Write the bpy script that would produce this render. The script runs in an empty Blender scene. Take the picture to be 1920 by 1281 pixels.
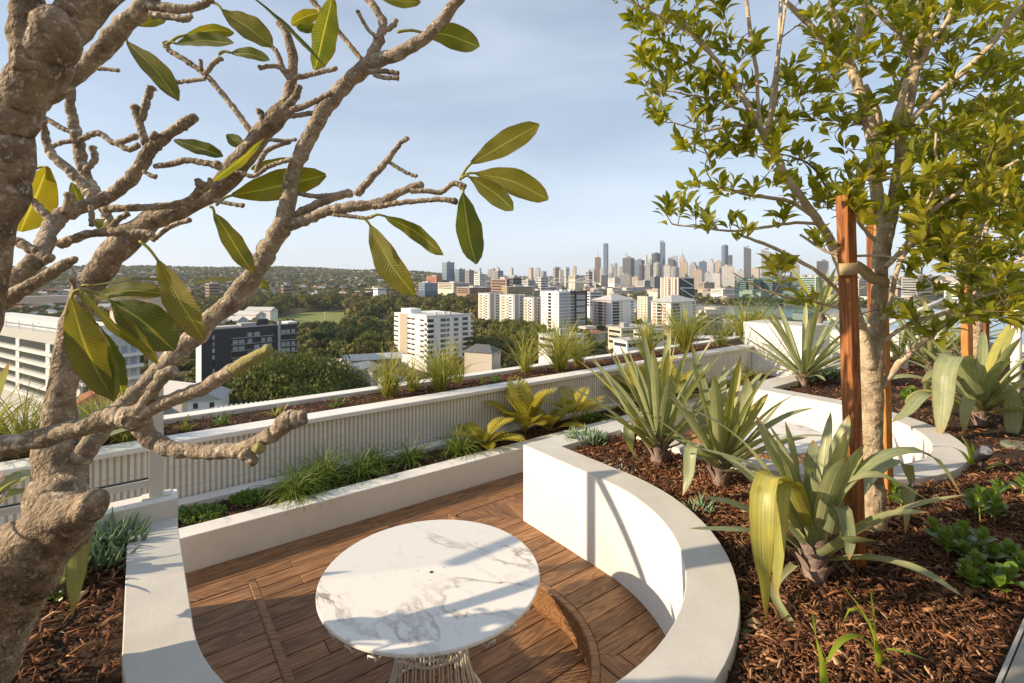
import bpy, bmesh, math, random
import numpy as np
from mathutils import Vector, Matrix, noise as mnoise

rng = np.random.default_rng(7)
random.seed(7)
scene = bpy.context.scene
col = scene.collection

# ------------------------------------------------------------------ camera
CAMZ = 2.35
FPX = 932.0            # focal length in photo pixels (1920 wide)
HOR = 517.0            # photo row of the horizon
cam_d = bpy.data.cameras.new('camera')
cam = bpy.data.objects.new('camera', cam_d)
col.objects.link(cam)
cam.location = (0, 0, CAMZ)
cam.rotation_euler = (math.radians(90), 0, 0)
cam_d.sensor_width = 36.0
cam_d.lens = FPX / 1920.0 * 36.0
cam_d.shift_y = -(640.5 - HOR) / 1920.0
cam_d.clip_start = 0.05
cam_d.clip_end = 40000
scene.camera = cam

# ------------------------------------------------------------------ sky and sun
SUN_AZ = math.atan2(-0.975, -0.215)     # direction the sun stands in, from +Y towards +X
SUN_EL = math.radians(24)
world = bpy.data.worlds.new('World')
scene.world = world
world.use_nodes = True
wn = world.node_tree.nodes
wl = world.node_tree.links
wn.clear()
w_out = wn.new('ShaderNodeOutputWorld')
w_bg = wn.new('ShaderNodeBackground')
w_sky = wn.new('ShaderNodeTexSky')
w_sky.sky_type = 'NISHITA'
w_sky.sun_disc = False
w_sky.sun_elevation = SUN_EL
w_sky.sun_rotation = SUN_AZ
w_sky.altitude = 50
w_sky.air_density = 1.0
w_sky.dust_density = 0.5
w_sky.ozone_density = 1.6
# thin high cloud, all round the sky
w_tc = wn.new('ShaderNodeTexCoord')
w_map = wn.new('ShaderNodeMapping')
w_map.inputs['Scale'].default_value = (1.0, 1.0, 4.5)
w_map.inputs['Rotation'].default_value = (0.12, 0.1, 0.5)
w_no = wn.new('ShaderNodeTexNoise')
w_no.inputs['Scale'].default_value = 1.7
w_no.inputs['Detail'].default_value = 8.0
w_no.inputs['Roughness'].default_value = 0.5
w_no.inputs['Distortion'].default_value = 0.4
w_rmp = wn.new('ShaderNodeMapRange')
w_rmp.inputs['From Min'].default_value = 0.40
w_rmp.inputs['From Max'].default_value = 0.78
w_rmp.inputs['To Min'].default_value = 0.36
w_rmp.inputs['To Max'].default_value = 0.60
w_mix = wn.new('ShaderNodeMixRGB')
w_mix.inputs['Color2'].default_value = (7.0, 7.9, 9.1, 1)
wl.new(w_tc.outputs['Generated'], w_map.inputs['Vector'])
wl.new(w_map.outputs['Vector'], w_no.inputs['Vector'])
wl.new(w_no.outputs['Fac'], w_rmp.inputs['Value'])
# the veil thickens towards the horizon all round
w_sep = wn.new('ShaderNodeSeparateXYZ'); wl.new(w_tc.outputs['Generated'], w_sep.inputs[0])
w_hz = wn.new('ShaderNodeMapRange'); w_hz.interpolation_type = 'SMOOTHSTEP'
w_hz.inputs['From Min'].default_value = 0.0; w_hz.inputs['From Max'].default_value = 0.30
w_hz.inputs['To Min'].default_value = 0.34; w_hz.inputs['To Max'].default_value = 0.0
wl.new(w_sep.outputs['Z'], w_hz.inputs['Value'])
w_add = wn.new('ShaderNodeMath'); w_add.operation = 'ADD'; w_add.use_clamp = True
wl.new(w_rmp.outputs['Result'], w_add.inputs[0]); wl.new(w_hz.outputs['Result'], w_add.inputs[1])
wl.new(w_add.outputs[0], w_mix.inputs['Fac'])
wl.new(w_sky.outputs['Color'], w_mix.inputs['Color1'])
wl.new(w_mix.outputs['Color'], w_bg.inputs['Color'])
w_bg.inputs['Strength'].default_value = 0.09
wl.new(w_bg.outputs['Background'], w_out.inputs['Surface'])

sun_d = bpy.data.lights.new('sun', 'SUN')
sun = bpy.data.objects.new('sun', sun_d)
col.objects.link(sun)
sun_d.energy = 5.0
sun_d.angle = math.radians(0.53)
sun_d.color = (1.0, 0.80, 0.56)
_sd = Vector((math.sin(SUN_AZ) * math.cos(SUN_EL), math.cos(SUN_AZ) * math.cos(SUN_EL), math.sin(SUN_EL)))
sun.rotation_euler = _sd.to_track_quat('Z', 'Y').to_euler()
sun.location = (-20, -5, 30)

vs = scene.view_settings
vs.view_transform = 'Standard'
vs.look = 'None'
vs.exposure = 0.55
vs.gamma = 1.0
scene.cycles.use_denoising = True
scene.cycles.max_bounces = 8
scene.cycles.transparent_max_bounces = 12
scene.cycles.volume_bounces = 0
scene.cycles.caustics_reflective = False
scene.cycles.caustics_refractive = False

# ------------------------------------------------------------------ helpers
def PZ(px, py, z):
    """photo pixel + known height -> point"""
    d = FPX * (CAMZ - z) / (py - HOR)
    return Vector(((px - 960.0) / FPX * d, d, z))

def PD(px, py, d):
    """photo pixel + known distance -> point"""
    return Vector(((px - 960.0) / FPX * d, d, CAMZ - (py - HOR) / FPX * d))

C0 = Vector((-0.339, 2.878))
UX, UY = 0.8, 0.6
NX, NY = 0.6, -0.8
def UN(u, n, z=0.0):
    """terrace axes (u along the parapets, n towards the house) -> point"""
    return Vector((C0.x + u * UX + n * NX, C0.y + u * UY + n * NY, z))
def toUN(x, y):
    dx, dy = x - C0.x, y - C0.y
    return dx * UX + dy * UY, dx * NX + dy * NY
U_ANG = math.atan2(UY, UX)
N_ANG = math.atan2(NY, NX)

def setp(o, label=None, cat=None, group=None, kind=None):
    if label: o['label'] = label
    if cat: o['category'] = cat
    if group: o['group'] = group
    if kind: o['kind'] = kind
    return o

def thing(name, label, cat, loc=(0, 0, 0), group=None):
    o = bpy.data.objects.new(name, None)
    o.empty_display_size = 0.2
    col.objects.link(o)
    o.location = loc
    return setp(o, label, cat, group)

def link(name, me, parent=None, loc=None):
    """an object for this mesh; meshes hold world coordinates unless loc is given"""
    o = bpy.data.objects.new(name, me)
    col.objects.link(o)
    if parent is not None:
        o.parent = parent
        pl = parent.location if parent.parent is None else (parent.location + parent.parent.location)
        o.location = (Vector(loc) if loc is not None else Vector((0, 0, 0))) - pl
    elif loc is not None:
        o.location = loc
    return o

def mesh(name, verts, faces, mats, smooth=False, recalc=False, uv=None, mi=None, colr=None):
    me = bpy.data.meshes.new(name)
    v = np.asarray(verts, dtype=np.float64)
    if isinstance(faces, np.ndarray):
        nf, k = faces.shape
        me.vertices.add(len(v)); me.vertices.foreach_set('co', v.ravel())
        me.loops.add(nf * k); me.loops.foreach_set('vertex_index', faces.ravel().astype(np.int32))
        me.polygons.add(nf)
        me.polygons.foreach_set('loop_start', np.arange(0, nf * k, k, dtype=np.int32))
        me.polygons.foreach_set('loop_total', np.full(nf, k, dtype=np.int32))
        me.update(calc_edges=True)
    else:
        me.from_pydata([tuple(p) for p in v], [], faces)
        me.update()
    if not isinstance(mats, (list, tuple)): mats = [mats]
    for m in mats: me.materials.append(m)
    if mi is not None:
        me.polygons.foreach_set('material_index', np.asarray(mi, dtype=np.int32))
    if recalc:
        bm = bmesh.new(); bm.from_mesh(me)
        bmesh.ops.recalc_face_normals(bm, faces=bm.faces)
        bm.to_mesh(me); bm.free()
    if uv is not None:
        l = me.uv_layers.new(name='UVMap')
        li = np.empty(len(me.loops), dtype=np.int32); me.loops.foreach_get('vertex_index', li)
        l.data.foreach_set('uv', np.asarray(uv, dtype=np.float32)[li].ravel())
    if colr is not None:
        a = me.color_attributes.new('Tint', 'FLOAT_COLOR', 'POINT')
        c = np.ones((len(v), 4), dtype=np.float32); c[:, :3] = np.asarray(colr)
        a.data.foreach_set('color', c.ravel())
    if smooth:
        me.polygons.foreach_set('use_smooth', np.ones(len(me.polygons), dtype=bool))
    return me

class MB:
    """collects boxes, prisms and tubes into one mesh"""
    def __init__(s): s.v = []; s.f = []; s.m = []
    def add(s, vs_, fs, m=0):
        b = len(s.v); s.v += [tuple(p) for p in vs_]
        s.f += [tuple(i + b for i in f) for f in fs]; s.m += [m] * len(fs)
    def box(s, x0, x1, y0, y1, z0, z1, m=0, M=None):
        vs_ = [Vector(p) for p in ((x0,y0,z0),(x1,y0,z0),(x1,y1,z0),(x0,y1,z0),(x0,y0,z1),(x1,y0,z1),(x1,y1,z1),(x0,y1,z1))]
        if M is not None: vs_ = [M @ p for p in vs_]
        s.add(vs_, [(0,3,2,1),(4,5,6,7),(0,1,5,4),(1,2,6,5),(2,3,7,6),(3,0,4,7)], m)
    def prism(s, poly, z0, z1, m=0):
        n = len(poly)
        vs_ = [(p[0], p[1], z0) for p in poly] + [(p[0], p[1], z1) for p in poly]
        fs = [tuple(range(n))[::-1], tuple(range(n, 2 * n))] + [(i, (i + 1) % n, n + (i + 1) % n, n + i) for i in range(n)]
        s.add(vs_, fs, m)
    def build(s, name, mats, parent=None, smooth=False, recalc=True, loc=None):
        me = mesh(name, s.v, s.f, mats, smooth=smooth, recalc=recalc, mi=s.m)
        return link(name, me, parent, loc)

def catmull(pts, sub):
    """pts (n,k) array -> smoothed array"""
    p = np.asarray(pts, dtype=float)
    if len(p) < 3 or sub < 2:
        t = np.linspace(0, len(p) - 1, (len(p) - 1) * max(sub, 1) + 1)
        return np.stack([np.interp(t, range(len(p)), p[:, i]) for i in range(p.shape[1])], 1)
    e = np.vstack([2 * p[0] - p[1], p, 2 * p[-1] - p[-2]])
    out = []
    for i in range(1, len(e) - 2):
        for k in range(sub):
            t = k / sub
            a, b, c, d = e[i - 1], e[i], e[i + 1], e[i + 2]
            out.append(0.5 * ((2 * b) + (c - a) * t + (2 * a - 5 * b + 4 * c - d) * t * t + (3 * b - a - 3 * c + d) * t ** 3))
    out.append(e[-2])
    return np.array(out)

def tube_geo(path, rad, segs=8, bump=0.0, seed=0.0, ring=0.0, cap=True, freq=2.2, end=0.35):
    """tube along path (n,3) with radii (n) -> verts, faces"""
    P = np.asarray(path, float); R = np.asarray(rad, float); n = len(P)
    T = np.gradient(P, axis=0); T /= np.linalg.norm(T, axis=1, keepdims=True) + 1e-9
    ref = np.array([0, 0, 1.0]) if abs(T[0][2]) < 0.9 else np.array([0, 1.0, 0])
    A = np.cross(T[0], ref); A /= np.linalg.norm(A)
    V = []; th = np.linspace(0, 2 * np.pi, segs, endpoint=False)
    for i in range(n):
        A = A - T[i] * A.dot(T[i]); A /= np.linalg.norm(A) + 1e-9
        B = np.cross(T[i], A)
        for t in th:
            dr = A * math.cos(t) + B * math.sin(t)
            r = R[i]
            if bump:
                q = (P[i] + dr * r) / max(R.max(), 1e-4) * freq * 0.35
                r *= 1 + bump * mnoise.noise(Vector(q) + Vector((seed, seed * 1.7, 0))) * 1.6 + bump * 0.6 * mnoise.noise(Vector(q) * 2.9 + Vector((seed, 0, 5)))
            if ring: r *= 1 + ring * math.sin(i * 2.1 + seed) * (0.5 + 0.5 * math.sin(i * 0.7))
            V.append(P[i] + dr * r)
    F = []
    for i in range(n - 1):
        for k in range(segs):
            a = i * segs + k; b = i * segs + (k + 1) % segs
            F.append((a, b, b + segs, a + segs))
    if cap:
        c0 = len(V); V.append(P[0] - T[0] * R[0] * 0.2); V.append(P[-1] + T[-1] * R[-1] * end)
        for k in range(segs):
            F.append((c0, (k + 1) % segs, k))
            F.append((c0 + 1, (n - 1) * segs + k, (n - 1) * segs + (k + 1) % segs))
    return V, F

def tube(name, path, rad, mat_, parent=None, segs=8, sub=1, smooth=True, **kw):
    pr = np.hstack([np.asarray([tuple(p) for p in path], float), np.asarray(rad, float)[:, None]])
    if sub > 1: pr = catmull(pr, sub)
    v, f = tube_geo(pr[:, :3], np.maximum(pr[:, 3], 1e-4), segs, **kw)
    return link(name, mesh(name, v, f, mat_, smooth=smooth), parent)

def ribbons(P, W, S, Nn, fold=0.25, cols=3):
    """N ribbons: P (N,K,3) midlines, W (N,K) half widths, S/Nn (N,K,3) side and normal -> verts, quads, uv"""
    N, K, _ = P.shape
    t = np.linspace(-1, 1, cols)
    V = P[:, :, None, :] + S[:, :, None, :] * (W[:, :, None, None] * t[None, None, :, None]) \
        + Nn[:, :, None, :] * (W[:, :, None, None] * fold * np.abs(t)[None, None, :, None])
    uv = np.zeros((N, K, cols, 2)); uv[..., 0] = np.linspace(0, 1, K)[None, :, None]; uv[..., 1] = (t * .5 + .5)[None, None, :]
    idx = np.arange(N * K * cols).reshape(N, K, cols)
    Q = np.stack([idx[:, :-1, :-1], idx[:, :-1, 1:], idx[:, 1:, 1:], idx[:, 1:, :-1]], -1).reshape(-1, 4)
    return V.reshape(-1, 3), Q, uv.reshape(-1, 2)

def frames(P, up=None, roll=None):
    """side and normal vectors along ribbons P (N,K,3)"""
    T = np.gradient(P, axis=1); T /= np.linalg.norm(T, axis=2, keepdims=True) + 1e-9
    if up is None: up = np.array([0, 0, 1.0])
    up = np.broadcast_to(up, P.shape[:1] + (3,))[:, None, :]
    S = np.cross(T, np.broadcast_to(up, T.shape)); l = np.linalg.norm(S, axis=2, keepdims=True)
    S = np.where(l > 1e-3, S / (l + 1e-9), np.array([1.0, 0, 0]))
    Nn = np.cross(S, T)
    if roll is not None:
        c = np.cos(roll)[:, None, None]; s = np.sin(roll)[:, None, None]
        S, Nn = S * c + Nn * s, Nn * c - S * s
    return S, Nn

def strip(path, hw, z0, z1, inset=0.0):
    """wall of half width hw along a plan path -> MB with mitred corners; a small chamfer at the top when inset > 0"""
    p = [Vector((q[0], q[1])) for q in path]; n = len(p); L = []; R = []
    for i in range(n):
        a = (p[i] - p[i - 1]).normalized() if i else (p[1] - p[0]).normalized()
        b = (p[i + 1] - p[i]).normalized() if i < n - 1 else a
        na = Vector((-a.y, a.x)); nb = Vector((-b.y, b.x))
        m = (na + nb).normalized(); k = 1.0 / max(0.3, m.dot(na))
        L.append((p[i], m * k)); R.append((p[i], -m * k))
    mb = MB(); rows = []
    prof = [(hw, z0), (hw, z1 - inset), (hw - inset, z1)] if inset else [(hw, z0), (hw, z1)]
    V = []; F = []
    m_ = len(prof); per = 2 * m_
    for i in range(n):
        for (h, z) in prof: q = L[i][0] + L[i][1] * h; V.append((q.x, q.y, z))
        for (h, z) in reversed(prof): q = R[i][0] + R[i][1] * h; V.append((q.x, q.y, z))
    for i in range(n - 1):
        for k in range(per):
            a = i * per + k; b = i * per + (k + 1) % per
            F.append((a, b, b + per, a + per))
    F.append(tuple(range(per))[::-1]); F.append(tuple(range((n - 1) * per, n * per)))
    mb.add(V, F)
    return mb

def clip(poly, a, b, c):
    """keep the part of poly with a*x + b*y <= c"""
    out = []
    for i in range(len(poly)):
        p, q = poly[i], poly[(i + 1) % len(poly)]
        dp = a * p[0] + b * p[1] - c; dq = a * q[0] + b * q[1] - c
        if dp <= 0: out.append(p)
        if (dp < 0 < dq) or (dq < 0 < dp):
            t = dp / (dp - dq); out.append((p[0] + (q[0] - p[0]) * t, p[1] + (q[1] - p[1]) * t))
    return out

# ------------------------------------------------------------------ materials
def mat(name, c, rough=0.7, var=0.0, scale=5.0, c2=None, bump=0.0, bscale=40.0, spec=0.4, metal=0.0, trans=0.0, coord='Object', tint=False, detail=6.0, tcol=None, stretch=None, rand=0.0):
    """principled material: colour mottled by noise between c and c2, fine bump, optional translucency and per-object variation"""
    m = bpy.data.materials.new(name); m.use_nodes = True
    nt = m.node_tree; nd = nt.nodes; lk = nt.links
    b = nd['Principled BSDF']; out = nd['Material Output']
    b.inputs['Roughness'].default_value = rough
    b.inputs['Specular IOR Level'].default_value = spec
    b.inputs['Metallic'].default_value = metal
    c = tuple(c) + (1,)
    tc = nd.new('ShaderNodeTexCoord'); vec = tc.outputs[coord]
    if stretch:
        mp = nd.new('ShaderNodeMapping'); mp.inputs['Scale'].default_value = stretch
        lk.new(vec, mp.inputs['Vector']); vec = mp.outputs['Vector']
    src = None
    if var or c2:
        n = nd.new('ShaderNodeTexNoise'); n.inputs['Scale'].default_value = scale; n.inputs['Detail'].default_value = detail
        n.inputs['Roughness'].default_value = 0.6
        lk.new(vec, n.inputs['Vector'])
        r = nd.new('ShaderNodeValToRGB')
        r.color_ramp.elements[0].position = 0.33; r.color_ramp.elements[1].position = 0.67
        if c2 is None: c2 = tuple(x * (1 - var) for x in c[:3])
        r.color_ramp.elements[0].color = tuple(c2[:3]) + (1,); r.color_ramp.elements[1].color = c
        lk.new(n.outputs['Fac'], r.inputs['Fac']); src = r.outputs['Color']
    if tint:
        at = nd.new('ShaderNodeAttribute'); at.attribute_name = 'Tint'
        if src is None: src = at.outputs['Color']
        else:
            mx = nd.new('ShaderNodeMixRGB'); mx.blend_type = 'MULTIPLY'; mx.inputs['Fac'].default_value = 1
            lk.new(src, mx.inputs['Color1']); lk.new(at.outputs['Color'], mx.inputs['Color2']); src = mx.outputs['Color']
    if rand:
        oi = nd.new('ShaderNodeObjectInfo'); hs = nd.new('ShaderNodeHueSaturation')
        ma = nd.new('ShaderNodeMapRange'); ma.inputs['To Min'].default_value = 1 - rand; ma.inputs['To Max'].default_value = 1 + rand
        lk.new(oi.outputs['Random'], ma.inputs['Value']); lk.new(ma.outputs['Result'], hs.inputs['Value'])
        mh = nd.new('ShaderNodeMapRange'); mh.inputs['To Min'].default_value = 0.5 - rand * 0.07; mh.inputs['To Max'].default_value = 0.5 + rand * 0.07
        lk.new(oi.outputs['Random'], mh.inputs['Value']); lk.new(mh.outputs['Result'], hs.inputs['Hue'])
        if src is None: hs.inputs['Color'].default_value = c
        else: lk.new(src, hs.inputs['Color'])
        src = hs.outputs['Color']
    if src is None: b.inputs['Base Color'].default_value = c
    else: lk.new(src, b.inputs['Base Color'])
    if bump:
        n2 = nd.new('ShaderNodeTexNoise'); n2.inputs['Scale'].default_value = bscale; n2.inputs['Detail'].default_value = 5
        bp = nd.new('ShaderNodeBump'); bp.inputs['Strength'].default_value = bump; bp.inputs['Distance'].default_value = 0.02
        lk.new(vec, n2.inputs['Vector']); lk.new(n2.outputs['Fac'], bp.inputs['Height']); lk.new(bp.outputs['Normal'], b.inputs['Normal'])
    if trans:
        t = nd.new('ShaderNodeBsdfTranslucent'); mx = nd.new('ShaderNodeMixShader'); mx.inputs['Fac'].default_value = trans
        if tcol is not None: t.inputs['Color'].default_value = tuple(tcol) + (1,)
        elif src is not None: lk.new(src, t.inputs['Color'])
        else: t.inputs['Color'].default_value = c
        lk.new(b.outputs['BSDF'], mx.inputs[1]); lk.new(t.outputs['BSDF'], mx.inputs[2]); lk.new(mx.outputs['Shader'], out.inputs['Surface'])
    return m

def N_(m): return m.node_tree.nodes, m.node_tree.links
# ------------------------------------------------------------------ terrace materials
M_white = mat('white_render', (0.80, 0.78, 0.735), 0.85, c2=(0.72, 0.70, 0.655), scale=2.2, bump=0.14, bscale=60, detail=9)
nd, lk = N_(M_white); _b = nd['Principled BSDF'].inputs['Base Color']; _s = _b.links[0].from_socket
_tc = nd.new('ShaderNodeTexCoord'); _mp = nd.new('ShaderNodeMapping'); _mp.inputs['Scale'].default_value = (7, 7, .7); lk.new(_tc.outputs['Object'], _mp.inputs['Vector'])
_n = nd.new('ShaderNodeTexNoise'); _n.inputs['Scale'].default_value = 1.0; _n.inputs['Detail'].default_value = 6; lk.new(_mp.outputs['Vector'], _n.inputs['Vector'])
_r = nd.new('ShaderNodeMapRange'); _r.inputs['From Min'].default_value = .5; _r.inputs['From Max'].default_value = .75; _r.inputs['To Max'].default_value = .22; lk.new(_n.outputs['Fac'], _r.inputs['Value'])
_m = nd.new('ShaderNodeMixRGB'); _m.inputs['Color2'].default_value = (.52, .47, .40, 1); lk.new(_r.outputs['Result'], _m.inputs['Fac']); lk.new(_s, _m.inputs['Color1']); lk.new(_m.outputs['Color'], _b)
M_cap = mat('grey_coping', (0.60, 0.575, 0.53), 0.8, var=0.16, scale=4, detail=10, bump=0.09, bscale=120)
M_curb = mat('planter_render', (0.74, 0.72, 0.67), 0.85, var=0.07, scale=4, bump=0.2, bscale=90)
M_rib = mat('ribbed_concrete', (0.76, 0.73, 0.66), 0.9, var=0.10, scale=14, bump=0.5, bscale=70, rand=0.03)
M_ribback = mat('ribbed_groove_shade', (0.46, 0.43, 0.37), 0.95, var=0.12, scale=14, bump=0.5, bscale=70)  # same concrete as the ribs, darkened to put groove shade into the colour
M_soil = mat('dark_soil', (0.05, 0.026, 0.014), 1.0, var=0.4, scale=30, bump=0.8, bscale=60)
M_frame = mat('powder_coat_frame', (0.66, 0.63, 0.58), 0.45)
M_rail = mat('white_rail_paint', (0.82, 0.82, 0.80), 0.35)
M_black = mat('black_plastic', (0.02, 0.02, 0.022), 0.45)
M_steel = mat('brushed_steel', (0.55, 0.55, 0.56), 0.3, metal=0.9)
M_edge = mat('aluminium_edging', (0.42, 0.41, 0.39), 0.5)
M_wire = mat('wire_paint', (0.74, 0.71, 0.64), 0.4)
M_chip = mat('bark_chip', (1, 1, 1), 0.9, tint=True, bump=0.3, bscale=160)
M_stone = mat('paver_stone', (0.36, 0.34, 0.30), 0.75, c2=(0.28, 0.265, 0.235), scale=9, bump=0.15, bscale=140, rand=0.06)

def wood_mat(name, ca, cb, rand=0.12):
    m = mat(name, ca, 0.55, spec=0.35); nd, lk = N_(m); b = nd['Principled BSDF']
    tc = nd.new('ShaderNodeTexCoord'); oi = nd.new('ShaderNodeObjectInfo')
    off = nd.new('ShaderNodeVectorMath'); off.operation = 'SCALE'; off.inputs[0].default_value = (37, 53, 71)
    lk.new(oi.outputs['Random'], off.inputs['Scale'])
    ad = nd.new('ShaderNodeVectorMath'); ad.operation = 'ADD'
    lk.new(tc.outputs['Object'], ad.inputs[0]); lk.new(off.outputs['Vector'], ad.inputs[1])
    mp = nd.new('ShaderNodeMapping'); mp.inputs['Scale'].default_value = (1.1, 11, 11)
    lk.new(ad.outputs['Vector'], mp.inputs['Vector'])
    n1 = nd.new('ShaderNodeTexNoise'); n1.inputs['Scale'].default_value = 1.0; n1.inputs['Detail'].default_value = 3; n1.inputs['Distortion'].default_value = 0.6
    lk.new(mp.outputs['Vector'], n1.inputs['Vector'])
    sn = nd.new('ShaderNodeMath'); sn.operation = 'MULTIPLY'; sn.inputs[1].default_value = 55
    lk.new(n1.outputs['Fac'], sn.inputs[0])
    si = nd.new('ShaderNodeMath'); si.operation = 'SINE'; lk.new(sn.outputs[0], si.inputs[0])
    mp2 = nd.new('ShaderNodeMapping'); mp2.inputs['Scale'].default_value = (4, 160, 160)
    lk.new(ad.outputs['Vector'], mp2.inputs['Vector'])
    n2 = nd.new('ShaderNodeTexNoise'); n2.inputs['Scale'].default_value = 1.0; n2.inputs['Detail'].default_value = 4
    lk.new(mp2.outputs['Vector'], n2.inputs['Vector'])
    cm = nd.new('ShaderNodeMath'); cm.operation = 'MULTIPLY_ADD'; cm.inputs[1].default_value = 0.22
    lk.new(si.outputs[0], cm.inputs[0]); lk.new(n2.outputs['Fac'], cm.inputs[2])
    r = nd.new('ShaderNodeValToRGB'); r.color_ramp.elements[0].position = 0.25; r.color_ramp.elements[1].position = 0.8
    r.color_ramp.elements[0].color = cb + (1,); r.color_ramp.elements[1].color = ca + (1,)
    lk.new(cm.outputs[0], r.inputs['Fac'])
    hs = nd.new('ShaderNodeHueSaturation'); ma = nd.new('ShaderNodeMapRange')
    ma.inputs['To Min'].default_value = 1 - rand; ma.inputs['To Max'].default_value = 1 + rand
    lk.new(oi.outputs['Random'], ma.inputs['Value']); lk.new(ma.outputs['Result'], hs.inputs['Value'])
    lk.new(r.outputs['Color'], hs.inputs['Color'])
    # pale dust scuffs
    n3 = nd.new('ShaderNodeTexNoise'); n3.inputs['Scale'].default_value = 7; n3.inputs['Detail'].default_value = 9; n3.inputs['Roughness'].default_value = 0.75
    lk.new(ad.outputs['Vector'], n3.inputs['Vector'])
    r3 = nd.new('ShaderNodeMapRange'); r3.inputs['From Min'].default_value = 0.62; r3.inputs['From Max'].default_value = 0.8; r3.inputs['To Max'].default_value = 0.35
    lk.new(n3.outputs['Fac'], r3.inputs['Value'])
    mx = nd.new('ShaderNodeMixRGB'); mx.inputs['Color2'].default_value = (0.42, 0.33, 0.25, 1)
    lk.new(r3.outputs['Result'], mx.inputs['Fac']); lk.new(hs.outputs['Color'], mx.inputs['Color1'])
    lk.new(mx.outputs['Color'], b.inputs['Base Color'])
    bp = nd.new('ShaderNodeBump'); bp.inputs['Strength'].default_value = 0.35; bp.inputs['Distance'].default_value = 0.004
    lk.new(cm.outputs[0], bp.inputs['Height']); lk.new(bp.outputs['Normal'], b.inputs['Normal'])
    return m
M_deck = wood_mat('brown_decking', (0.32, 0.165, 0.072), (0.155, 0.073, 0.031), 0.2)
M_stake2 = wood_mat('new_pine_stake', (0.56, 0.27, 0.075), (0.40, 0.16, 0.04), 0.1)
M_stake = wood_mat('hardwood_stake', (0.36, 0.14, 0.042), (0.17, 0.055, 0.016), 0.15)

def marble():
    m = mat('veined_marble', (0.8, 0.79, 0.77), 0.28, spec=0.5); nd, lk = N_(m); b = nd['Principled BSDF']
    tc = nd.new('ShaderNodeTexCoord')
    def vein(sc, dist, width, rotz, seed):
        mp = nd.new('ShaderNodeMapping'); mp.inputs['Rotation'].default_value = (0, 0, rotz); mp.inputs['Location'].default_value = (seed, seed * .7, 0); mp.inputs['Scale'].default_value = (0.55, 1.25, 1)
        lk.new(tc.outputs['Object'], mp.inputs['Vector'])
        n = nd.new('ShaderNodeTexNoise'); n.inputs['Scale'].default_value = sc; n.inputs['Detail'].default_value = 9; n.inputs['Roughness'].default_value = 0.62; n.inputs['Distortion'].default_value = dist
        lk.new(mp.outputs['Vector'], n.inputs['Vector'])
        s = nd.new('ShaderNodeMath'); s.operation = 'SUBTRACT'; s.inputs[1].default_value = 0.5; lk.new(n.outputs['Fac'], s.inputs[0])
        a = nd.new('ShaderNodeMath'); a.operation = 'ABSOLUTE'; lk.new(s.outputs[0], a.inputs[0])
        r = nd.new('ShaderNodeMapRange'); r.inputs['From Min'].default_value = 0; r.inputs['From Max'].default_value = width; r.inputs['To Min'].default_value = 1; r.inputs['To Max'].default_value = 0
        lk.new(a.outputs[0], r.inputs['Value']); return r.outputs['Result']
    v1 = vein(1.5, 0.35, 0.024, 0.75, 3.1); v2 = vein(3.3, 0.5, 0.012, 0.5, 8.3)
    # veins come and go
    n = nd.new('ShaderNodeTexNoise'); n.inputs['Scale'].default_value = 2.3; n.inputs['Detail'].default_value = 3
    lk.new(tc.outputs['Object'], n.inputs['Vector'])
    g = nd.new('ShaderNodeMapRange'); g.inputs['From Min'].default_value = 0.36; g.inputs['From Max'].default_value = 0.62
    lk.new(n.outputs['Fac'], g.inputs['Value'])
    k1 = nd.new('ShaderNodeMath'); k1.operation = 'MULTIPLY'; lk.new(v1, k1.inputs[0]); lk.new(g.outputs['Result'], k1.inputs[1])
    k2 = nd.new('ShaderNodeMath'); k2.operation = 'MULTIPLY'; k2.inputs[1].default_value = 0.35; lk.new(v2, k2.inputs[0])
    k3 = nd.new('ShaderNodeMath'); k3.operation = 'MULTIPLY'; lk.new(k2.outputs[0], k3.inputs[0]); lk.new(g.outputs['Result'], k3.inputs[1])
    su = nd.new('ShaderNodeMath'); su.operation = 'ADD'; su.use_clamp = True; lk.new(k1.outputs[0], su.inputs[0]); lk.new(k3.outputs[0], su.inputs[1])
    mx = nd.new('ShaderNodeMixRGB'); mx.inputs['Color1'].default_value = (0.80, 0.765, 0.715, 1); mx.inputs['Color2'].default_value = (0.25, 0.215, 0.175, 1)
    lk.new(su.outputs[0], mx.inputs['Fac']); lk.new(mx.outputs['Color'], b.inputs['Base Color'])
    return m
M_marble = marble()

def glass_mat(name, tintc, gloss=1.0):
    m = bpy.data.materials.new(name); m.use_nodes = True; nd, lk = N_(m); nd.clear()
    o = nd.new('ShaderNodeOutputMaterial'); t = nd.new('ShaderNodeBsdfTransparent'); t.inputs['Color'].default_value = tintc + (1,)
    g = nd.new('ShaderNodeBsdfGlossy'); g.inputs['Roughness'].default_value = 0.0
    w = nd.new('ShaderNodeLayerWeight'); w.inputs['Blend'].default_value = 0.5
    q = nd.new('ShaderNodeMath'); q.operation = 'POWER'; q.inputs[1].default_value = 4.5; lk.new(w.outputs['Facing'], q.inputs[0])
    f = nd.new('ShaderNodeMath'); f.operation = 'MULTIPLY_ADD'; f.inputs[1].default_value = 0.45; f.inputs[2].default_value = 0.025; lk.new(q.outputs[0], f.inputs[0])
    mx = nd.new('ShaderNodeMixShader'); lk.new(f.outputs[0], mx.inputs['Fac']); lk.new(t.outputs[0], mx.inputs[1]); lk.new(g.outputs[0], mx.inputs[2]); lk.new(mx.outputs[0], o.inputs['Surface'])
    return m
M_glass = glass_mat('clear_glass', (0.975, 0.985, 0.98))
M_teal = glass_mat('green_glass', (0.72, 0.84, 0.82))

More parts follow.
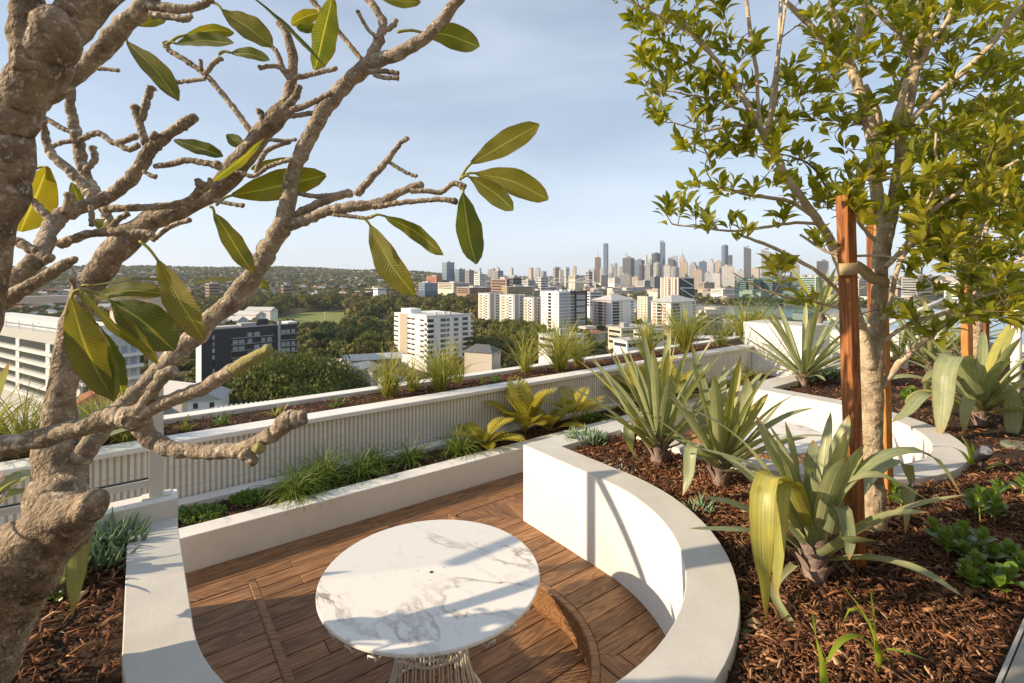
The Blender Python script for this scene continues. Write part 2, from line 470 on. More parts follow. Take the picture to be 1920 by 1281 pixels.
# ------------------------------------------------------------------ terrace structure
NOOKS = (0.0, 3.8)
WI, WO = 1.27, 1.51           # inside and outside of the curved walls
ZC, ZB, ZP = 0.85, 0.79, 0.18   # coping, planting bed, raised platform

def arc(k, r, a0=0.0, a1=math.pi, n=40):
    """points on the house side of a nook (angle 0 at +u)"""
    return [UN(k + r * math.cos(a0 + (a1 - a0) * i / n), r * math.sin(a0 + (a1 - a0) * i / n)) for i in range(n + 1)]

tb = MB()
tb.prism([UN(-14, -4.16)[:2], UN(26, -4.16)[:2], UN(26, 14)[:2], UN(-14, 14)[:2]], -56, -0.06)
setp(tb.build('terrace_slab', M_curb), kind='structure')

wc = (WI + WO) / 2; hw = (WO - WI) / 2
def nook_path(k, left_n, left_u, right_end):
    p = [UN(k - wc, left_n)] if left_u is None else [UN(left_u, left_n), UN(k - wc, left_n)]
    p += [UN(k - wc, -0.3)] + list(reversed(arc(k, wc))) + [UN(k + wc, -0.3), UN(k + wc, -0.84)]
    if right_end: p.append(UN(right_end, -0.84))
    return p
for i, k in enumerate(NOOKS):
    pth = nook_path(k, -1.215 if i == 0 else -0.84, None if i == 0 else 1.902, 1.9 if i == 0 else 9.2)
    t = thing('planter_wall', ('white curved planter wall with pale grey coping around the round marble table by the frangipani',
              'white curved planter wall with grey coping around the farther nook beyond the staked tree')[i], 'wall', UN(k, 1.39, 0))
    strip(pth, hw, -0.02, ZC - 0.004).build('wall_body', M_white, t)
    strip(pth, hw - 0.001, ZC - 0.004, ZC + 0.003, 0.003).build('coping', M_cap, t)

# kerb that carries the glass balustrade
t = thing('balustrade_kerb', 'low cream kerb under the glass balustrade at the end of the left planter', 'kerb', UN(-1.3, -1.3, 0))
k_ = strip([UN(-7, -1.30), UN(-1.262, -1.30)], 0.085, -0.02, 0.968, 0.004); k_.build('kerb_body', M_curb, t)

# bed soil
def bed_ok(u, n, m=0.0):
    for k in NOOKS:
        du = u - k
        if n >= 0:
            if math.hypot(du, n) < WO + m: return False
        elif abs(du) < WO + m: return False
    if u < -1.5: return -1.2 + m < n < 2.09 - m
    return -0.73 + m < n < 2.09 - m
def zbed(u, n):
    return ZB + 0.018 * mnoise.noise(Vector((u * 1.6, n * 1.6, 3))) + 0.012 * mnoise.noise(Vector((u * 5, n * 5, 9)))
V = []; F = []; ids = {}
st = 0.08
for iu in range(int(-7 / st), int(13 / st)):
    for im in range(int(-1.25 / st), int(2.2 / st)):
        u, n = iu * st, im * st
        if not bed_ok(u + st / 2, n + st / 2, -0.10): continue
        q = []
        for a, b in ((0, 0), (1, 0), (1, 1), (0, 1)):
            key = (iu + a, im + b)
            if key not in ids:
                uu, nn = key[0] * st, min(key[1] * st, 2.1); ids[key] = len(V); V.append(UN(uu, nn, zbed(uu, nn) - 0.012))
            q.append(ids[key])
        F.append(tuple(q[::-1]))
setp(link('planting_bed', mesh('planting_bed', V, F, M_soil, smooth=True)), kind='structure')

# low planter, ribbed wall and outer planter
U0, U1 = -7.0, 9.3
t = thing('low_planter', 'long low cream planter trough along the deck in front of the ribbed wall', 'planter', UN(1, -2.6, 0))
strip([UN(U0, -2.29), UN(U1, -2.29)], 0.10, -0.02, 0.28, 0.004).build('front_curb', M_curb, t)
strip([UN(U0, -2.965), UN(U1, -2.965)], 0.078, -0.02, 0.28, 0.004).build('back_curb', M_curb, t)
strip([UN(U0, -2.638), UN(U1, -2.638)], 0.247, -0.02, 0.225).build('soil', M_soil, t)
t = thing('ribbed_planter', 'long planter clad in vertical ribbed concrete along the terrace edge', 'planter', UN(1, -3.5, 0))
strip([UN(U0, -3.165), UN(U1, -3.165)], 0.1, -0.02, 0.775).build('backing_wall', M_ribback, t)
strip([UN(U0, -3.15), UN(U1, -3.15)], 0.128, 0.775, 0.82, 0.006).build('coping', M_white, t)
strip([UN(U0, -4.05), UN(14, -4.05)], 0.10, -0.5, 0.82, 0.006).build('outer_curb', M_white, t)
strip([UN(U0, -3.61), UN(14, -3.61)], 0.336, -0.02, 0.765).build('soil', M_soil, t)
mb = MB()
for z0, z1 in ((0.0, 0.37), (0.374, 0.57), (0.574, 0.775)):
    mb.box(-0.0135, 0.0135, -0.002, 0.022, z0, z1)
rib_me = mesh('rib', mb.v, mb.f, M_rib, recalc=True)
nr = 0; pitch = 0.048; u = -2.9
while nr < 295 and u < U1 - 0.02:
    o = link('rib', rib_me, t, UN(u, -3.066, 0.0)); o.rotation_euler.z = U_ANG
    nr += 1; u += pitch * (1.0 if u < 6.2 else 1.0)
mb = MB()
while u < U1 - 0.02:
    for z0, z1 in ((0.0, 0.37), (0.374, 0.57), (0.574, 0.775)):
        mb.box(-0.0135, 0.0135, -0.002, 0.022, z0, z1, M=Matrix.Translation(UN(u, -3.066, 0)) @ Matrix.Rotation(U_ANG, 4, 'Z'))
    u += pitch
if mb.v: setp(mb.build('rib_run', M_rib, t), kind='stuff')

# white pier at the end of the planters and the timber seat before it
t = thing('white_pier', 'square white rendered pier closing the far end of the ribbed planter', 'pier', UN(9.8, -3, 0))
mb = MB(); mb.prism([UN(9.3, -3.25)[:2], UN(10.3, -3.25)[:2], UN(10.3, -1.9)[:2], UN(9.3, -1.9)[:2]], -0.02, 1.32); mb.build('pier_body', M_white, t)
mb = MB(); mb.prism([UN(9.302, -3.248)[:2], UN(10.298, -3.248)[:2], UN(10.298, -1.902)[:2], UN(9.302, -1.902)[:2]], 1.32, 1.326); mb.build('coping', M_cap, t)
t = thing('timber_bench', 'small slatted timber bench against the white pier', 'bench', UN(8.9, -1.6, 0))
mb = MB(); mb.prism([UN(8.75, -2.0)[:2], UN(9.25, -2.0)[:2], UN(9.25, -1.0)[:2], UN(8.75, -1.0)[:2]], 0, 0.42); mb.build('base', M_white, t)
for i in range(5):
    mb = MB(); mb.box(-0.55, 0.55, -0.048, 0.048, 0.425, 0.56)
    o = mb.build('slat', M_deck, t, loc=UN(8.72 + i * 0.105 + 0.05, -1.5)); o.rotation_euler.z = N_ANG

# ------------------------------------------------------------------ decking, board by board
deck_floor = setp(link('deck_floor', mesh('deck_floor', [UN(-7, -2.2, -0.045), UN(9.3, -2.2, -0.045), UN(9.3, 1.3, -0.045), UN(-7, 1.3, -0.045)], [(0, 1, 2, 3)], M_black)), kind='structure')
def board(poly, z, ang, parent, th=0.024, ch=0.0025):
    """one deck board from a plan polygon (world xy)"""
    pts = [poly[0]]
    for p in poly[1:]:
        if (p[0] - pts[-1][0]) ** 2 + (p[1] - pts[-1][1]) ** 2 > 1e-6: pts.append(p)
    if len(pts) > 2 and (pts[0][0] - pts[-1][0]) ** 2 + (pts[0][1] - pts[-1][1]) ** 2 < 1e-6: pts.pop()
    if len(pts) < 3: return
    ar = sum(pts[i][0] * pts[(i + 1) % len(pts)][1] - pts[(i + 1) % len(pts)][0] * pts[i][1] for i in range(len(pts))) / 2
    if abs(ar) < 6e-4: return
    if ar < 0: pts = pts[::-1]
    cx = sum(p[0] for p in pts) / len(pts); cy = sum(p[1] for p in pts) / len(pts)
    ca, sa = math.cos(-ang), math.sin(-ang)
    loc = [((p[0] - cx) * ca - (p[1] - cy) * sa, (p[0] - cx) * sa + (p[1] - cy) * ca) for p in pts]
    n = len(loc); ins = []
    for i in range(n):
        p0, p1, p2 = Vector(loc[i - 1]), Vector(loc[i]), Vector(loc[(i + 1) % n])
        a = (p1 - p0).normalized(); b = (p2 - p1).normalized()
        m = (Vector((-a.y, a.x)) + Vector((-b.y, b.x)))
        m = m.normalized() if m.length > 1e-4 else Vector((-a.y, a.x))
        ins.append(p1 + m * ch / max(0.5, m.dot(Vector((-a.y, a.x)))))
    V = [(p[0], p[1], -th) for p in loc] + [(p[0], p[1], -ch) for p in loc] + [(p.x, p.y, 0) for p in ins]
    F = [tuple(range(2 * n, 3 * n))]
    for r in (0, 1):
        F += [(r * n + i, r * n + (i + 1) % n, (r + 1) * n + (i + 1) % n, (r + 1) * n + i) for i in range(n)]
    o = link('board', mesh('board', V, F, M_deck), parent, (cx, cy, z + random.uniform(-.0008, .0008)))
    o.rotation_euler.z = ang
    return o

def lay(poly_un, along, z, parent, pitch=0.14, gap=0.0065, phase=0.0, joints=None):
    """cover a plan polygon (u,n pairs) with boards along 'u' or 'n'"""
    ax = 1 if along == 'u' else 0
    lo = min(p[ax] for p in poly_un); hi = max(p[ax] for p in poly_un)
    s = math.floor((lo - phase) / pitch) * pitch + phase; row = 0
    while s < hi:
        a, b = s + gap / 2, s + pitch - gap / 2
        if ax == 1: q = clip(clip(poly_un, 0, 1, b), 0, -1, -a)
        else: q = clip(clip(poly_un, 1, 0, b), -1, 0, -a)
        row += 1; s += pitch
        if len(q) < 3: continue
        segs = [q]
        if joints:
            rr = random.Random(row * 17 + int(z * 100)); cuts = []; x = joints[0] + rr.uniform(0.2, 2.2)
            while x < joints[1]: cuts.append(x); x += rr.uniform(1.8, 2.7)
            segs = []
            for x0, x1 in zip([-99] + cuts, cuts + [99]):
                e = clip(clip(q, 1, 0, x1 - 0.0015), -1, 0, -(x0 + 0.0015)) if ax == 1 else clip(clip(q, 0, 1, x1 - 0.0015), 0, -1, -(x0 + 0.0015))
                if len(e) >= 3: segs.append(e)
        for e in segs:
            board([tuple(UN(p[0], p[1])[:2]) for p in e], z, U_ANG if along == 'u' else N_ANG, parent)

IN = 0.785; EDGE = -1.457; NOS = 0.055
lay([(-3.4, -2.185), (9.25, -2.185), (9.25, EDGE + 0.02), (-3.4, EDGE + 0.02)], 'u', 0.0, deck_floor, joints=(-3.4, 9.2), phase=-2.185)
def pa(r, a): return (r * math.cos(a), r * math.sin(a))
for i, k in enumerate(NOOKS):
    fl = [(k - IN - .02, EDGE + 0.02), (k + IN + .02, EDGE + 0.02), (k + IN + .02, 0)] + [(k + p[0], p[1]) for p in (pa(IN + .02, math.pi * j / 24) for j in range(25))] + [(k - IN - .02, 0)]
    lay(fl, 'u', 0.0, deck_floor, phase=-2.185, joints=(k - 1, k + 1) if i == 0 else None)
    x_l = -3.2 if i == 0 else k - 1.9; x_r = k + 1.9; cF = IN + 0.022
    ep = [UN(x_l, EDGE + 0.022), UN(k - cF, EDGE + 0.022), UN(k - cF, -0.2)] + list(reversed(arc(k, cF, n=36))) + [UN(k + cF, -0.2), UN(k + cF, EDGE + 0.022), UN(x_r, EDGE + 0.022)]
    pf = setp(strip(ep, 0.012, -0.03, ZP - 0.035).build('raised_deck', M_deck), kind='structure')
    r0, r1 = IN + NOS, WI + 0.01; m45 = math.radians(39)
    right = [(k + r0, EDGE + NOS), (k + 1.30, -0.97)] + [(k + r1, -0.9)] + [(k + p[0], p[1]) for p in (pa(r1, m45 * j / 10) for j in range(11))] + [(k + p[0], p[1]) for p in (pa(r0, m45 * (10 - j) / 10) for j in range(11))]
    lay(right, 'u', ZP, pf, phase=0.03)
    wedge = [(k + r0, EDGE + NOS), (k + 1.9, EDGE + NOS), (k + 1.9, -0.95), (k + 1.30, -0.97)]
    lay(wedge, 'n', ZP, pf, phase=0.02)
    bot = [(k + p[0], p[1]) for p in (pa(r0, m45 + (math.pi - 2 * m45) * j / 16) for j in range(17))] + [(k + p[0], p[1]) for p in (pa(r1, math.pi - m45 - (math.pi - 2 * m45) * j / 16) for j in range(17))]
    # two halves keep every board a single piece
    lay(clip(bot, -1, 0, -k), 'n', ZP, pf, phase=0.05); lay(clip(bot, 1, 0, k), 'n', ZP, pf, phase=0.05)
    left = [(k - r0, EDGE + NOS), (k - r1 - (0.0 if i == 0 else .0), EDGE + NOS)] + [(k - r1, 0)] + [(k - p[0], p[1]) for p in (pa(r1, m45 * j / 10) for j in range(1, 11))] + [(k - p[0], p[1]) for p in (pa(r0, m45 * (10 - j) / 10) for j in range(11))]
    lay(left, 'u', ZP, pf, phase=0.03)
    if i == 0: lay([(-3.2, EDGE + NOS), (-r1 - .004, EDGE + NOS), (-r1 - .004, -1.385), (-3.2, -1.385)], 'u', ZP, pf, phase=0.03)
    if i == 1: lay([(k - 1.9, EDGE + NOS), (k - r1 - .004, EDGE + NOS), (k - r1 - .004, -0.95), (k - 1.9, -0.95)], 'n', ZP, pf, phase=0.02)
    cN = IN + NOS / 2
    ep = [UN(x_l, EDGE + NOS / 2), UN(k - cN, EDGE + NOS / 2), UN(k - cN, -0.2)] + list(reversed(arc(k, cN, n=36))) + [UN(k + cN, -0.2), UN(k + cN, EDGE + NOS / 2), UN(x_r, EDGE + NOS / 2)]
    strip(ep, NOS / 2 - 0.001, ZP - 0.035, ZP + 0.003, 0.008).build('nosing', M_deck, pf)

# ------------------------------------------------------------------ paving by the house
pave = setp(link('paving', mesh('paving', [UN(-8, 2.11, ZC - .04), UN(14, 2.11, ZC - .04), UN(14, 9, ZC - .04), UN(-8, 9, ZC - .04)], [(0, 1, 2, 3)], M_soil)), kind='structure')
pv = MB(); pv.box(-0.397, 0.397, -0.197, 0.197, -0.03, 0.0); pv_me = mesh('paver', pv.v, pv.f, M_stone, recalc=True)
for i in range(-6, 14):
    for j in range(8):
        o = link('paver', pv_me, pave, UN(i * 0.8 + (0.4 if j % 2 else 0), 2.125 + 0.2 + j * 0.4, ZC + random.uniform(-.001, .001))); o.rotation_euler.z = U_ANG
strip([UN(-8, 2.116), UN(14, 2.116)], 0.0065, 0.6, ZC + 0.002).build('edging_strip', M_edge, pave)

# ------------------------------------------------------------------ bark mulch
def chips(name, pts, zs, smin, smax, seed, bright=1.0):
    r = np.random.default_rng(seed); n = len(pts)
    ln = r.uniform(smin, smax, n) * r.uniform(0.4, 1.0, n); wd = ln * np.where(r.uniform(0, 1, n) < .45, r.uniform(0.04, 0.12, n), r.uniform(0.10, 0.34, n))
    az = r.uniform(0, 2 * np.pi, n); tl = r.normal(0, 0.38, n); ro = r.normal(0, 0.5, n)
    T = np.stack([np.cos(az) * np.cos(tl), np.sin(az) * np.cos(tl), np.sin(tl)], 1)
    c = np.stack([pts[:, 0], pts[:, 1], zs + r.uniform(0.0, 0.022, n)], 1)
    bend = r.normal(0, 0.16, n)
    K = 3; s = np.linspace(-.5, .5, K)
    P = c[:, None, :] + T[:, None, :] * (ln[:, None] * s[None, :])[..., None]
    P[:, :, 2] += (bend * ln)[:, None] * (1 - (2 * s[None, :]) ** 2)
    W = wd[:, None] * np.array([0.55, 1.0, 0.45])[None, :] * 0.5
    W = W * r.uniform(0.6, 1.2, (n, K))
    S, Nn = frames(P, roll=ro)
    # thin slab: the top ribbon and a lower copy joined at the edges
    th = (wd * 0.22 + 0.0015)[:, None, None]
    A = P + S * W[..., None]; B = P - S * W[..., None]
    V = np.stack([A + Nn * th * .5, B + Nn * th * .5, B - Nn * th * .5, A - Nn * th * .5], 2)
    idx = np.arange(n * K * 4).reshape(n, K, 4); Q = []
    for j in range(4):
        Q.append(np.stack([idx[:, :-1, j], idx[:, :-1, (j + 1) % 4], idx[:, 1:, (j + 1) % 4], idx[:, 1:, j]], -1).reshape(-1, 4))
    Q.append(idx[:, 0, ::-1].reshape(-1, 4)); Q.append(idx[:, -1, :].reshape(-1, 4))
    base = np.array([[0.16, 0.066, 0.027], [0.25, 0.11, 0.047], [0.085, 0.035, 0.016], [0.36, 0.19, 0.092], [0.46, 0.29, 0.165]])
    ci = r.choice(5, n, p=[0.33, 0.22, 0.31, 0.09, 0.05]); pt = np.array([.75 + .55 * mnoise.noise(Vector((x * 1.7, y * 1.7, 2))) + .25 for x, y in pts]); cc = base[ci] * (r.uniform(0.6, 1.25, n) * pt)[:, None] * bright
    return setp(link(name, mesh(name, V.reshape(-1, 3), np.vstack(Q), M_chip, colr=np.repeat(cc, K * 4, 0))), kind='stuff')

def scatter(n, u0, u1, n0, n1, ok):
    out = []
    while len(out) < n:
        a = rng.uniform(u0, u1, 4000); b = rng.uniform(n0, n1, 4000)
        out += [(x, y) for x, y in zip(a, b) if ok(x, y)]
    return out[:n]
def chips_un(name, un, zf, smin, smax, seed, bright=1.0):
    pts = np.array([tuple(UN(a, b)[:2]) for a, b in un]); zs = np.array([zf(a, b) for a, b in un])
    return chips(name, pts, zs, smin, smax, seed, bright)
okb = lambda a, b: bed_ok(a, b, 0.015)
near = scatter(20000, 0.2, 4.3, -0.74, 2.09, okb)
near += scatter(11000, -3.4, -0.2, -1.2, 2.09, okb)
near += scatter(6000, 4.3, 10.0, -0.74, 2.09, okb)
chips_un('bark_mulch', near, zbed, 0.02, 0.105, 3)
chips_un('bark_mulch', scatter(14000, 0.2, 4.0, -0.74, 2.09, okb), zbed, 0.008, 0.04, 4)
chips_un('low_planter_mulch', scatter(8000, -2.2, 7.5, -2.875, -2.40, lambda a, b: True), lambda a, b: 0.232 + 0.02 * mnoise.noise(Vector((a * 3, b * 3, 0))), 0.02, 0.07, 5)
chips_un('outer_planter_mulch', scatter(9000, -4.5, 9.2, -3.93, -3.30, lambda a, b: True), lambda a, b: 0.772 + 0.02 * mnoise.noise(Vector((a * 3, b * 3, 5))), 0.02, 0.075, 6, 1.1)
# ------------------------------------------------------------------ tables
def lathe(prof, n=64):
    V = []; F = []
    for r, z in prof:
        for i in range(n): V.append((r * math.cos(2 * math.pi * i / n), r * math.sin(2 * math.pi * i / n), z))
    for j in range(len(prof) - 1):
        for i in range(n):
            F.append((j * n + i, j * n + (i + 1) % n, (j + 1) * n + (i + 1) % n, (j + 1) * n + i))
    F.append(tuple(range(n))[::-1]); F.append(tuple(range((len(prof) - 1) * n, len(prof) * n)))
    return V, F
def ring_tube(R, z, r, n=48, s=8):
    V = []; F = []
    for i in range(n):
        a = 2 * math.pi * i / n
        for k in range(s):
            b = 2 * math.pi * k / s; V.append(((R + r * math.cos(b)) * math.cos(a), (R + r * math.cos(b)) * math.sin(a), z + r * math.sin(b)))
    for i in range(n):
        for k in range(s): F.append((i * s + k, ((i + 1) % n) * s + k, ((i + 1) % n) * s + (k + 1) % s, i * s + (k + 1) % s))
    return V, F
top_me = mesh('table_top', *lathe([(0.570, 0.695), (0.588, 0.699), (0.593, 0.704), (0.593, 0.715), (0.591, 0.719), (0.588, 0.72)], 96), M_marble, recalc=True)
hole_me = mesh('centre_hole', *lathe([(0.011, 0.7203), (0.011, 0.7206)], 16), M_black)
pin_me = mesh('pin_hole', *lathe([(0.0035, 0.7203), (0.0035, 0.7206)], 10), M_black)
prof = [(0.46, .688), (0.545, .684), (0.572, .672), (0.570, .655), (0.54, .648), (0.44, .636), (0.33, .60), (0.25, .53), (0.205, .43), (0.19, .34), (0.20, .22), (0.235, .10), (0.285, .012)]
def leg_pts(side):
    o = []
    for r, z in prof:
        h = 0.019 if r > 0.5 else 0.019 * (r / 0.5) ** 0.8
        o.append((r, side * h, z))
    return o
pa_, pb_ = leg_pts(1), leg_pts(-1)
loop = [pa_[i] for i in range(12, 1, -1)] + [pb_[i] for i in range(2, 13)]
lp = np.array(loop); v, f = tube_geo(lp, np.full(len(lp), 0.0042), 6); loop_me = mesh('wire_loop', v, f, M_wire, smooth=True)
rings = [mesh('hoop', *ring_tube(R, z, r), M_wire, smooth=True) for R, z, r in ((0.285, 0.01, 0.009), (0.186, 0.34, 0.007), (0.45, 0.641, 0.005), (0.55, 0.689, 0.006))]
def table(loc, label):
    t = thing('round_table', label, 'table', loc, 'marble topped wire tables')
    tp = link('table_top', top_me, t, loc); tp.rotation_euler.z = 2.6
    h = bpy.data.objects.new('centre_hole', hole_me); col.objects.link(h); h.parent = tp
    for dx, dy in ((0.07, 0.03), (-0.04, 0.06), (-0.03, -0.07)):
        h = bpy.data.objects.new('pin_hole', pin_me); col.objects.link(h); h.parent = tp; h.location = (dx, dy, 0)
    for i in range(26):
        o = link('wire_loop', loop_me, t, loc); o.rotation_euler.z = 2 * math.pi * i / 26 + 0.05
    for m in rings: link('hoop', m, t, loc)
    return t
table(Vector((-0.442, 2.733, 0.0)), 'round white marble table on a wire base in the nook by the frangipani')
table(UN(3.75, -0.05, 0.0), 'round white marble table half hidden in the farther nook behind the spiky bromeliads')

# ------------------------------------------------------------------ glass balustrade on the kerb
KZ = 0.968
t = thing('glass_balustrade', 'framed clear glass balustrade with a square cream post on the left kerb', 'balustrade', UN(-1.366, -1.345, KZ))
PU = -1.37; PN = -1.335
def obox(name, m, parent, u0, u1, n0, n1, z0, z1):
    mb = MB(); mb.prism([UN(u0, n0)[:2], UN(u1, n0)[:2], UN(u1, n1)[:2], UN(u0, n1)[:2]], z0, z1); return mb.build(name, m, parent)
obox('post', M_frame, t, PU - .037, PU + .037, PN - .03, PN + .03, KZ + .008, 2.235)
obox('base_plate', M_frame, t, PU - .075, PU + .075, PN - .045, PN + .045, KZ, KZ + .008)
obox('top_rail', M_frame, t, PU - 1.72, PU - .037, PN - .03, PN + .03, 2.195, 2.235)
obox('bottom_rail', M_frame, t, PU - 1.72, PU - .037, PN - .022, PN + .022, KZ + .075, KZ + .115)
obox('rubber_gasket', M_black, t, PU - 1.72, PU - .038, PN - .009, PN + .009, KZ + .115, KZ + .123)
obox('pane', M_glass, t, PU - 1.72, PU - .038, PN - .005, PN + .005, KZ + .123, 2.195)
t = thing('tap_standpipe', 'slim metal standpipe with a small tap behind the glass panel', 'tap', UN(-1.95, -2.0, 0))
obox('pipe_post', M_frame, t, -2.03, -1.975, -2.02, -1.98, 0, 0.98)
tube('hose', [UN(-1.95, -1.99, .93), UN(-1.945, -1.98, .6), UN(-1.93, -1.97, .3), UN(-1.92, -1.97, 0.01)], [.009] * 4, mat('dark_hose', (0.03, 0.045, 0.06), 0.5), t, sub=4)
tube('tap_body', [UN(-1.93, -1.97, .80), UN(-1.90, -1.96, .79), UN(-1.87, -1.955, .75)], [.022, .028, .018], M_steel, t, sub=4, segs=12)
# ------------------------------------------------------------------ bark and leaf materials
def bark(name, ca, cb, spot, sscale, bscale, bs=0.6, spotamt=0.45, scars=0.0):
    """mottled bark: lichen blotches, dark pores and leaf scars, coarse and fine relief"""
    m = mat(name, ca, 0.9, c2=cb, scale=16, detail=10, bump=bs, bscale=bscale); nd, lk = N_(m); b = nd['Principled BSDF']
    src = b.inputs['Base Color'].links[0].from_socket; tc = nd.new('ShaderNodeTexCoord')
    def layer(src, sc, lo, hi, amt, colr, det=4):
        n = nd.new('ShaderNodeTexNoise'); n.inputs['Scale'].default_value = sc; n.inputs['Detail'].default_value = det; n.inputs['Roughness'].default_value = .65; lk.new(tc.outputs['Object'], n.inputs['Vector'])
        r = nd.new('ShaderNodeMapRange'); r.inputs['From Min'].default_value = lo; r.inputs['From Max'].default_value = hi; r.inputs['To Max'].default_value = amt; lk.new(n.outputs['Fac'], r.inputs['Value'])
        mx = nd.new('ShaderNodeMixRGB'); mx.inputs['Color2'].default_value = colr + (1,); lk.new(r.outputs['Result'], mx.inputs['Fac']); lk.new(src, mx.inputs['Color1']); return mx.outputs['Color']
    src = layer(src, 7, .5, .72, .55, tuple(x * .55 for x in cb))
    src = layer(src, sscale, .57, .64, spotamt, spot, 5)
    src = layer(src, sscale * 3.1, .60, .66, spotamt * .9, tuple(min(1, x * 1.15) for x in spot), 3)
    h = None
    if scars:
        v = nd.new('ShaderNodeTexVoronoi'); v.inputs['Scale'].default_value = scars; lk.new(tc.outputs['Object'], v.inputs['Vector'])
        r = nd.new('ShaderNodeMapRange'); r.inputs['From Min'].default_value = .05; r.inputs['From Max'].default_value = .20; r.inputs['To Min'].default_value = .6; r.inputs['To Max'].default_value = 0; lk.new(v.outputs['Distance'], r.inputs['Value'])
        mx = nd.new('ShaderNodeMixRGB'); mx.inputs['Color2'].default_value = tuple(x * .35 for x in cb) + (1,); lk.new(r.outputs['Result'], mx.inputs['Fac']); lk.new(src, mx.inputs['Color1']); src = mx.outputs['Color']
    lk.new(src, b.inputs['Base Color'])
    for n in nd:
        if n.type == 'BUMP':
            n.inputs['Distance'].default_value = .03
            bp = nd.new('ShaderNodeBump'); bp.inputs['Strength'].default_value = .3; bp.inputs['Distance'].default_value = .03; k = nd.new('ShaderNodeTexNoise'); k.inputs['Scale'].default_value = bscale * .3; k.inputs['Detail'].default_value = 6; lk.new(tc.outputs['Object'], k.inputs['Vector']); lk.new(k.outputs['Fac'], bp.inputs['Height']); lk.new(bp.outputs['Normal'], n.inputs['Normal']); break
    return m
M_fbark = bark('frangipani_bark', (0.47, 0.385, 0.28), (0.20, 0.15, 0.10), (0.68, 0.61, 0.50), 34, 80, 0.5, .7, 26)
M_fold = bark('frangipani_old_bark', (0.43, 0.335, 0.23), (0.14, 0.098, 0.06), (0.64, 0.56, 0.45), 26, 60, 0.8, .6, 14)
M_fgreen = bark('frangipani_green_tip', (0.27, 0.27, 0.07), (0.36, 0.30, 0.14), (0.5, 0.42, 0.3), 22, 40, 0.4)
M_tbark = bark('pale_smooth_bark', (0.62, 0.52, 0.37), (0.42, 0.33, 0.22), (0.68, 0.60, 0.47), 14, 40, 0.45)
M_twig = mat('purple_twig', (0.20, 0.12, 0.085), 0.8, var=0.4, scale=20)

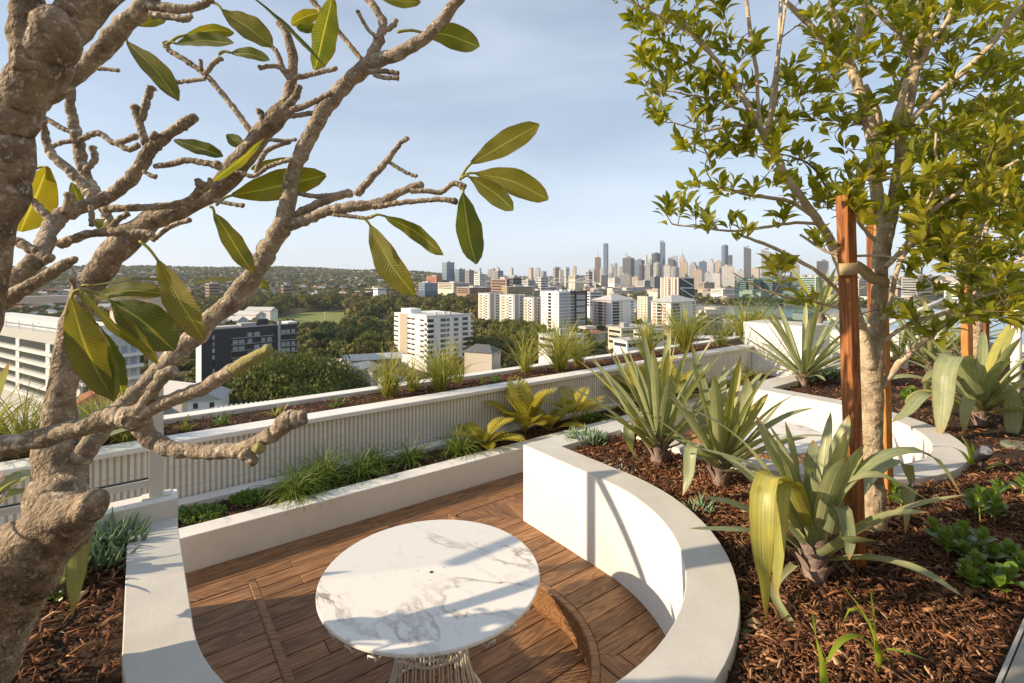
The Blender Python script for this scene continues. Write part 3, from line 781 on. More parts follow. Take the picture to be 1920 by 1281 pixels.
def veined(name, ca, cb, vein, K, slope, trans, tcol, rough=0.4, spots=0.0, vw=0.82):
    """leaf material on UV (x along the blade, y across): pale midrib and lateral veins"""
    m = bpy.data.materials.new(name); m.use_nodes = True; nd, lk = N_(m); b = nd['Principled BSDF']; out = nd['Material Output']
    b.inputs['Roughness'].default_value = rough; b.inputs['Specular IOR Level'].default_value = 0.45
    uv = nd.new('ShaderNodeUVMap'); sx = nd.new('ShaderNodeSeparateXYZ'); lk.new(uv.outputs['UV'], sx.inputs[0])
    def mth(op, a, bb=None, clampv=False):
        n = nd.new('ShaderNodeMath'); n.operation = op; n.use_clamp = clampv
        for i, q in enumerate((a, bb)):
            if q is None: continue
            if isinstance(q, (int, float)): n.inputs[i].default_value = q
            else: lk.new(q, n.inputs[i])
        return n.outputs[0]
    v = mth('ABSOLUTE', mth('SUBTRACT', sx.outputs['Y'], 0.5))
    lat = mth('SINE', mth('MULTIPLY', mth('SUBTRACT', sx.outputs['X'], mth('MULTIPLY', v, slope)), K * 2 * math.pi))
    latm = mth('MULTIPLY', mth('MULTIPLY', mth('SUBTRACT', lat, vw), 1 / (1 - vw), True), 0.40)
    mid = mth('SUBTRACT', 1.0, mth('MULTIPLY', v, 22), True)
    vm = mth('MAXIMUM', latm, mid, True)
    tc = nd.new('ShaderNodeTexCoord'); n1 = nd.new('ShaderNodeTexNoise'); n1.inputs['Scale'].default_value = 14; n1.inputs['Detail'].default_value = 5; lk.new(tc.outputs['Object'], n1.inputs['Vector'])
    oi = nd.new('ShaderNodeObjectInfo')
    f = mth('ADD', mth('MULTIPLY', mth('SUBTRACT', n1.outputs['Fac'], 0.5), 1.6), oi.outputs['Random'], True)
    mx = nd.new('ShaderNodeMixRGB'); mx.inputs['Color1'].default_value = ca + (1,); mx.inputs['Color2'].default_value = cb + (1,); lk.new(f, mx.inputs['Fac'])
    colr = mx.outputs['Color']
    if spots:
        n2 = nd.new('ShaderNodeTexNoise'); n2.inputs['Scale'].default_value = 60; n2.inputs['Detail'].default_value = 3; lk.new(tc.outputs['Object'], n2.inputs['Vector'])
        sp = mth('MULTIPLY', mth('SUBTRACT', n2.outputs['Fac'], 0.62), 8, True)
        ed = mth('MULTIPLY', mth('SUBTRACT', mth('ADD', v, mth('MULTIPLY', sx.outputs['X'], 0.04)), 0.485), 40, True)
        mk = mth('MAXIMUM', mth('MULTIPLY', sp, spots), mth('MULTIPLY', ed, 0.7), True)
        m2 = nd.new('ShaderNodeMixRGB'); m2.inputs['Color2'].default_value = (0.16, 0.06, 0.02, 1); lk.new(mk, m2.inputs['Fac']); lk.new(colr, m2.inputs['Color1']); colr = m2.outputs['Color']
    m3 = nd.new('ShaderNodeMixRGB'); m3.inputs['Color2'].default_value = vein + (1,); lk.new(vm, m3.inputs['Fac']); lk.new(colr, m3.inputs['Color1'])
    lk.new(m3.outputs['Color'], b.inputs['Base Color'])
    bp = nd.new('ShaderNodeBump'); bp.inputs['Strength'].default_value = 0.4; bp.inputs['Distance'].default_value = 0.004; bp.invert = True
    lk.new(vm, bp.inputs['Height']); lk.new(bp.outputs['Normal'], b.inputs['Normal'])
    t = nd.new('ShaderNodeBsdfTranslucent'); m4 = nd.new('ShaderNodeMixRGB'); m4.blend_type = 'MULTIPLY'; m4.inputs['Fac'].default_value = 1.0; m4.inputs['Color2'].default_value = tcol + (1,)
    lk.new(m3.outputs['Color'], m4.inputs['Color1']); lk.new(m4.outputs['Color'], t.inputs['Color'])
    ms = nd.new('ShaderNodeMixShader'); ms.inputs['Fac'].default_value = trans; lk.new(b.outputs[0], ms.inputs[1]); lk.new(t.outputs[0], ms.inputs[2]); lk.new(ms.outputs[0], out.inputs['Surface'])
    return m
M_fleaf = veined('frangipani_leaf', (0.060, 0.092, 0.012), (0.175, 0.155, 0.016), (0.34, 0.33, 0.085), 24, 0.28, 0.45, (2.4, 2.2, 0.9), spots=0.75, vw=0.90, rough=.33)
M_petiole = mat('yellow_petiole', (0.36, 0.36, 0.08), 0.5, trans=0.2)
M_leaf = veined('glossy_tree_leaf', (0.14, 0.170, 0.015), (0.36, 0.325, 0.028), (0.34, 0.34, 0.07), 7, 0.5, 0.45, (2.5, 2.3, 0.75), rough=0.32, vw=0.9)
M_brom = veined('grey_green_strap', (0.27, 0.32, 0.18), (0.42, 0.44, 0.22), (0.38, 0.42, 0.24), 0.0, 0.0, 0.26, (1.7, 1.6, 0.7), rough=0.42, spots=0.16)
nd, lk = N_(M_brom)
_uv = [n for n in nd if n.type == 'UVMAP'][0]; _mp = nd.new('ShaderNodeMapping'); _mp.inputs['Scale'].default_value = (1.3, 26, 1); lk.new(_uv.outputs['UV'], _mp.inputs['Vector'])
_ns = nd.new('ShaderNodeTexNoise'); _ns.inputs['Scale'].default_value = 1.0; _ns.inputs['Detail'].default_value = 5; lk.new(_mp.outputs['Vector'], _ns.inputs['Vector'])
_mr = nd.new('ShaderNodeMapRange'); _mr.inputs['From Min'].default_value = .3; _mr.inputs['From Max'].default_value = .7; _mr.inputs['To Min'].default_value = .62; _mr.inputs['To Max'].default_value = 1.15; lk.new(_ns.outputs['Fac'], _mr.inputs['Value'])
_bc = nd['Principled BSDF'].inputs['Base Color']; _src = _bc.links[0].from_socket; _hv = nd.new('ShaderNodeHueSaturation'); lk.new(_src, _hv.inputs['Color']); lk.new(_mr.outputs['Result'], _hv.inputs['Value'])
_sx = nd.new('ShaderNodeSeparateXYZ'); lk.new(_uv.outputs['UV'], _sx.inputs[0])
_tp = nd.new('ShaderNodeMapRange'); _tp.inputs['From Min'].default_value = .90; _tp.inputs['From Max'].default_value = .985; _tp.inputs['To Max'].default_value = .85; lk.new(_sx.outputs['X'], _tp.inputs['Value'])
_tm = nd.new('ShaderNodeMixRGB'); _tm.inputs['Color2'].default_value = (.34, .20, .07, 1); lk.new(_tp.outputs['Result'], _tm.inputs['Fac']); lk.new(_hv.outputs['Color'], _tm.inputs['Color1'])
for _l in list(_src.links): lk.new(_tm.outputs['Color'], _l.to_socket) if _l.to_node != _hv else None
M_bromyel = M_brom.copy(); M_bromyel.name = 'backlit_strap'  # brighter yellow copy: back light on hanging leaves put into the colour
for _n in M_bromyel.node_tree.nodes:
    if _n.type == 'MIX_RGB' and abs(_n.inputs['Color1'].default_value[0] - .27) < .001: _n.inputs['Color1'].default_value = (.33, .35, .10, 1); _n.inputs['Color2'].default_value = (.52, .47, .10, 1)
M_bromdry = mat('dry_bract', (0.36, 0.27, 0.23), 0.85, c2=(0.22, 0.15, 0.13), scale=18, bump=0.4, bscale=60)

# ------------------------------------------------------------------ frangipani
def leaf_obj(parent, pts, wpx, roll=0.0, m=None, fold=0.22, name='leaf', K=12, shape='frangi', d_w=None, petiole=0.0):
    """one leaf from photo points (px, py, distance): base ... tip"""
    q = np.array([tuple(PD(*p)) for p in pts]); q = catmull(q, 6)
    s = np.r_[0, np.cumsum(np.linalg.norm(np.diff(q, axis=0), axis=1))]; s /= s[-1]
    tt = np.linspace(0, 1, K); P = np.stack([np.interp(tt, s, q[:, i]) for i in range(3)], 1)
    dm = np.mean([p[2] for p in pts]); w = wpx * dm / FPX / 2
    if shape == 'frangi': prof_ = np.clip(np.sin(np.pi * np.clip(tt * 0.92 + 0.03, 0, 1) ** 1.15) ** 0.72, 0.03, 1); prof_[-1] = 0.1
    elif shape == 'strap': prof_ = np.interp(tt, [0, .1, .5, .8, .93, 1], [1.0, 0.92, 1.0, .82, .45, .03])
    W = w * prof_
    up = np.array([0, 0, 0.0]) + (np.array([0, 0, CAMZ]) - P.mean(0)); up /= np.linalg.norm(up)
    S, Nn = frames(P[None], up=up[None], roll=np.array([roll]))
    # slight waviness of the blade
    ph = random.random() * 6
    P2 = P + Nn[0] * (np.sin(tt * 9 + ph) * w * 0.06)[:, None]
    V, Q, uv = ribbons(P2[None], W[None], S, Nn, fold=fold, cols=7)
    V = V.reshape(K, 7, 3); V[:, 0] += Nn[0] * (np.sin(tt * 21 + ph) * w * .10)[:, None]; V[:, 6] += Nn[0] * (np.sin(tt * 18 + ph * 2) * w * .10)[:, None]
    return link(name, mesh(name, V.reshape(-1, 3), Q, m or M_fleaf, smooth=True, uv=uv), parent)

fr = thing('frangipani_tree', 'bare knobbly frangipani tree with a few yellow green leaves in the left planter', 'tree', tuple(PD(60, 1090, 1.75)))
def limb(pts, d=None, name='branch', m=None, segs=14, sub=5, bump=0.12, tip=True, end=.35):
    """pts: (px, py, width px[, distance])"""
    P3 = []; R = []
    for p in pts:
        dd = p[3] if len(p) > 3 else d
        P3.append(PD(p[0], p[1], dd)); R.append(p[2] * dd / FPX / 2 * (.75 if name == 'branch' else .86))
    P3 = np.array([tuple(p) for p in P3]); R = np.array(R)
    seg = np.linalg.norm(np.diff(P3, axis=0), axis=1).sum(); sub = int(np.clip(seg / max(R.mean(), .004) * 2.4 / max(1, len(pts) - 1), 4, 22))
    pr = catmull(np.hstack([P3, R[:, None]]), sub)
    n = len(pr); sd = random.random() * 50
    rr = pr[:, 3].copy(); kn = 1.0 if pr[:, 3].mean() < .03 else .12
    for i in range(n):
        f_ = i / n if tip else .35
        rr[i] *= 1 + 0.09 * mnoise.noise(Vector((i * 0.45, sd, 0))) + kn * (0.07 + .16 * f_) * (max(0, mnoise.noise(Vector((i * 0.9, sd, 4)))) * 1.6 - .12)
    if tip and n > 6:
        k = max(2, int(n * 0.10)); rr[-k:] *= 1.18; rr[-1] *= 0.72
    P_ = pr[:, :3].copy()
    for i in range(1, n - 1):
        P_[i] += rr[i] * 0.26 * np.array([mnoise.noise(Vector((i * .4, sd, 9))), mnoise.noise(Vector((i * .4, sd, 19))), mnoise.noise(Vector((i * .4, sd, 29)))])
    v, f = tube_geo(P_, rr, segs, bump=bump, seed=sd, freq=3.0, end=end)
    return link(name, mesh(name, v, f, m or M_fbark, smooth=True), fr)
# trunk from the bed, its sawn stub, and the leader behind
limb([(-330, 1500, 300, 1.62), (-150, 1300, 260, 1.66), (-30, 1130, 215, 1.72), (55, 1035, 170, 1.78), (100, 955, 128, 1.84), (114, 890, 92, 1.9), (112, 800, 66, 1.95), (121, 700, 60, 2.0), (138, 620, 57, 2.05), (166, 540, 53, 2.1), (200, 490, 54, 2.1), (238, 450, 56, 2.1), (282, 415, 44, 2.1), (345, 395, 36, 2.1), (400, 366, 38, 2.12), (436, 325, 42, 2.14), (462, 288, 40, 2.15), (500, 240, 36, 2.15), (530, 205, 33, 2.15), (546, 165, 25, 2.15), (548, 108, 19, 2.15), (535, 60, 14, 2.15), (520, 40, 11, 2.15)], name='trunk', m=M_fold, segs=34, bump=0.22)
limb([(40, 1060, 170, 1.76), (110, 985, 120, 1.74), (160, 955, 82, 1.72), (184, 948, 66, 1.71)], name='sawn_stub', m=M_fold, segs=30, bump=0.2, tip=False, end=-.08)
# second trunk, just out of the frame, carrying the near limbs
limb([(-150, 1300, 200, 1.66), (-330, 1050, 170, 1.4), (-330, 850, 150, 1.25), (-200, 780, 120, 1.16), (-70, 660, 90, 1.12), (-32, 520, 84, 1.1), (-8, 380, 84, 1.1), (14, 270, 86, 1.1), (42, 175, 92, 1.1), (90, 85, 96, 1.1), (150, 25, 78, 1.12), (215, -40, 66, 1.14)], name='trunk', m=M_fold, segs=32, bump=0.16, tip=False)
limb([(52, 140, 74), (52, 40, 70), (50, -50, 66)], 1.08, m=M_fold, segs=14, tip=False)
limb([(60, 205, 34), (90, 184, 40), (130, 150, 42), (188, 96, 43), (238, 42, 43), (275, 6, 40), (305, -40, 34)], 1.3, segs=12, tip=False)
limb([(265, 18, 26), (300, 14, 26), (345, 18, 22), (380, 8, 18), (398, -2, 15)], 1.3)
limb([(282, 28, 18), (322, 32, 16), (348, 36, 17), (360, 28, 12)], 1.28)
limb([(180, 128, 10), (205, 130, 9), (224, 133, 9)], 1.35)
limb([(120, 60, 18, 1.9), (132, 115, 22, 2.0), (132, 200, 22, 2.05), (145, 260, 25, 2.05), (158, 322, 26, 2.05), (186, 372, 22, 2.05), (205, 420, 24, 2.08), (215, 470, 26, 2.1)], tip=False)
limb([(150, 262, 15), (185, 250, 14), (215, 268, 14), (258, 255, 14)], 2.0); limb([(215, 266, 13), (240, 280, 14), (262, 272, 14)], 2.0)
limb([(92, 278, 11), (115, 268, 11), (142, 264, 12)], 2.0); limb([(160, 320, 16), (178, 300, 15), (172, 275, 15)], 2.04)
limb([(62, 208, 10), (90, 225, 12), (120, 242, 12), (142, 250, 12)], 2.0)
# main right limb and its side branches
limb([(128, 885, 60, 1.9), (165, 838, 50, 1.92), (205, 790, 42, 1.96), (240, 752, 40, 2.0), (290, 703, 42, 2.05), (340, 656, 46, 2.08), (390, 605, 46, 2.1), (441, 558, 46, 2.12), (480, 508, 46, 2.14), (502, 470, 46, 2.15), (527, 428, 45, 2.15), (540, 385, 38, 2.15), (552, 320, 36, 2.15), (574, 268, 36, 2.15), (604, 212, 36, 2.15), (642, 168, 37, 2.15), (690, 122, 38, 2.15), (750, 98, 32, 2.12), (803, 66, 29, 2.1), (848, 14, 28, 2.08), (880, -35, 26, 2.06)], name='branch', segs=16, tip=False)
limb([(688, 122, 28), (700, 98, 27), (714, 66, 24), (718, 40, 21), (702, 14, 18), (680, -14, 15)], 2.15)
limb([(714, 60, 14), (735, 50, 13), (742, 36, 13)], 2.15); limb([(708, 72, 10), (690, 55, 9), (678, 35, 9), (670, 20, 10)], 2.13)
limb([(678, 112, 13), (648, 75, 12), (610, 30, 12), (580, -6, 12)], 2.18)
limb([(690, 135, 14), (722, 134, 12), (748, 139, 12)], 2.12); limb([(700, 140, 12), (722, 146, 11), (748, 146, 12)], 2.12)
limb([(540, 424, 32), (575, 412, 27), (610, 398, 25), (650, 390, 26), (708, 381, 24), (752, 360, 20), (792, 344, 17)], 2.15)
limb([(545, 408, 22), (590, 385, 20), (625, 372, 20), (660, 360, 20)], 2.17)
limb([(770, 358, 14), (800, 358, 13), (826, 361, 13), (850, 344, 13), (872, 352, 16)], 2.14)
limb([(700, 388, 15), (745, 381, 14), (785, 377, 13), (828, 374, 13), (857, 378, 15)], 2.13)
limb([(668, 366, 20), (700, 330, 18), (730, 296, 14), (750, 270, 11), (766, 258, 9)], 2.15); limb([(728, 303, 10), (755, 320, 9), (782, 332, 9)], 2.15)
limb([(556, 362, 12), (590, 368, 12), (622, 366, 12), (645, 362, 12)], 2.17); limb([(625, 402, 12), (660, 406, 10), (684, 409, 9), (700, 406, 8)], 2.14)
# upper twigs on the leader
limb([(545, 150, 16), (530, 128, 14), (520, 100, 12), (508, 85, 10)], 2.14); limb([(546, 148, 14), (575, 142, 13), (600, 136, 12), (632, 128, 11)], 2.14)
limb([(540, 135, 12), (515, 124, 11), (485, 128, 11)], 2.13); limb([(530, 205, 20), (552, 185, 18), (562, 160, 14)], 2.13); limb([(525, 215, 16), (580, 195, 15), (622, 175, 14)], 2.13)
limb([(530, 220, 13), (560, 216, 12), (592, 212, 12)], 2.14); limb([(495, 240, 14), (490, 218, 14), (488, 208, 18)], 2.12)
limb([(478, 258, 15), (440, 205, 14), (408, 165, 13), (385, 140, 13), (350, 115, 13), (318, 95, 12), (310, 80, 14)], 2.16)
limb([(385, 140, 13), (400, 120, 12), (415, 108, 14)], 2.15); limb([(378, 132, 9), (376, 112, 9)], 2.15); limb([(385, 148, 10), (355, 152, 10), (328, 155, 11)], 2.15)
limb([(440, 320, 12), (475, 330, 11), (505, 312, 11), (548, 298, 10)], 2.1); limb([(480, 325, 12), (490, 298, 12), (505, 280, 12), (545, 265, 10)], 2.1); limb([(505, 262, 10), (530, 264, 9), (556, 262, 8)], 2.12)
limb([(400, 375, 12), (430, 382, 10), (458, 386, 11)], 2.1)
# near cluster on the left
limb([(-60, 625, 60, 1.2), (8, 552, 52, 1.24), (50, 505, 44, 1.28), (78, 472, 40, 1.32), (96, 430, 38, 1.38), (122, 400, 36, 1.44), (185, 378, 32, 1.5), (230, 350, 32, 1.5), (264, 311, 32, 1.5), (281, 281, 30, 1.5), (310, 257, 26, 1.5), (340, 236, 25, 1.5), (368, 218, 17, 1.5)])
limb([(274, 270, 20), (264, 240, 18), (252, 198, 20)], 1.5); limb([(266, 225, 16), (274, 192, 17), (285, 162, 19)], 1.5); limb([(284, 262, 14), (292, 248, 16)], 1.48)
limb([(290, 312, 13), (320, 308, 15), (350, 301, 15), (385, 306, 15), (414, 312, 19)], 1.5); limb([(270, 322, 10), (285, 330, 10), (294, 332, 11)], 1.48)
limb([(195, 392, 20), (240, 390, 18), (290, 388, 18), (345, 380, 18), (372, 360, 20), (378, 340, 24)], 1.55); limb([(360, 372, 14), (388, 352, 14), (396, 335, 12)], 1.55)
limb([(125, 398, 22), (128, 378, 20), (130, 362, 20)], 1.42); limb([(104, 420, 22), (80, 398, 19), (60, 374, 16)], 1.38)
limb([(80, 215, 12), (84, 250, 16), (96, 288, 20), (136, 326, 22), (176, 372, 22)], 1.5); limb([(84, 262, 12), (80, 240, 12), (82, 228, 13)], 1.48)
limb([(110, 460, 24), (140, 448, 22), (170, 438, 20), (222, 434, 24), (262, 437, 19), (288, 440, 15)], 1.42); limb([(205, 432, 15), (222, 412, 14), (242, 400, 14)], 1.42); limb([(285, 452, 12), (320, 425, 12), (358, 412, 12)], 1.6)
limb([(28, 450, 22), (60, 468, 24), (98, 488, 24)], 1.25); limb([(5, 565, 38), (60, 535, 30), (98, 510, 27), (128, 492, 24), (144, 484, 10)], 1.22); limb([(135, 520, 18), (145, 540, 16), (148, 552, 14)], 1.25)
limb([(170, 385, 12), (172, 405, 13), (172, 425, 10)], 1.45)
# long near limb crossing the trunk
limb([(-330, 850, 120, 1.25), (-120, 846, 70, 1.18), (-10, 838, 56, 1.15), (78, 820, 50, 1.15), (156, 801, 47, 1.15), (216, 782, 52, 1.15), (255, 786, 56, 1.15), (282, 822, 42, 1.15), (332, 843, 36, 1.14), (390, 847, 34, 1.12), (449, 842, 35, 1.1), (507, 817, 40, 1.08), (544, 790, 42, 1.07), (572, 782, 26, 1.07)], segs=16)
limb([(240, 780, 44), (286, 766, 36), (322, 750, 34), (375, 730, 35), (420, 703, 34), (445, 690, 33)], 1.14, tip=False, segs=14)
limb([(436, 695, 33), (468, 676, 31), (490, 663, 30), (508, 653, 25)], 1.14, m=M_fgreen, tip=False, segs=14)
limb([(255, 772, 32), (270, 755, 26), (290, 730, 28), (308, 704, 32), (330, 695, 26)], 1.13, segs=12)
limb([(455, 848, 30), (468, 858, 28), (480, 868, 24)], 1.08, tip=False); limb([(478, 835, 26), (488, 842, 27), (494, 846, 20)], 1.06, tip=False, m=M_fgreen)

def petiole(a, b, w=5):
    q = [PD(*a), PD((a[0] + b[0]) / 2, (a[1] + b[1]) / 2 - 4, (a[2] + b[2]) / 2), PD(*b)]
    r = w * a[2] / FPX / 2; tube('petiole', q, [r, r * .9, r * .8], M_petiole, fr, segs=6, sub=4)
FL = [  # (photo points with distance, width px, roll, petiole start)
    ([(884, 306, 2.12), (945, 270, 2.1), (1011, 233, 2.08)], 46, .25, (862, 338)), ([(893, 325, 2.12), (960, 340, 2.1), (1028, 374, 2.08)], 50, .2, (866, 333)),
    ([(882, 333, 2.1), (925, 360, 2.08), (963, 394, 2.06)], 40, -.3, (866, 334)), ([(869, 362, 2.12), (877, 430, 2.1), (892, 496, 2.06)], 52, .35, (868, 352)),
    ([(695, 424, 2.12), (728, 488, 2.08), (776, 554, 2.05)], 52, -.35, (676, 408)), ([(720, 405, 2.12), (775, 432, 2.08), (832, 478, 2.03)], 34, -.6, (695, 408)),
    ([(795, 62, 2.2), (840, 66, 2.22), (899, 88, 2.22)], 46, .2, (745, 60)), ([(622, -8, 2.1), (608, 60, 2.1), (589, 131, 2.08)], 52, .5, None),
    ([(470, -8, 1.7), (540, 55, 1.68), (609, 127, 1.66)], 18, 1.1, None), ([(606, 22, 2.2), (575, 30, 2.2), (546, 46, 2.2)], 28, .3, None),
    ([(605, 46, 2.2), (580, 52, 2.2), (556, 52, 2.2)], 18, .3, None), ([(418, 20, 1.7), (465, 52, 1.7), (510, 87, 1.7)], 48, .4, (396, 4)),
    ([(330, 82, 2.1), (385, 76, 2.1), (439, 82, 2.1)], 28, .5, (312, 84)), ([(350, 66, 2.15), (400, 56, 2.15), (439, 62, 2.15)], 26, -.4, (316, 82)),
    ([(432, 99, 2.1), (470, 102, 2.1), (506, 114, 2.1)], 24, .5, (410, 102)), ([(240, 82, 1.4), (288, 128, 1.38), (334, 189, 1.36)], 40, .3, (228, 66)),
    ([(258, 48, 1.45), (285, 40, 1.45), (312, 36, 1.45)], 20, .2, None), ([(326, 264, 1.55), (372, 277, 1.55), (418, 294, 1.55)], 30, .5, None),
    ([(425, 252, 2.2), (440, 264, 2.2), (456, 276, 2.2)], 24, .1, None), ([(495, 260, 1.95), (450, 300, 1.93), (397, 342, 1.9)], 26, 1.0, None),
    ([(436, 366, 2.2), (520, 350, 2.2), (611, 328, 2.2)], 56, .2, (405, 385)), ([(402, 398, 2.05), (434, 450, 2.03), (474, 512, 2.0)], 40, .5, (394, 388)),
    ([(297, 490, 1.35), (335, 560, 1.33), (381, 637, 1.3)], 50, -.25, (262, 452)), ([(90, 314, 1.45), (66, 370, 1.45), (38, 434, 1.45)], 66, .2, (55, 322)),
    ([(134, 342, 1.6), (142, 362, 1.6), (152, 384, 1.6)], 20, .1, None), ([(178, 412, 1.7), (190, 420, 1.7), (206, 426, 1.7)], 22, .1, None),
    ([(134, 560, 1.22), (160, 650, 1.2), (210, 748, 1.2)], 60, .2, (143, 545)), ([(178, 606, 1.24), (196, 680, 1.22), (216, 752, 1.2)], 46, -.6, (146, 545)),
    ([(186, 612, 1.28), (210, 675, 1.28), (231, 742, 1.28)], 34, .8, None), ([(155, 550, 1.22), (212, 608, 1.2), (283, 661, 1.18)], 30, -1.0, (144, 545)),
    ([(212, 566, 1.3), (270, 605, 1.3), (327, 658, 1.3)], 74, .15, (150, 542)), ([(215, 575, 1.27), (262, 630, 1.26), (296, 682, 1.25)], 30, -.75, None),
    ([(170, 536, 1.4), (260, 523, 1.4), (352, 538, 1.4)], 16, 1.2, (146, 542)), ([(170, 559, 1.42), (240, 545, 1.42), (314, 551, 1.42)], 34, .3, (150, 545)),
    ([(354, 533, 1.42), (395, 526, 1.42), (442, 525, 1.42)], 14, 1.0, None), ([(716, -2, 2.2), (750, 2, 2.2), (789, 4, 2.2)], 24, .2, None),
    ([(505, 545, 2.3), (492, 532, 2.3), (470, 530, 2.3)], 18, .3, None), ([(540, 296, 2.2), (505, 305, 2.2), (470, 318, 2.2)], 18, .6, None),
]
for pts, w, roll, pet in FL:
    leaf_obj(fr, pts, w, roll, fold=random.uniform(.08, .42))
    if pet: petiole((pet[0], pet[1], pts[0][2]), (pts[0][0], pts[0][1], pts[0][2]), 6)
# ------------------------------------------------------------------ staked trees on the right
def inpoly(x, y, poly):
    c = False; j = len(poly) - 1
    for i in range(len(poly)):
        if (poly[i][1] > y) != (poly[j][1] > y) and x < (poly[j][0] - poly[i][0]) * (y - poly[i][1]) / (poly[j][1] - poly[i][1]) + poly[i][0]: c = not c
        j = i
    return c
M_tlow = bark('brown_lower_bark', (0.50, 0.405, 0.28), (0.27, 0.20, 0.13), (0.60, 0.52, 0.40), 12, 30, 0.8, .5, 9)
# unit leaf: x along, y across, z up
_K = 8; _t = np.linspace(0, 1, _K); _w = np.array([0.05, .42, .78, .98, 1.0, .82, .46, .03]) * 0.175
_P = np.stack([_t, 0 * _t, 0.10 * np.sin(_t * np.pi) - 0.06 * _t ** 2], 1)[None]
LV, LQ, LUV = ribbons(_P, _w[None], np.broadcast_to(np.array([0, 1., 0]), _P.shape), np.broadcast_to(np.array([0, 0, 1.]), _P.shape), fold=0.30, cols=3)
leaf_me = mesh('leaf', LV, LQ, M_leaf, smooth=True, uv=LUV)

def leaf_mats(pos, tdir, n, ln, r):
    """matrices (n,4,4) of a rosette of leaves at pos round the twig direction tdir"""
    t = np.array(tdir, float); t /= np.linalg.norm(t)
    a = np.cross(t, [0, 0, 1.0]); a = a / (np.linalg.norm(a) + 1e-6); b = np.cross(t, a); out = []
    for i in range(n):
        ph = i * 2.4 + r.uniform(-.4, .4); el = r.uniform(0.2, 1.25)
        x = t * math.cos(el) * 1.0 + (a * math.cos(ph) + b * math.sin(ph)) * math.sin(el); x[2] += r.uniform(-.25, .15); x /= np.linalg.norm(x)
        z = t - x * x.dot(t) + r.normal(0, .25, 3); z -= x * x.dot(z); z /= np.linalg.norm(z); y = np.cross(z, x)
        s = ln * r.uniform(0.65, 1.15); M = np.eye(4); M[:3, 0] = x * s; M[:3, 1] = y * s * r.uniform(.85, 1.2); M[:3, 2] = z * s
        M[:3, 3] = np.array(pos) - t * r.uniform(0, 0.075) + x * 0.014; out.append(M)
    return out

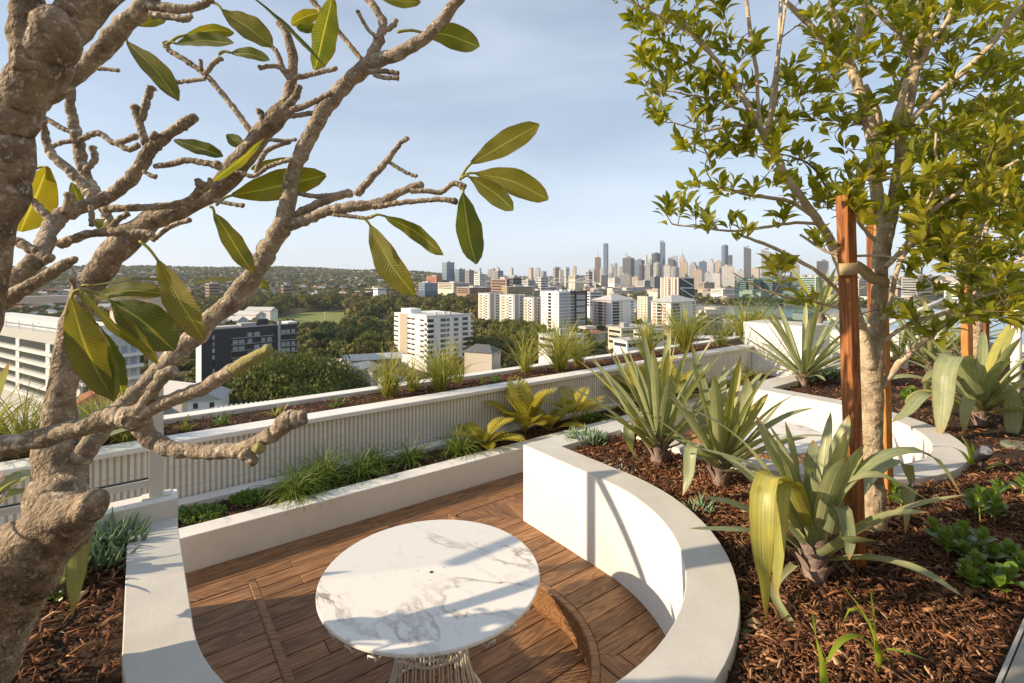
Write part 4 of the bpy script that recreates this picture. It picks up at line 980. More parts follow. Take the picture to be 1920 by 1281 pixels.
def staked_tree(name_label, base, limbs, masks, nclust, dr, ln, seed, nlead, bark_m, lean=0.0):
    """limbs: lists of (px, py, width px, distance); masks: (photo polygon, clusters, dmin, dmax)"""
    r = np.random.default_rng(seed)
    t = thing('leafy_tree', name_label, 'tree', base, 'staked young trees in the planter')
    nodes = []
    for i, L in enumerate(limbs):
        P3 = np.array([tuple(PD(p[0], p[1], p[3])) for p in L]); R = np.array([p[2] * p[3] / FPX / 2 * (.78 if p[2] > 8 else .95) for p in L])
        pr = catmull(np.hstack([P3, R[:, None]]), 7); rr = pr[:, 3] * np.array([1 + .07 * mnoise.noise(Vector((k * .5, i * 3.1, 0))) for k in range(len(pr))])
        q = pr[:, :3].copy(); am = 0.006 if len(L) > 2 else 0
        for k in range(1, len(q) - 1): q[k] += am * np.array([mnoise.noise(Vector((k * .4, i * 7., 1))), mnoise.noise(Vector((k * .4, i * 7., 5))), mnoise.noise(Vector((k * .4, i * 7., 9)))])
        v, f = tube_geo(q, np.maximum(rr, .0018), 12 if i == 0 else 8, bump=0.09 if i == 0 else .05, seed=i)
        link('trunk' if i == 0 else 'limb', mesh('limb', v, f, (M_tlow if i == 0 else bark_m) if R.max() > .006 else M_twig, smooth=True), t)
        nodes += [tuple(x) for x in pr[(6 if i else len(pr) // 2):, :3]]
    nodes = np.array(nodes); TV = []; TF = []; mats = []
    def twig(a, b, ra, rb):
        a = np.array(a); b = np.array(b); m = (a + b) / 2 + r.normal(0, .10, 3) * np.linalg.norm(b - a); m[2] -= 0.04 * np.linalg.norm(b - a)
        q = catmull(np.array([a, m, b]), 5); v, f = tube_geo(q, np.linspace(ra, rb, len(q)), 5); o = len(TV); TV.extend(v); TF.extend([tuple(j + o for j in g) for g in f])
        return q[-1] - q[-3]
    new = []
    for poly, cnt, d0, d1 in masks:
        xs = [p[0] for p in poly]; ys = [p[1] for p in poly]; k = 0; tries = 0
        while k < cnt and tries < cnt * 60:
            tries += 1
            px, py = r.uniform(min(xs), max(xs)), r.uniform(min(ys), max(ys))
            if not inpoly(px, py, poly): continue
            p = np.array(tuple(PD(px, py, r.uniform(d0, d1))))
            allN = nodes if not new else np.vstack([nodes, np.array(new)])
            dd = np.linalg.norm(allN - p, axis=1) + np.where(allN[:, 2] > p[2], .12, 0); j = dd.argmin()
            L = np.linalg.norm(allN[j] - p)
            if L < 0.03: continue
            if L > 0.55: p = allN[j] + (p - allN[j]) * 0.55 / L * r.uniform(.7, 1.1); L = .5
            r_up = None; td = twig(allN[j], p, min(.0055, .0022 + L * .006), .0016)
            if L > 0.12: new += [tuple(allN[j] * .5 + p * .5), tuple(allN[j] * .25 + p * .75)]
            new.append(tuple(p)); mats += leaf_mats(p, td + np.array([0, 0, .03]), int(r.integers(7, 13)), ln, r)
            if L > 0.14: mats += leaf_mats(allN[j] * .35 + p * .65, td + np.array([0, 0, .05]), int(r.integers(3, 6)), ln, r)
            k += 1
    if TV: setp(link('twig_spray', mesh('twig_spray', TV, TF, M_twig, smooth=True), t), kind='stuff')
    M = np.array(mats); dist = M[:, 1, 3]; X = M[:, 0, 3] / M[:, 1, 3] * FPX + 960; Y = HOR - (M[:, 2, 3] - CAMZ) / M[:, 1, 3] * FPX
    inv = (X > 0) & (X < 1920) & (Y > 0) & (Y < 1281); order = np.argsort(np.where(inv, dist, dist + 50))
    for i in order[:nlead]:
        o = bpy.data.objects.new('leaf', leaf_me); col.objects.link(o); o.parent = t
        A = M[i].copy(); A[:3, 3] -= np.array(base); o.matrix_local = Matrix(A.tolist())
    rest = M[order[nlead:]]
    if len(rest):
        Vh = np.hstack([LV, np.ones((len(LV), 1))]); VV = np.einsum('nij,vj->nvi', rest, Vh)[:, :, :3].reshape(-1, 3)
        QQ = (LQ[None] + (np.arange(len(rest)) * len(LV))[:, None, None]).reshape(-1, 4)
        setp(link('foliage', mesh('foliage', VV, QQ, M_leaf2, smooth=True, uv=np.tile(LUV, (len(rest), 1))), t), kind='stuff')
    return t
M_leaf2 = veined('glossy_tree_leaf_mass', (0.13, 0.160, 0.014), (0.39, 0.345, 0.03), (0.34, 0.34, 0.07), 7, 0.5, 0.45, (2.5, 2.3, 0.75), rough=0.32, vw=0.9)
# the mass has one object id: let the fine noise carry the variation instead
for n_ in M_leaf2.node_tree.nodes:
    if n_.type == 'TEX_NOISE': n_.inputs['Scale'].default_value = 9.0

d0 = 3.05
LT = [
    [(1641, 1012, 58, 3.05), (1637, 940, 50, 3.05), (1633, 850, 49, 3.05), (1634, 760, 50, 3.05), (1634, 690, 52, 3.05), (1640, 640, 44, 3.05), (1647, 581, 32, 3.05), (1648, 540, 32, 3.05), (1650, 497, 36, 3.05), (1655, 457, 36, 3.05), (1672, 405, 27, 3.05), (1679, 350, 25, 3.05), (1688, 300, 24, 3.05), (1690, 253, 22, 3.05), (1704, 199, 22, 3.05), (1712, 145, 23, 3.05), (1720, 105, 22, 3.05), (1726, 58, 18, 3.05), (1727, -10, 14, 3.05), (1735, -120, 8, 3.0)],
    [(1632, 690, 30, 3.02), (1622, 640, 26, 3.0), (1600, 570, 22, 2.98), (1575, 500, 21, 2.95), (1556, 450, 21, 2.93), (1520, 395, 20, 2.9), (1480, 340, 19, 2.88), (1441, 270, 17, 2.85), (1410, 212, 15, 2.83), (1370, 150, 13, 2.82), (1335, 104, 11, 2.8), (1300, 62, 8, 2.8), (1262, 25, 5, 2.8)],
    [(1656, 440, 26, 3.08), (1640, 330, 27, 3.1), (1636, 265, 27, 3.1), (1623, 211, 26, 3.1), (1609, 164, 23, 3.1), (1594, 122, 21, 3.1), (1574, 103, 16, 3.08), (1543, 75, 15, 3.05), (1520, 49, 14, 3.03), (1475, 5, 12, 3.0), (1430, -40, 8, 3.0)],
    [(1594, 120, 16, 3.1), (1604, 85, 16, 3.1), (1612, 55, 15, 3.1), (1616, 28, 14, 3.1), (1628, -20, 12, 3.1)], [(1580, 104, 13, 3.08), (1571, 54, 13, 3.08), (1562, 20, 11, 3.06), (1550, -20, 9, 3.0)],
    [(1655, 330, 16, 3.15), (1650, 262, 17, 3.18), (1645, 211, 16, 3.18), (1622, 160, 13, 3.15)], [(1662, 270, 16, 3.0), (1685, 205, 15, 2.98), (1700, 150, 13, 2.98)],
    [(1700, 240, 17, 3.0), (1720, 214, 16, 2.95), (1778, 159, 15, 2.9), (1824, 119, 14, 2.85), (1871, 68, 13, 2.8), (1899, 30, 11, 2.75), (1940, -20, 9, 2.7)],
    [(1722, 130, 15, 3.02), (1735, 100, 14, 3.0), (1752, 70, 12, 2.98), (1775, 40, 11, 2.95), (1797, -10, 9, 2.9)], [(1735, 95, 10, 3.0), (1742, 55, 11, 3.0), (1755, 0, 9, 3.0)],
    [(1428, 245, 10, 2.84), (1421, 190, 9, 2.84), (1418, 130, 9, 2.84), (1408, 70, 8, 2.84), (1398, -10, 7, 2.84)], [(1440, 255, 9, 2.86), (1452, 190, 8, 2.88), (1460, 100, 8, 2.9), (1464, 0, 7, 2.92)],
    [(1436, 262, 8, 2.84), (1450, 160, 6, 2.84), (1475, 0, 5, 2.84)], [(1712, 110, 8, 3.0), (1690, 68, 7, 2.98), (1660, 40, 6, 2.96), (1610, -8, 5, 2.95)],
    [(1545, 425, 11, 2.92), (1510, 395, 10, 2.9), (1470, 375, 8, 2.87), (1400, 365, 6, 2.85), (1336, 344, 4, 2.82)], [(1530, 420, 7, 2.9), (1490, 418, 6, 2.88), (1440, 425, 6, 2.86), (1385, 433, 5, 2.85), (1335, 430, 4, 2.84), (1260, 420, 3, 2.83)],
    [(1590, 570, 10, 2.96), (1552, 525, 9, 2.92), (1500, 490, 8, 2.88), (1440, 460, 7, 2.85), (1385, 440, 5, 2.82)], [(1625, 620, 7, 2.98), (1580, 580, 6, 2.9), (1470, 555, 5, 2.8), (1420, 538, 4, 2.78), (1370, 508, 3, 2.75)],
    [(1420, 215, 7, 2.84), (1385, 205, 6, 2.83), (1340, 187, 5, 2.82), (1290, 178, 4, 2.8), (1235, 166, 3, 2.8)], [(1415, 235, 7, 2.84), (1370, 236, 6, 2.83), (1320, 245, 4, 2.82), (1262, 230, 3, 2.8)], [(1400, 160, 6, 2.84), (1330, 140, 4, 2.82), (1260, 100, 3, 2.8)], [(1345, 115, 6, 2.8), (1290, 62, 5, 2.78), (1230, 28, 4, 2.76), (1175, 0, 3, 2.75)],
    [(1652, 726, 17, 3.04), (1672, 700, 16, 3.0), (1697, 670, 16, 2.98), (1740, 632, 14, 2.95), (1783, 596, 13, 2.9), (1850, 540, 10, 2.85), (1925, 480, 7, 2.8)], [(1655, 640, 10, 3.02), (1709, 606, 9, 2.95), (1782, 584, 8, 2.85), (1830, 560, 6, 2.8), (1920, 535, 5, 2.7)],
    [(1662, 500, 12, 3.0), (1690, 470, 12, 2.95), (1735, 408, 12, 2.9), (1775, 375, 10, 2.85), (1822, 348, 8, 2.8), (1910, 300, 6, 2.7)], [(1655, 600, 11, 3.0), (1668, 570, 11, 2.96), (1685, 497, 11, 2.9), (1708, 457, 12, 2.88), (1737, 404, 11, 2.86), (1760, 340, 9, 2.85), (1775, 280, 7, 2.83)],
    [(1640, 450, 10, 3.0), (1620, 430, 9, 2.95), (1600, 400, 8, 2.9), (1580, 370, 7, 2.85)], [(1500, 440, 5, 2.86), (1560, 475, 5, 2.8), (1650, 480, 5, 2.72), (1740, 490, 4, 2.65)],
    [(1560, 370, 4, 2.85), (1520, 310, 4, 2.83), (1450, 285, 3, 2.8)], [(1690, 470, 5, 2.8), (1720, 420, 5, 2.78), (1750, 350, 4, 2.75), (1755, 250, 4, 2.72)],
]
MA = [  # photo outline of each part of the crown, clusters, near, far
    ([(1150, -20), (1185, 80), (1195, 200), (1260, 250), (1300, 300), (1420, 300), (1440, 200), (1400, -20)], 76, 2.65, 3.05),
    ([(1230, 385), (1290, 310), (1400, 330), (1500, 400), (1470, 440), (1380, 450), (1260, 425)], 20, 2.7, 3.0),
    ([(1420, 300), (1440, 120), (1500, -20), (1650, -20), (1640, 200), (1620, 420), (1520, 400)], 88, 2.6, 3.5),
    ([(1640, -20), (1930, -20), (1930, 330), (1740, 340), (1680, 300)], 160, 2.6, 3.9),
    ([(1560, 230), (1760, 270), (1760, 430), (1600, 420)], 18, 2.55, 2.9),
    ([(1720, 320), (1930, 320), (1930, 600), (1800, 600), (1700, 500)], 110, 2.45, 3.4),
    ([(1440, 480), (1540, 430), (1570, 520), (1520, 570), (1440, 545)], 8, 2.6, 2.85),
    ([(1640, 560), (1760, 540), (1800, 600), (1720, 640)], 6, 2.7, 3.0),
    ([(1150, -20), (1500, -20), (1450, -160), (1200, -120)], 26, 2.6, 3.3), ([(1500, -20), (1950, -20), (1900, -220), (1550, -220)], 40, 2.5, 3.6),
]
BASE1 = tuple(UN(*toUN(2.225, 3.05), ZB))
staked_tree('pale barked leafy tree tied to square timber stakes behind the drooping bromeliad', BASE1, LT, MA, 0, 0, 0.098, 11, 300, M_tbark)
LT2 = [[(1832, 672, 26, 6.6), (1830, 610, 26, 6.6), (1836, 540, 24, 6.6), (1826, 470, 18, 6.6), (1842, 400, 14, 6.6), (1838, 300, 10, 6.6), (1850, 180, 7, 6.6)],
       [(1834, 560, 14, 6.6), (1800, 480, 11, 6.5), (1770, 400, 9, 6.4), (1750, 300, 6, 6.4)], [(1832, 540, 14, 6.6), (1870, 470, 11, 6.5), (1900, 380, 9, 6.4), (1925, 280, 6, 6.4)], [(1834, 500, 10, 6.6), (1850, 430, 8, 6.8), (1880, 300, 6, 6.9)]]
staked_tree('leafy tree tied with webbing farther along the bed near the pool', tuple(PD(1832, 672, 6.6)), LT2,
            [([(1690, 250), (1930, 150), (1930, 560), (1800, 540), (1700, 460)], 240, 5.8, 7.4)], 0, 0, 0.12, 12, 40, M_tbark)

def stake(label, px, base_y, top_px, top_y, d, w=0.075, rot=0.25, sm=None):
    a = PD(px, base_y, d); b = PD(top_px, top_y, d); h = (b - a).length; mb = MB(); k = w / 2
    mb.add([(-k, -k, -.15), (k, -k, -.15), (k, k, -.15), (-k, k, -.15), (-k, -k, h), (k, -k, h), (k, k, h), (-k, k, h)], [(0, 3, 2, 1), (4, 5, 6, 7), (0, 1, 5, 4), (1, 2, 6, 5), (2, 3, 7, 6), (3, 0, 4, 7)])
    me = mesh('timber_stake', mb.v, mb.f, sm or M_stake, recalc=True)
    # grain runs along the mesh x axis: model the stake lying down and stand it up
    for v in me.vertices: v.co = Vector((v.co.z, v.co.y, -v.co.x))
    o = setp(link('timber_stake', me, None, tuple(a)), label, 'stake', 'timber tree stakes')
    q = (b - a).to_track_quat('X', 'Z'); o.rotation_mode = 'QUATERNION'; o.rotation_quaternion = q @ Matrix.Rotation(rot, 4, 'X').to_quaternion()
    bv = o.modifiers.new('bevel', 'BEVEL'); bv.width = 0.004; bv.segments = 1
    return o
stake('rust red square timber stake with webbing round it in front of the pale trunk', 1606, 1064, 1585, 366, 2.66, 0.066, 0.32)
stake('orange brown timber stake close behind the pale tree trunk', 1664, 935, 1650, 420, 3.45, 0.056, 0.2, M_stake2)
stake('dark timber stake seen between the limbs behind the pale trunk', 1640, 880, 1632, 392, 3.75, 0.055, 0.9)
stake('orange timber stake beside the tree near the pool', 1814, 690, 1810, 470, 6.3, 0.085, 0.2, M_stake2)
stake('thin timber stake behind the tree near the pool', 1846, 680, 1848, 500, 6.9, 0.07, 0.2)
M_web = mat('hessian_webbing', (0.52, 0.39, 0.22), 0.95, var=0.2, scale=60, bump=0.5, bscale=300)
def band(label, pts, h):
    P = np.array([tuple(PD(*p)) for p in pts]); P = catmull(P, 6); V = []; F = []
    for i, p in enumerate(P): V += [p + np.array([0, 0, h / 2]), p - np.array([0, 0, h / 2])]
    for i in range(len(P) - 1): F.append((2 * i, 2 * i + 1, 2 * i + 3, 2 * i + 2))
    o = setp(link('webbing_tie', mesh('webbing_tie', V, F, M_web, smooth=True)), label, 'strap'); s = o.modifiers.new('thick', 'SOLIDIFY'); s.thickness = 0.003; return o
band('beige webbing tie wrapped round the rust red stake and the trunk', [(1650, 530, 3.10), (1610, 500, 2.85), (1576, 503, 2.70), (1573, 505, 2.63), (1586, 505, 2.598), (1606, 504, 2.60), (1611, 502, 2.66), (1630, 520, 2.85), (1668, 532, 2.98)], 0.062)
band('beige webbing tie on the tree near the pool', [(1806, 600, 6.24), (1830, 596, 6.4), (1870, 585, 6.5), (1915, 575, 6.6)], 0.09)

# ------------------------------------------------------------------ bromeliads
def strap(parent, pts3, w, roll=0.0, K=14, name='leaf', m=None):
    q = catmull(np.array([tuple(p) for p in pts3]), 6); s = np.r_[0, np.cumsum(np.linalg.norm(np.diff(q, axis=0), axis=1))]; s /= s[-1]
    tt = np.linspace(0, 1, K); P = np.stack([np.interp(tt, s, q[:, i]) for i in range(3)], 1)
    pf_ = np.interp(tt, [0, .15, .55, .8, .93, 1], [.95, .80, 1.0, .80, .42, .03]); W = w / 2 * pf_
    S, Nn = frames(P[None], roll=np.array([roll]))
    V, Q, uv = ribbons(P[None], W[None], S, Nn, fold=0.0, cols=5)
    V = V.reshape(K, 5, 3); ch = np.interp(tt, [0, .5, 1], [.55, .30, .12])
    for j, t_ in enumerate((-1, -.5, 0, .5, 1)): V[:, j] += Nn[0] * (W * ch * t_ * t_)[:, None]
    return link(name, mesh(name, V.reshape(-1, 3), Q, m or M_brom, smooth=True, uv=uv), parent)
def bromeliad(base, label, n, L, w, seed, el0=0.35, el1=1.25, droop=0.5, extra=(), stem=True, yel=()):
    r = random.Random(seed); b = Vector(base)
    t = thing('bromeliad', label, 'plant', tuple(b), 'large grey green bromeliads')
    for i in range(n):
        f = i / max(1, n - 1); az = i * 2.39996 + r.uniform(-.25, .25)
        el = el1 - (el1 - el0) * f + r.uniform(-.10, .10); ln = L * (0.72 + .40 * math.sin(math.pi * (0.25 + .6 * f))) * r.uniform(.85, 1.1)
        dr = droop * (0.25 + f) * r.uniform(.4, 1.4)
        h = Vector((math.cos(az), math.sin(az), 0)); p = b + Vector((0, 0, .10 + .10 * (1 - f))) + h * 0.035; pts = [p]; e = el
        for k in range(5):
            p = p + (h * math.cos(e) + Vector((0, 0, math.sin(e)))) * ln / 5; e -= dr * (0.12 + 0.16 * k) * (1 if k > 0 else .4); pts.append(p)
        strap(t, pts, w * r.uniform(.66, .98), r.uniform(-.25, .25), m=M_bromyel if r.random() < .06 else None)
    for j, (pts, wp) in enumerate(extra): strap(t, [PD(*p) for p in pts], wp * .92, m=M_bromyel if j in yel else None)
    if stem:
        for i in range(16):
            az = i * 2.39996; f = i / 15; h = Vector((math.cos(az), math.sin(az), 0)); z = .02 + .15 * f
            p0 = b + h * 0.055 + Vector((0, 0, z - .03)); strap(t, [p0, p0 + h * .025 + Vector((0, 0, .06)), p0 + h * (.05 + .02 * r.random()) + Vector((0, 0, .12))], .07, 0, 6, 'dry_bract', M_bromdry)
        tube('stem', [b + Vector((0, 0, -.05)), b + Vector((0, 0, .1)), b + Vector((0, 0, .22))], [.05, .062, .045], M_bromdry, t, sub=3, bump=.2)
    return t
def bz(px, py): return PZ(px, py, ZB)
bromeliad(bz(1236, 868), 'upright bromeliad with stiff grey green leaves beside the square corner of the coping', 34, 0.86, 0.085, 1, .55, 1.40, .22,
          [([(1215, 840, 4.2), (1190, 800, 4.1), (1150, 730, 4.05), (1108, 662, 4.0)], .085), ([(1225, 830, 4.2), (1200, 760, 4.2), (1165, 690, 4.2), (1143, 640, 4.2)], .11), ([(1205, 820, 4.1), (1180, 800, 4.0), (1185, 850, 3.95), (1212, 870, 3.95)], .10)])
bromeliad(bz(1350, 908), 'bromeliad with a broad upright blade between the corner bromeliad and the staked trunk', 24, 0.74, 0.095, 2, .45, 1.35, .35,
          [([(1362, 880, 3.68), (1385, 820, 3.66), (1400, 760, 3.66), (1400, 704, 3.68)], .13), ([(1330, 860, 3.6), (1300, 800, 3.6), (1270, 750, 3.6), (1250, 730, 3.6)], .08), ([(1335, 870, 3.6), (1300, 835, 3.45), (1290, 900, 3.38), (1280, 930, 3.36)], .10), ([(1375, 860, 3.65), (1420, 810, 3.6), (1470, 750, 3.55)], .08)])
bromeliad(bz(1528, 1085), 'large drooping bromeliad with arching yellow green leaves at the foot of the rust red stake', 20, 0.62, 0.100, 3, .55, 1.40, .35,
          [([(1505, 985, 2.5), (1470, 905, 2.36), (1437, 900, 2.26), (1428, 1000, 2.2), (1437, 1165, 2.17)], .118), ([(1512, 975, 2.5), (1490, 910, 2.38), (1468, 915, 2.3), (1462, 985, 2.27), (1455, 1120, 2.25)], .085),
           ([(1495, 985, 2.5), (1440, 890, 2.46), (1370, 810, 2.46), (1246, 742, 2.5)], .075), ([(1490, 990, 2.5), (1430, 890, 2.42), (1380, 862, 2.42), (1290, 835, 2.45)], .072),
           ([(1480, 1030, 2.45), (1420, 1000, 2.35), (1350, 993, 2.3), (1292, 991, 2.28)], .060), ([(1545, 985, 2.5), (1600, 905, 2.46), (1660, 858, 2.44), (1730, 848, 2.42), (1770, 880, 2.40), (1803, 932, 2.38)], .105),
           ([(1540, 1000, 2.48), (1585, 915, 2.34), (1640, 892, 2.28), (1700, 915, 2.25), (1776, 964, 2.22)], .090), ([(1560, 1000, 2.7), (1640, 890, 2.8), (1695, 868, 2.84), (1704, 930, 2.84), (1697, 1002, 2.84)], .10),
           ([(1528, 980, 2.5), (1520, 900, 2.48), (1512, 848, 2.5)], .12), ([(1545, 985, 2.52), (1565, 880, 2.56), (1592, 778, 2.62)], .105), ([(1515, 985, 2.5), (1492, 880, 2.52), (1472, 790, 2.56)], .09),
           ([(1500, 985, 2.52), (1460, 880, 2.56), (1425, 800, 2.66), (1408, 790, 2.7)], .09), ([(1560, 1000, 2.42), (1575, 950, 2.32), (1590, 1000, 2.26), (1592, 1050, 2.24)], .08),
           ([(1490, 1060, 2.5), (1450, 1110, 2.35), (1500, 1190, 2.15), (1560, 1235, 2.05)], .05)], yel=(0, 1))
bromeliad(bz(1507, 722), 'spiky bromeliad in the square planter in front of the white pier', 30, 1.0, 0.11, 4, .25, 1.25, .2)
bromeliad(bz(1838, 795), 'broad bromeliad with hanging leaves beside the garden spotlight', 24, 0.95, 0.145, 5, .5, 1.3, .95,
          [([(1820, 740, 5.1), (1800, 670, 4.9), (1775, 690, 4.8), (1768, 760, 4.75), (1762, 822, 4.72)], .22), ([(1855, 740, 5.2), (1880, 720, 5.1), (1898, 760, 5.0), (1898, 832, 4.95)], .17), ([(1800, 770, 5.1), (1740, 740, 5.0), (1700, 775, 4.9), (1672, 792, 4.85)], .16)])
bromeliad(PZ(1745, 700, ZB), 'bromeliad with thin arching leaves behind the twin timber stake', 22, 1.1, 0.11, 6, .3, 1.2, .6)
bromeliad(PZ(1690, 690, ZB), 'bromeliad crowded behind the pale tree trunk', 18, 1.0, 0.11, 16, .3, 1.2, .5)
bromeliad(PZ(1600, 680, ZB), 'bromeliad half hidden behind the rust red stake', 18, 0.9, 0.10, 17, .3, 1.2, .4)
bromeliad(PZ(1790, 668, ZB), 'bromeliad at the foot of the tree near the pool', 18, 1.3, 0.13, 18, .3, 1.2, .5)
bromeliad(UN(10.6, -2.2, 1.35), 'bromeliad standing just behind the white pier', 20, 1.1, 0.12, 7, .3, 1.25, .3)
bromeliad(PD(-70, 1010, 1.95), 'bromeliad with long strap leaves under the frangipani trunk', 4, .6, .10, 8, .6, 1.2, .5,
          [([(-40, 960, 1.9), (20, 905, 1.95), (60, 890, 2.0), (98, 905, 2.05)], .11), ([(-40, 985, 1.9), (10, 935, 1.9), (50, 925, 1.95), (95, 935, 2.0)], .10), ([(-40, 880, 1.9), (0, 858, 1.95), (40, 850, 2.0)], .09)])
bromeliad(PZ(112, 1105, ZB), 'young bromeliad with two broad hanging leaves by the left coping', 3, .35, .07, 9, .9, 1.3, .3,
          [([(118, 1080, 2.1), (140, 1000, 2.05), (152, 990, 2.0), (143, 1080, 1.92), (135, 1158, 1.9)], .085), ([(110, 1090, 2.1), (150, 1010, 2.1), (155, 985, 2.12), (162, 960, 2.15)], .07), ([(115, 1095, 2.1), (105, 1085, 2.0), (95, 1110, 1.95)], .07)])
bromeliad(UN(-2.75, 0.55, ZB), 'bromeliad out in the left planter beyond the frangipani', 16, .75, .09, 21, .5, 1.3, .4)
bromeliad(UN(-2.5, 1.25, ZB), 'bromeliad in the left planter near the paving', 16, .7, .09, 22, .5, 1.3, .4)
# ------------------------------------------------------------------ grasses and small plants
M_grassA = mat('lomandra_blade', (0.25, 0.275, 0.045), 0.5, c2=(0.38, 0.36, 0.08), scale=3, trans=0.35, tcol=(0.42, 0.42, 0.07))
M_grassB = mat('mondo_blade', (0.11, 0.175, 0.03), 0.45, c2=(0.20, 0.25, 0.05), scale=6, trans=0.3, tcol=(0.26, 0.36, 0.05))
M_zamia = mat('zamia_leaflet', (0.46, 0.385, 0.04), 0.4, c2=(0.31, 0.285, 0.035), scale=5, trans=0.3, tcol=(0.55, 0.46, 0.05))
M_succ = mat('chalk_stick', (0.20, 0.29, 0.18), 0.5, c2=(0.15, 0.24, 0.10), scale=20)
M_cover = mat('round_ground_cover', (0.11, 0.20, 0.035), 0.35, c2=(0.17, 0.27, 0.06), scale=18, trans=0.25, tcol=(0.25, 0.4, 0.05))
M_silver = mat('silver_ground_cover', (0.34, 0.38, 0.30), 0.8)
M_pep = mat('peperomia_leaf', (0.085, 0.165, 0.02), 0.28, c2=(0.14, 0.22, 0.03), scale=15, trans=0.25, tcol=(0.4, 0.5, 0.06))
M_weed = mat('bright_seedling', (0.26, 0.34, 0.03), 0.4, trans=0.4, tcol=(0.5, 0.6, 0.05))

def clump(name, label, base, n, L, w, m, seed, spread=0.06, el0=0.5, el1=1.5, droop=0.9, cat='grass', group=None, K=7):
    r = np.random.default_rng(seed); az = r.uniform(0, 2 * np.pi, n); el = r.uniform(el0, el1, n); ln = L * r.uniform(.55, 1.12, n)
    h = np.stack([np.cos(az), np.sin(az)], 1); P = np.zeros((n, K, 3)); rr = spread * np.sqrt(r.uniform(0, 1, n))
    a2 = r.uniform(0, 2 * np.pi, n); P[:, 0, 0] = base[0] + rr * np.cos(a2); P[:, 0, 1] = base[1] + rr * np.sin(a2); P[:, 0, 2] = base[2] - .01
    e = el.copy(); dr = droop * r.uniform(.3, 1.4, n)
    for k in range(1, K):
        P[:, k, :2] = P[:, k - 1, :2] + h * (np.cos(e) * ln / (K - 1))[:, None]; P[:, k, 2] = P[:, k - 1, 2] + np.sin(e) * ln / (K - 1); e = e - dr * (0.08 + 0.07 * k)
    P[:, :, 2] = np.maximum(P[:, :, 2], base[2] + .004)
    W = (w / 2 * r.uniform(.7, 1.2, n))[:, None] * np.interp(np.linspace(0, 1, K), [0, .3, .75, 1], [.8, 1, .75, .08])[None]
    S, Nn = frames(P, roll=r.normal(0, .5, n)); V, Q, uv = ribbons(P, W, S, Nn, fold=.3, cols=3)
    b = Vector(base); o = link(name, mesh(name, V - np.array(tuple(b)), Q, m, smooth=True, uv=uv), None, tuple(b))
    return setp(o, label, cat, group)
ZO, ZL = 0.775, 0.235
def on_outer(px, n=-3.6):
    # point of the outer planter under photo column px
    k = (px - 960) / FPX; d = ((n + NX * C0.x + NY * C0.y)) / (NX * k + NY); return Vector((k * d, d, ZO))
def on_low(px, n=-2.62):
    k = (px - 960) / FPX; d = ((n + NX * C0.x + NY * C0.y)) / (NX * k + NY); return Vector((k * d, d, ZL))
g1 = 'tall grass clumps in the outer planter'
gl = 'tall yellow green grass clump in the outer ribbed planter against the city'
for i, (px, n, cnt, L, lab) in enumerate(((730, -3.62, 170, .72, 'loose grass clump in the outer planter next to the small leafy weeds'), (775, -3.75, 70, .55, 'thin grass tuft wedged between the two grass clumps before the white block'), (826, -3.5, 210, .84, 'full grass clump in the outer planter before the white apartment block'), (860, -3.75, 60, .5, 'short grass tuft beside the full clump before the white block'),
        (985, -3.8, 90, .85, 'sparse upright grass clump against the outer curb before the yellow apartment row'), (1050, -3.55, 260, 1.05, 'dense tall grass clump before the black and white tower'), (1085, -3.7, 110, .8, 'smaller grass clump leaning on the dense tall one'), (1212, -3.6, 190, .95, 'medium grass clump before the terracotta panelled tower'), (1284, -3.55, 260, 1.2, 'broad grass clump before the hip roofed tower closest to the river'), (1396, -3.65, 190, 1.25, 'grass clump before the river near the white pier'), (1352, -3.5, 80, .8, 'small grass tuft between the broad clump and the pier'))):
    clump('grass_clump', lab, on_outer(px, n), cnt, L, 0.011 + .004 * (px > 1100), M_grassA, 50 + i, .07, .85, 1.54, .5, group=g1)
clump('grass_clump', 'grass clump standing behind the white pier', UN(10.6, -3.6, ZO), 160, 1.1, .014, M_grassA, 66, .09, .8, 1.5, .5, group=g1)
for i, (px, n, cnt, L) in enumerate(((-40, -3.6, 170, .75), (40, -3.55, 130, .7), (110, -3.7, 90, .6), (190, -3.6, 150, .72), (240, -3.45, 80, .5))):
    clump('grass_clump', 'tall yellow green grass clump in the outer planter behind the frangipani trunk', on_outer(px, n), cnt, L, .012, M_grassA, 70 + i, .07, .7, 1.5, .7, group='tall grass clumps behind the frangipani')
for i, px in enumerate((350, 415, 520, 632, 905, 930)):
    clump('leafy_weed', 'small leafy green plant in the mulch of the outer planter', on_outer(px, -3.55), 16, .17, .022, M_cover if i % 2 else M_grassA, 90 + i, .05, .5, 1.4, .5, cat='plant', group='small plants in the outer planter')
for i, (px, n, cnt, L) in enumerate(((556, -2.52, 420, .46), (604, -2.66, 420, .48), (678, -2.60, 260, .40), (705, -2.74, 220, .38), (768, -2.66, 200, .38), (862, -2.56, 260, .46))):
    clump('mondo_grass', 'dark green tufted grass in the low planter beside the deck', on_low(px, n), cnt, L, .0075, M_grassB, 110 + i, .075, .45, 1.5, 1.25, group='tufted grasses in the low planter')
for i, (px, n) in enumerate(((1340, -2.6), (1385, -2.55), (1405, -2.7))):
    clump('mondo_grass', 'small tufted grass near the far end of the low planter', on_low(px, n), 90, .45, .012, M_grassA, 130 + i, .07, .6, 1.5, .8, group='tufted grasses at the far end of the low planter')

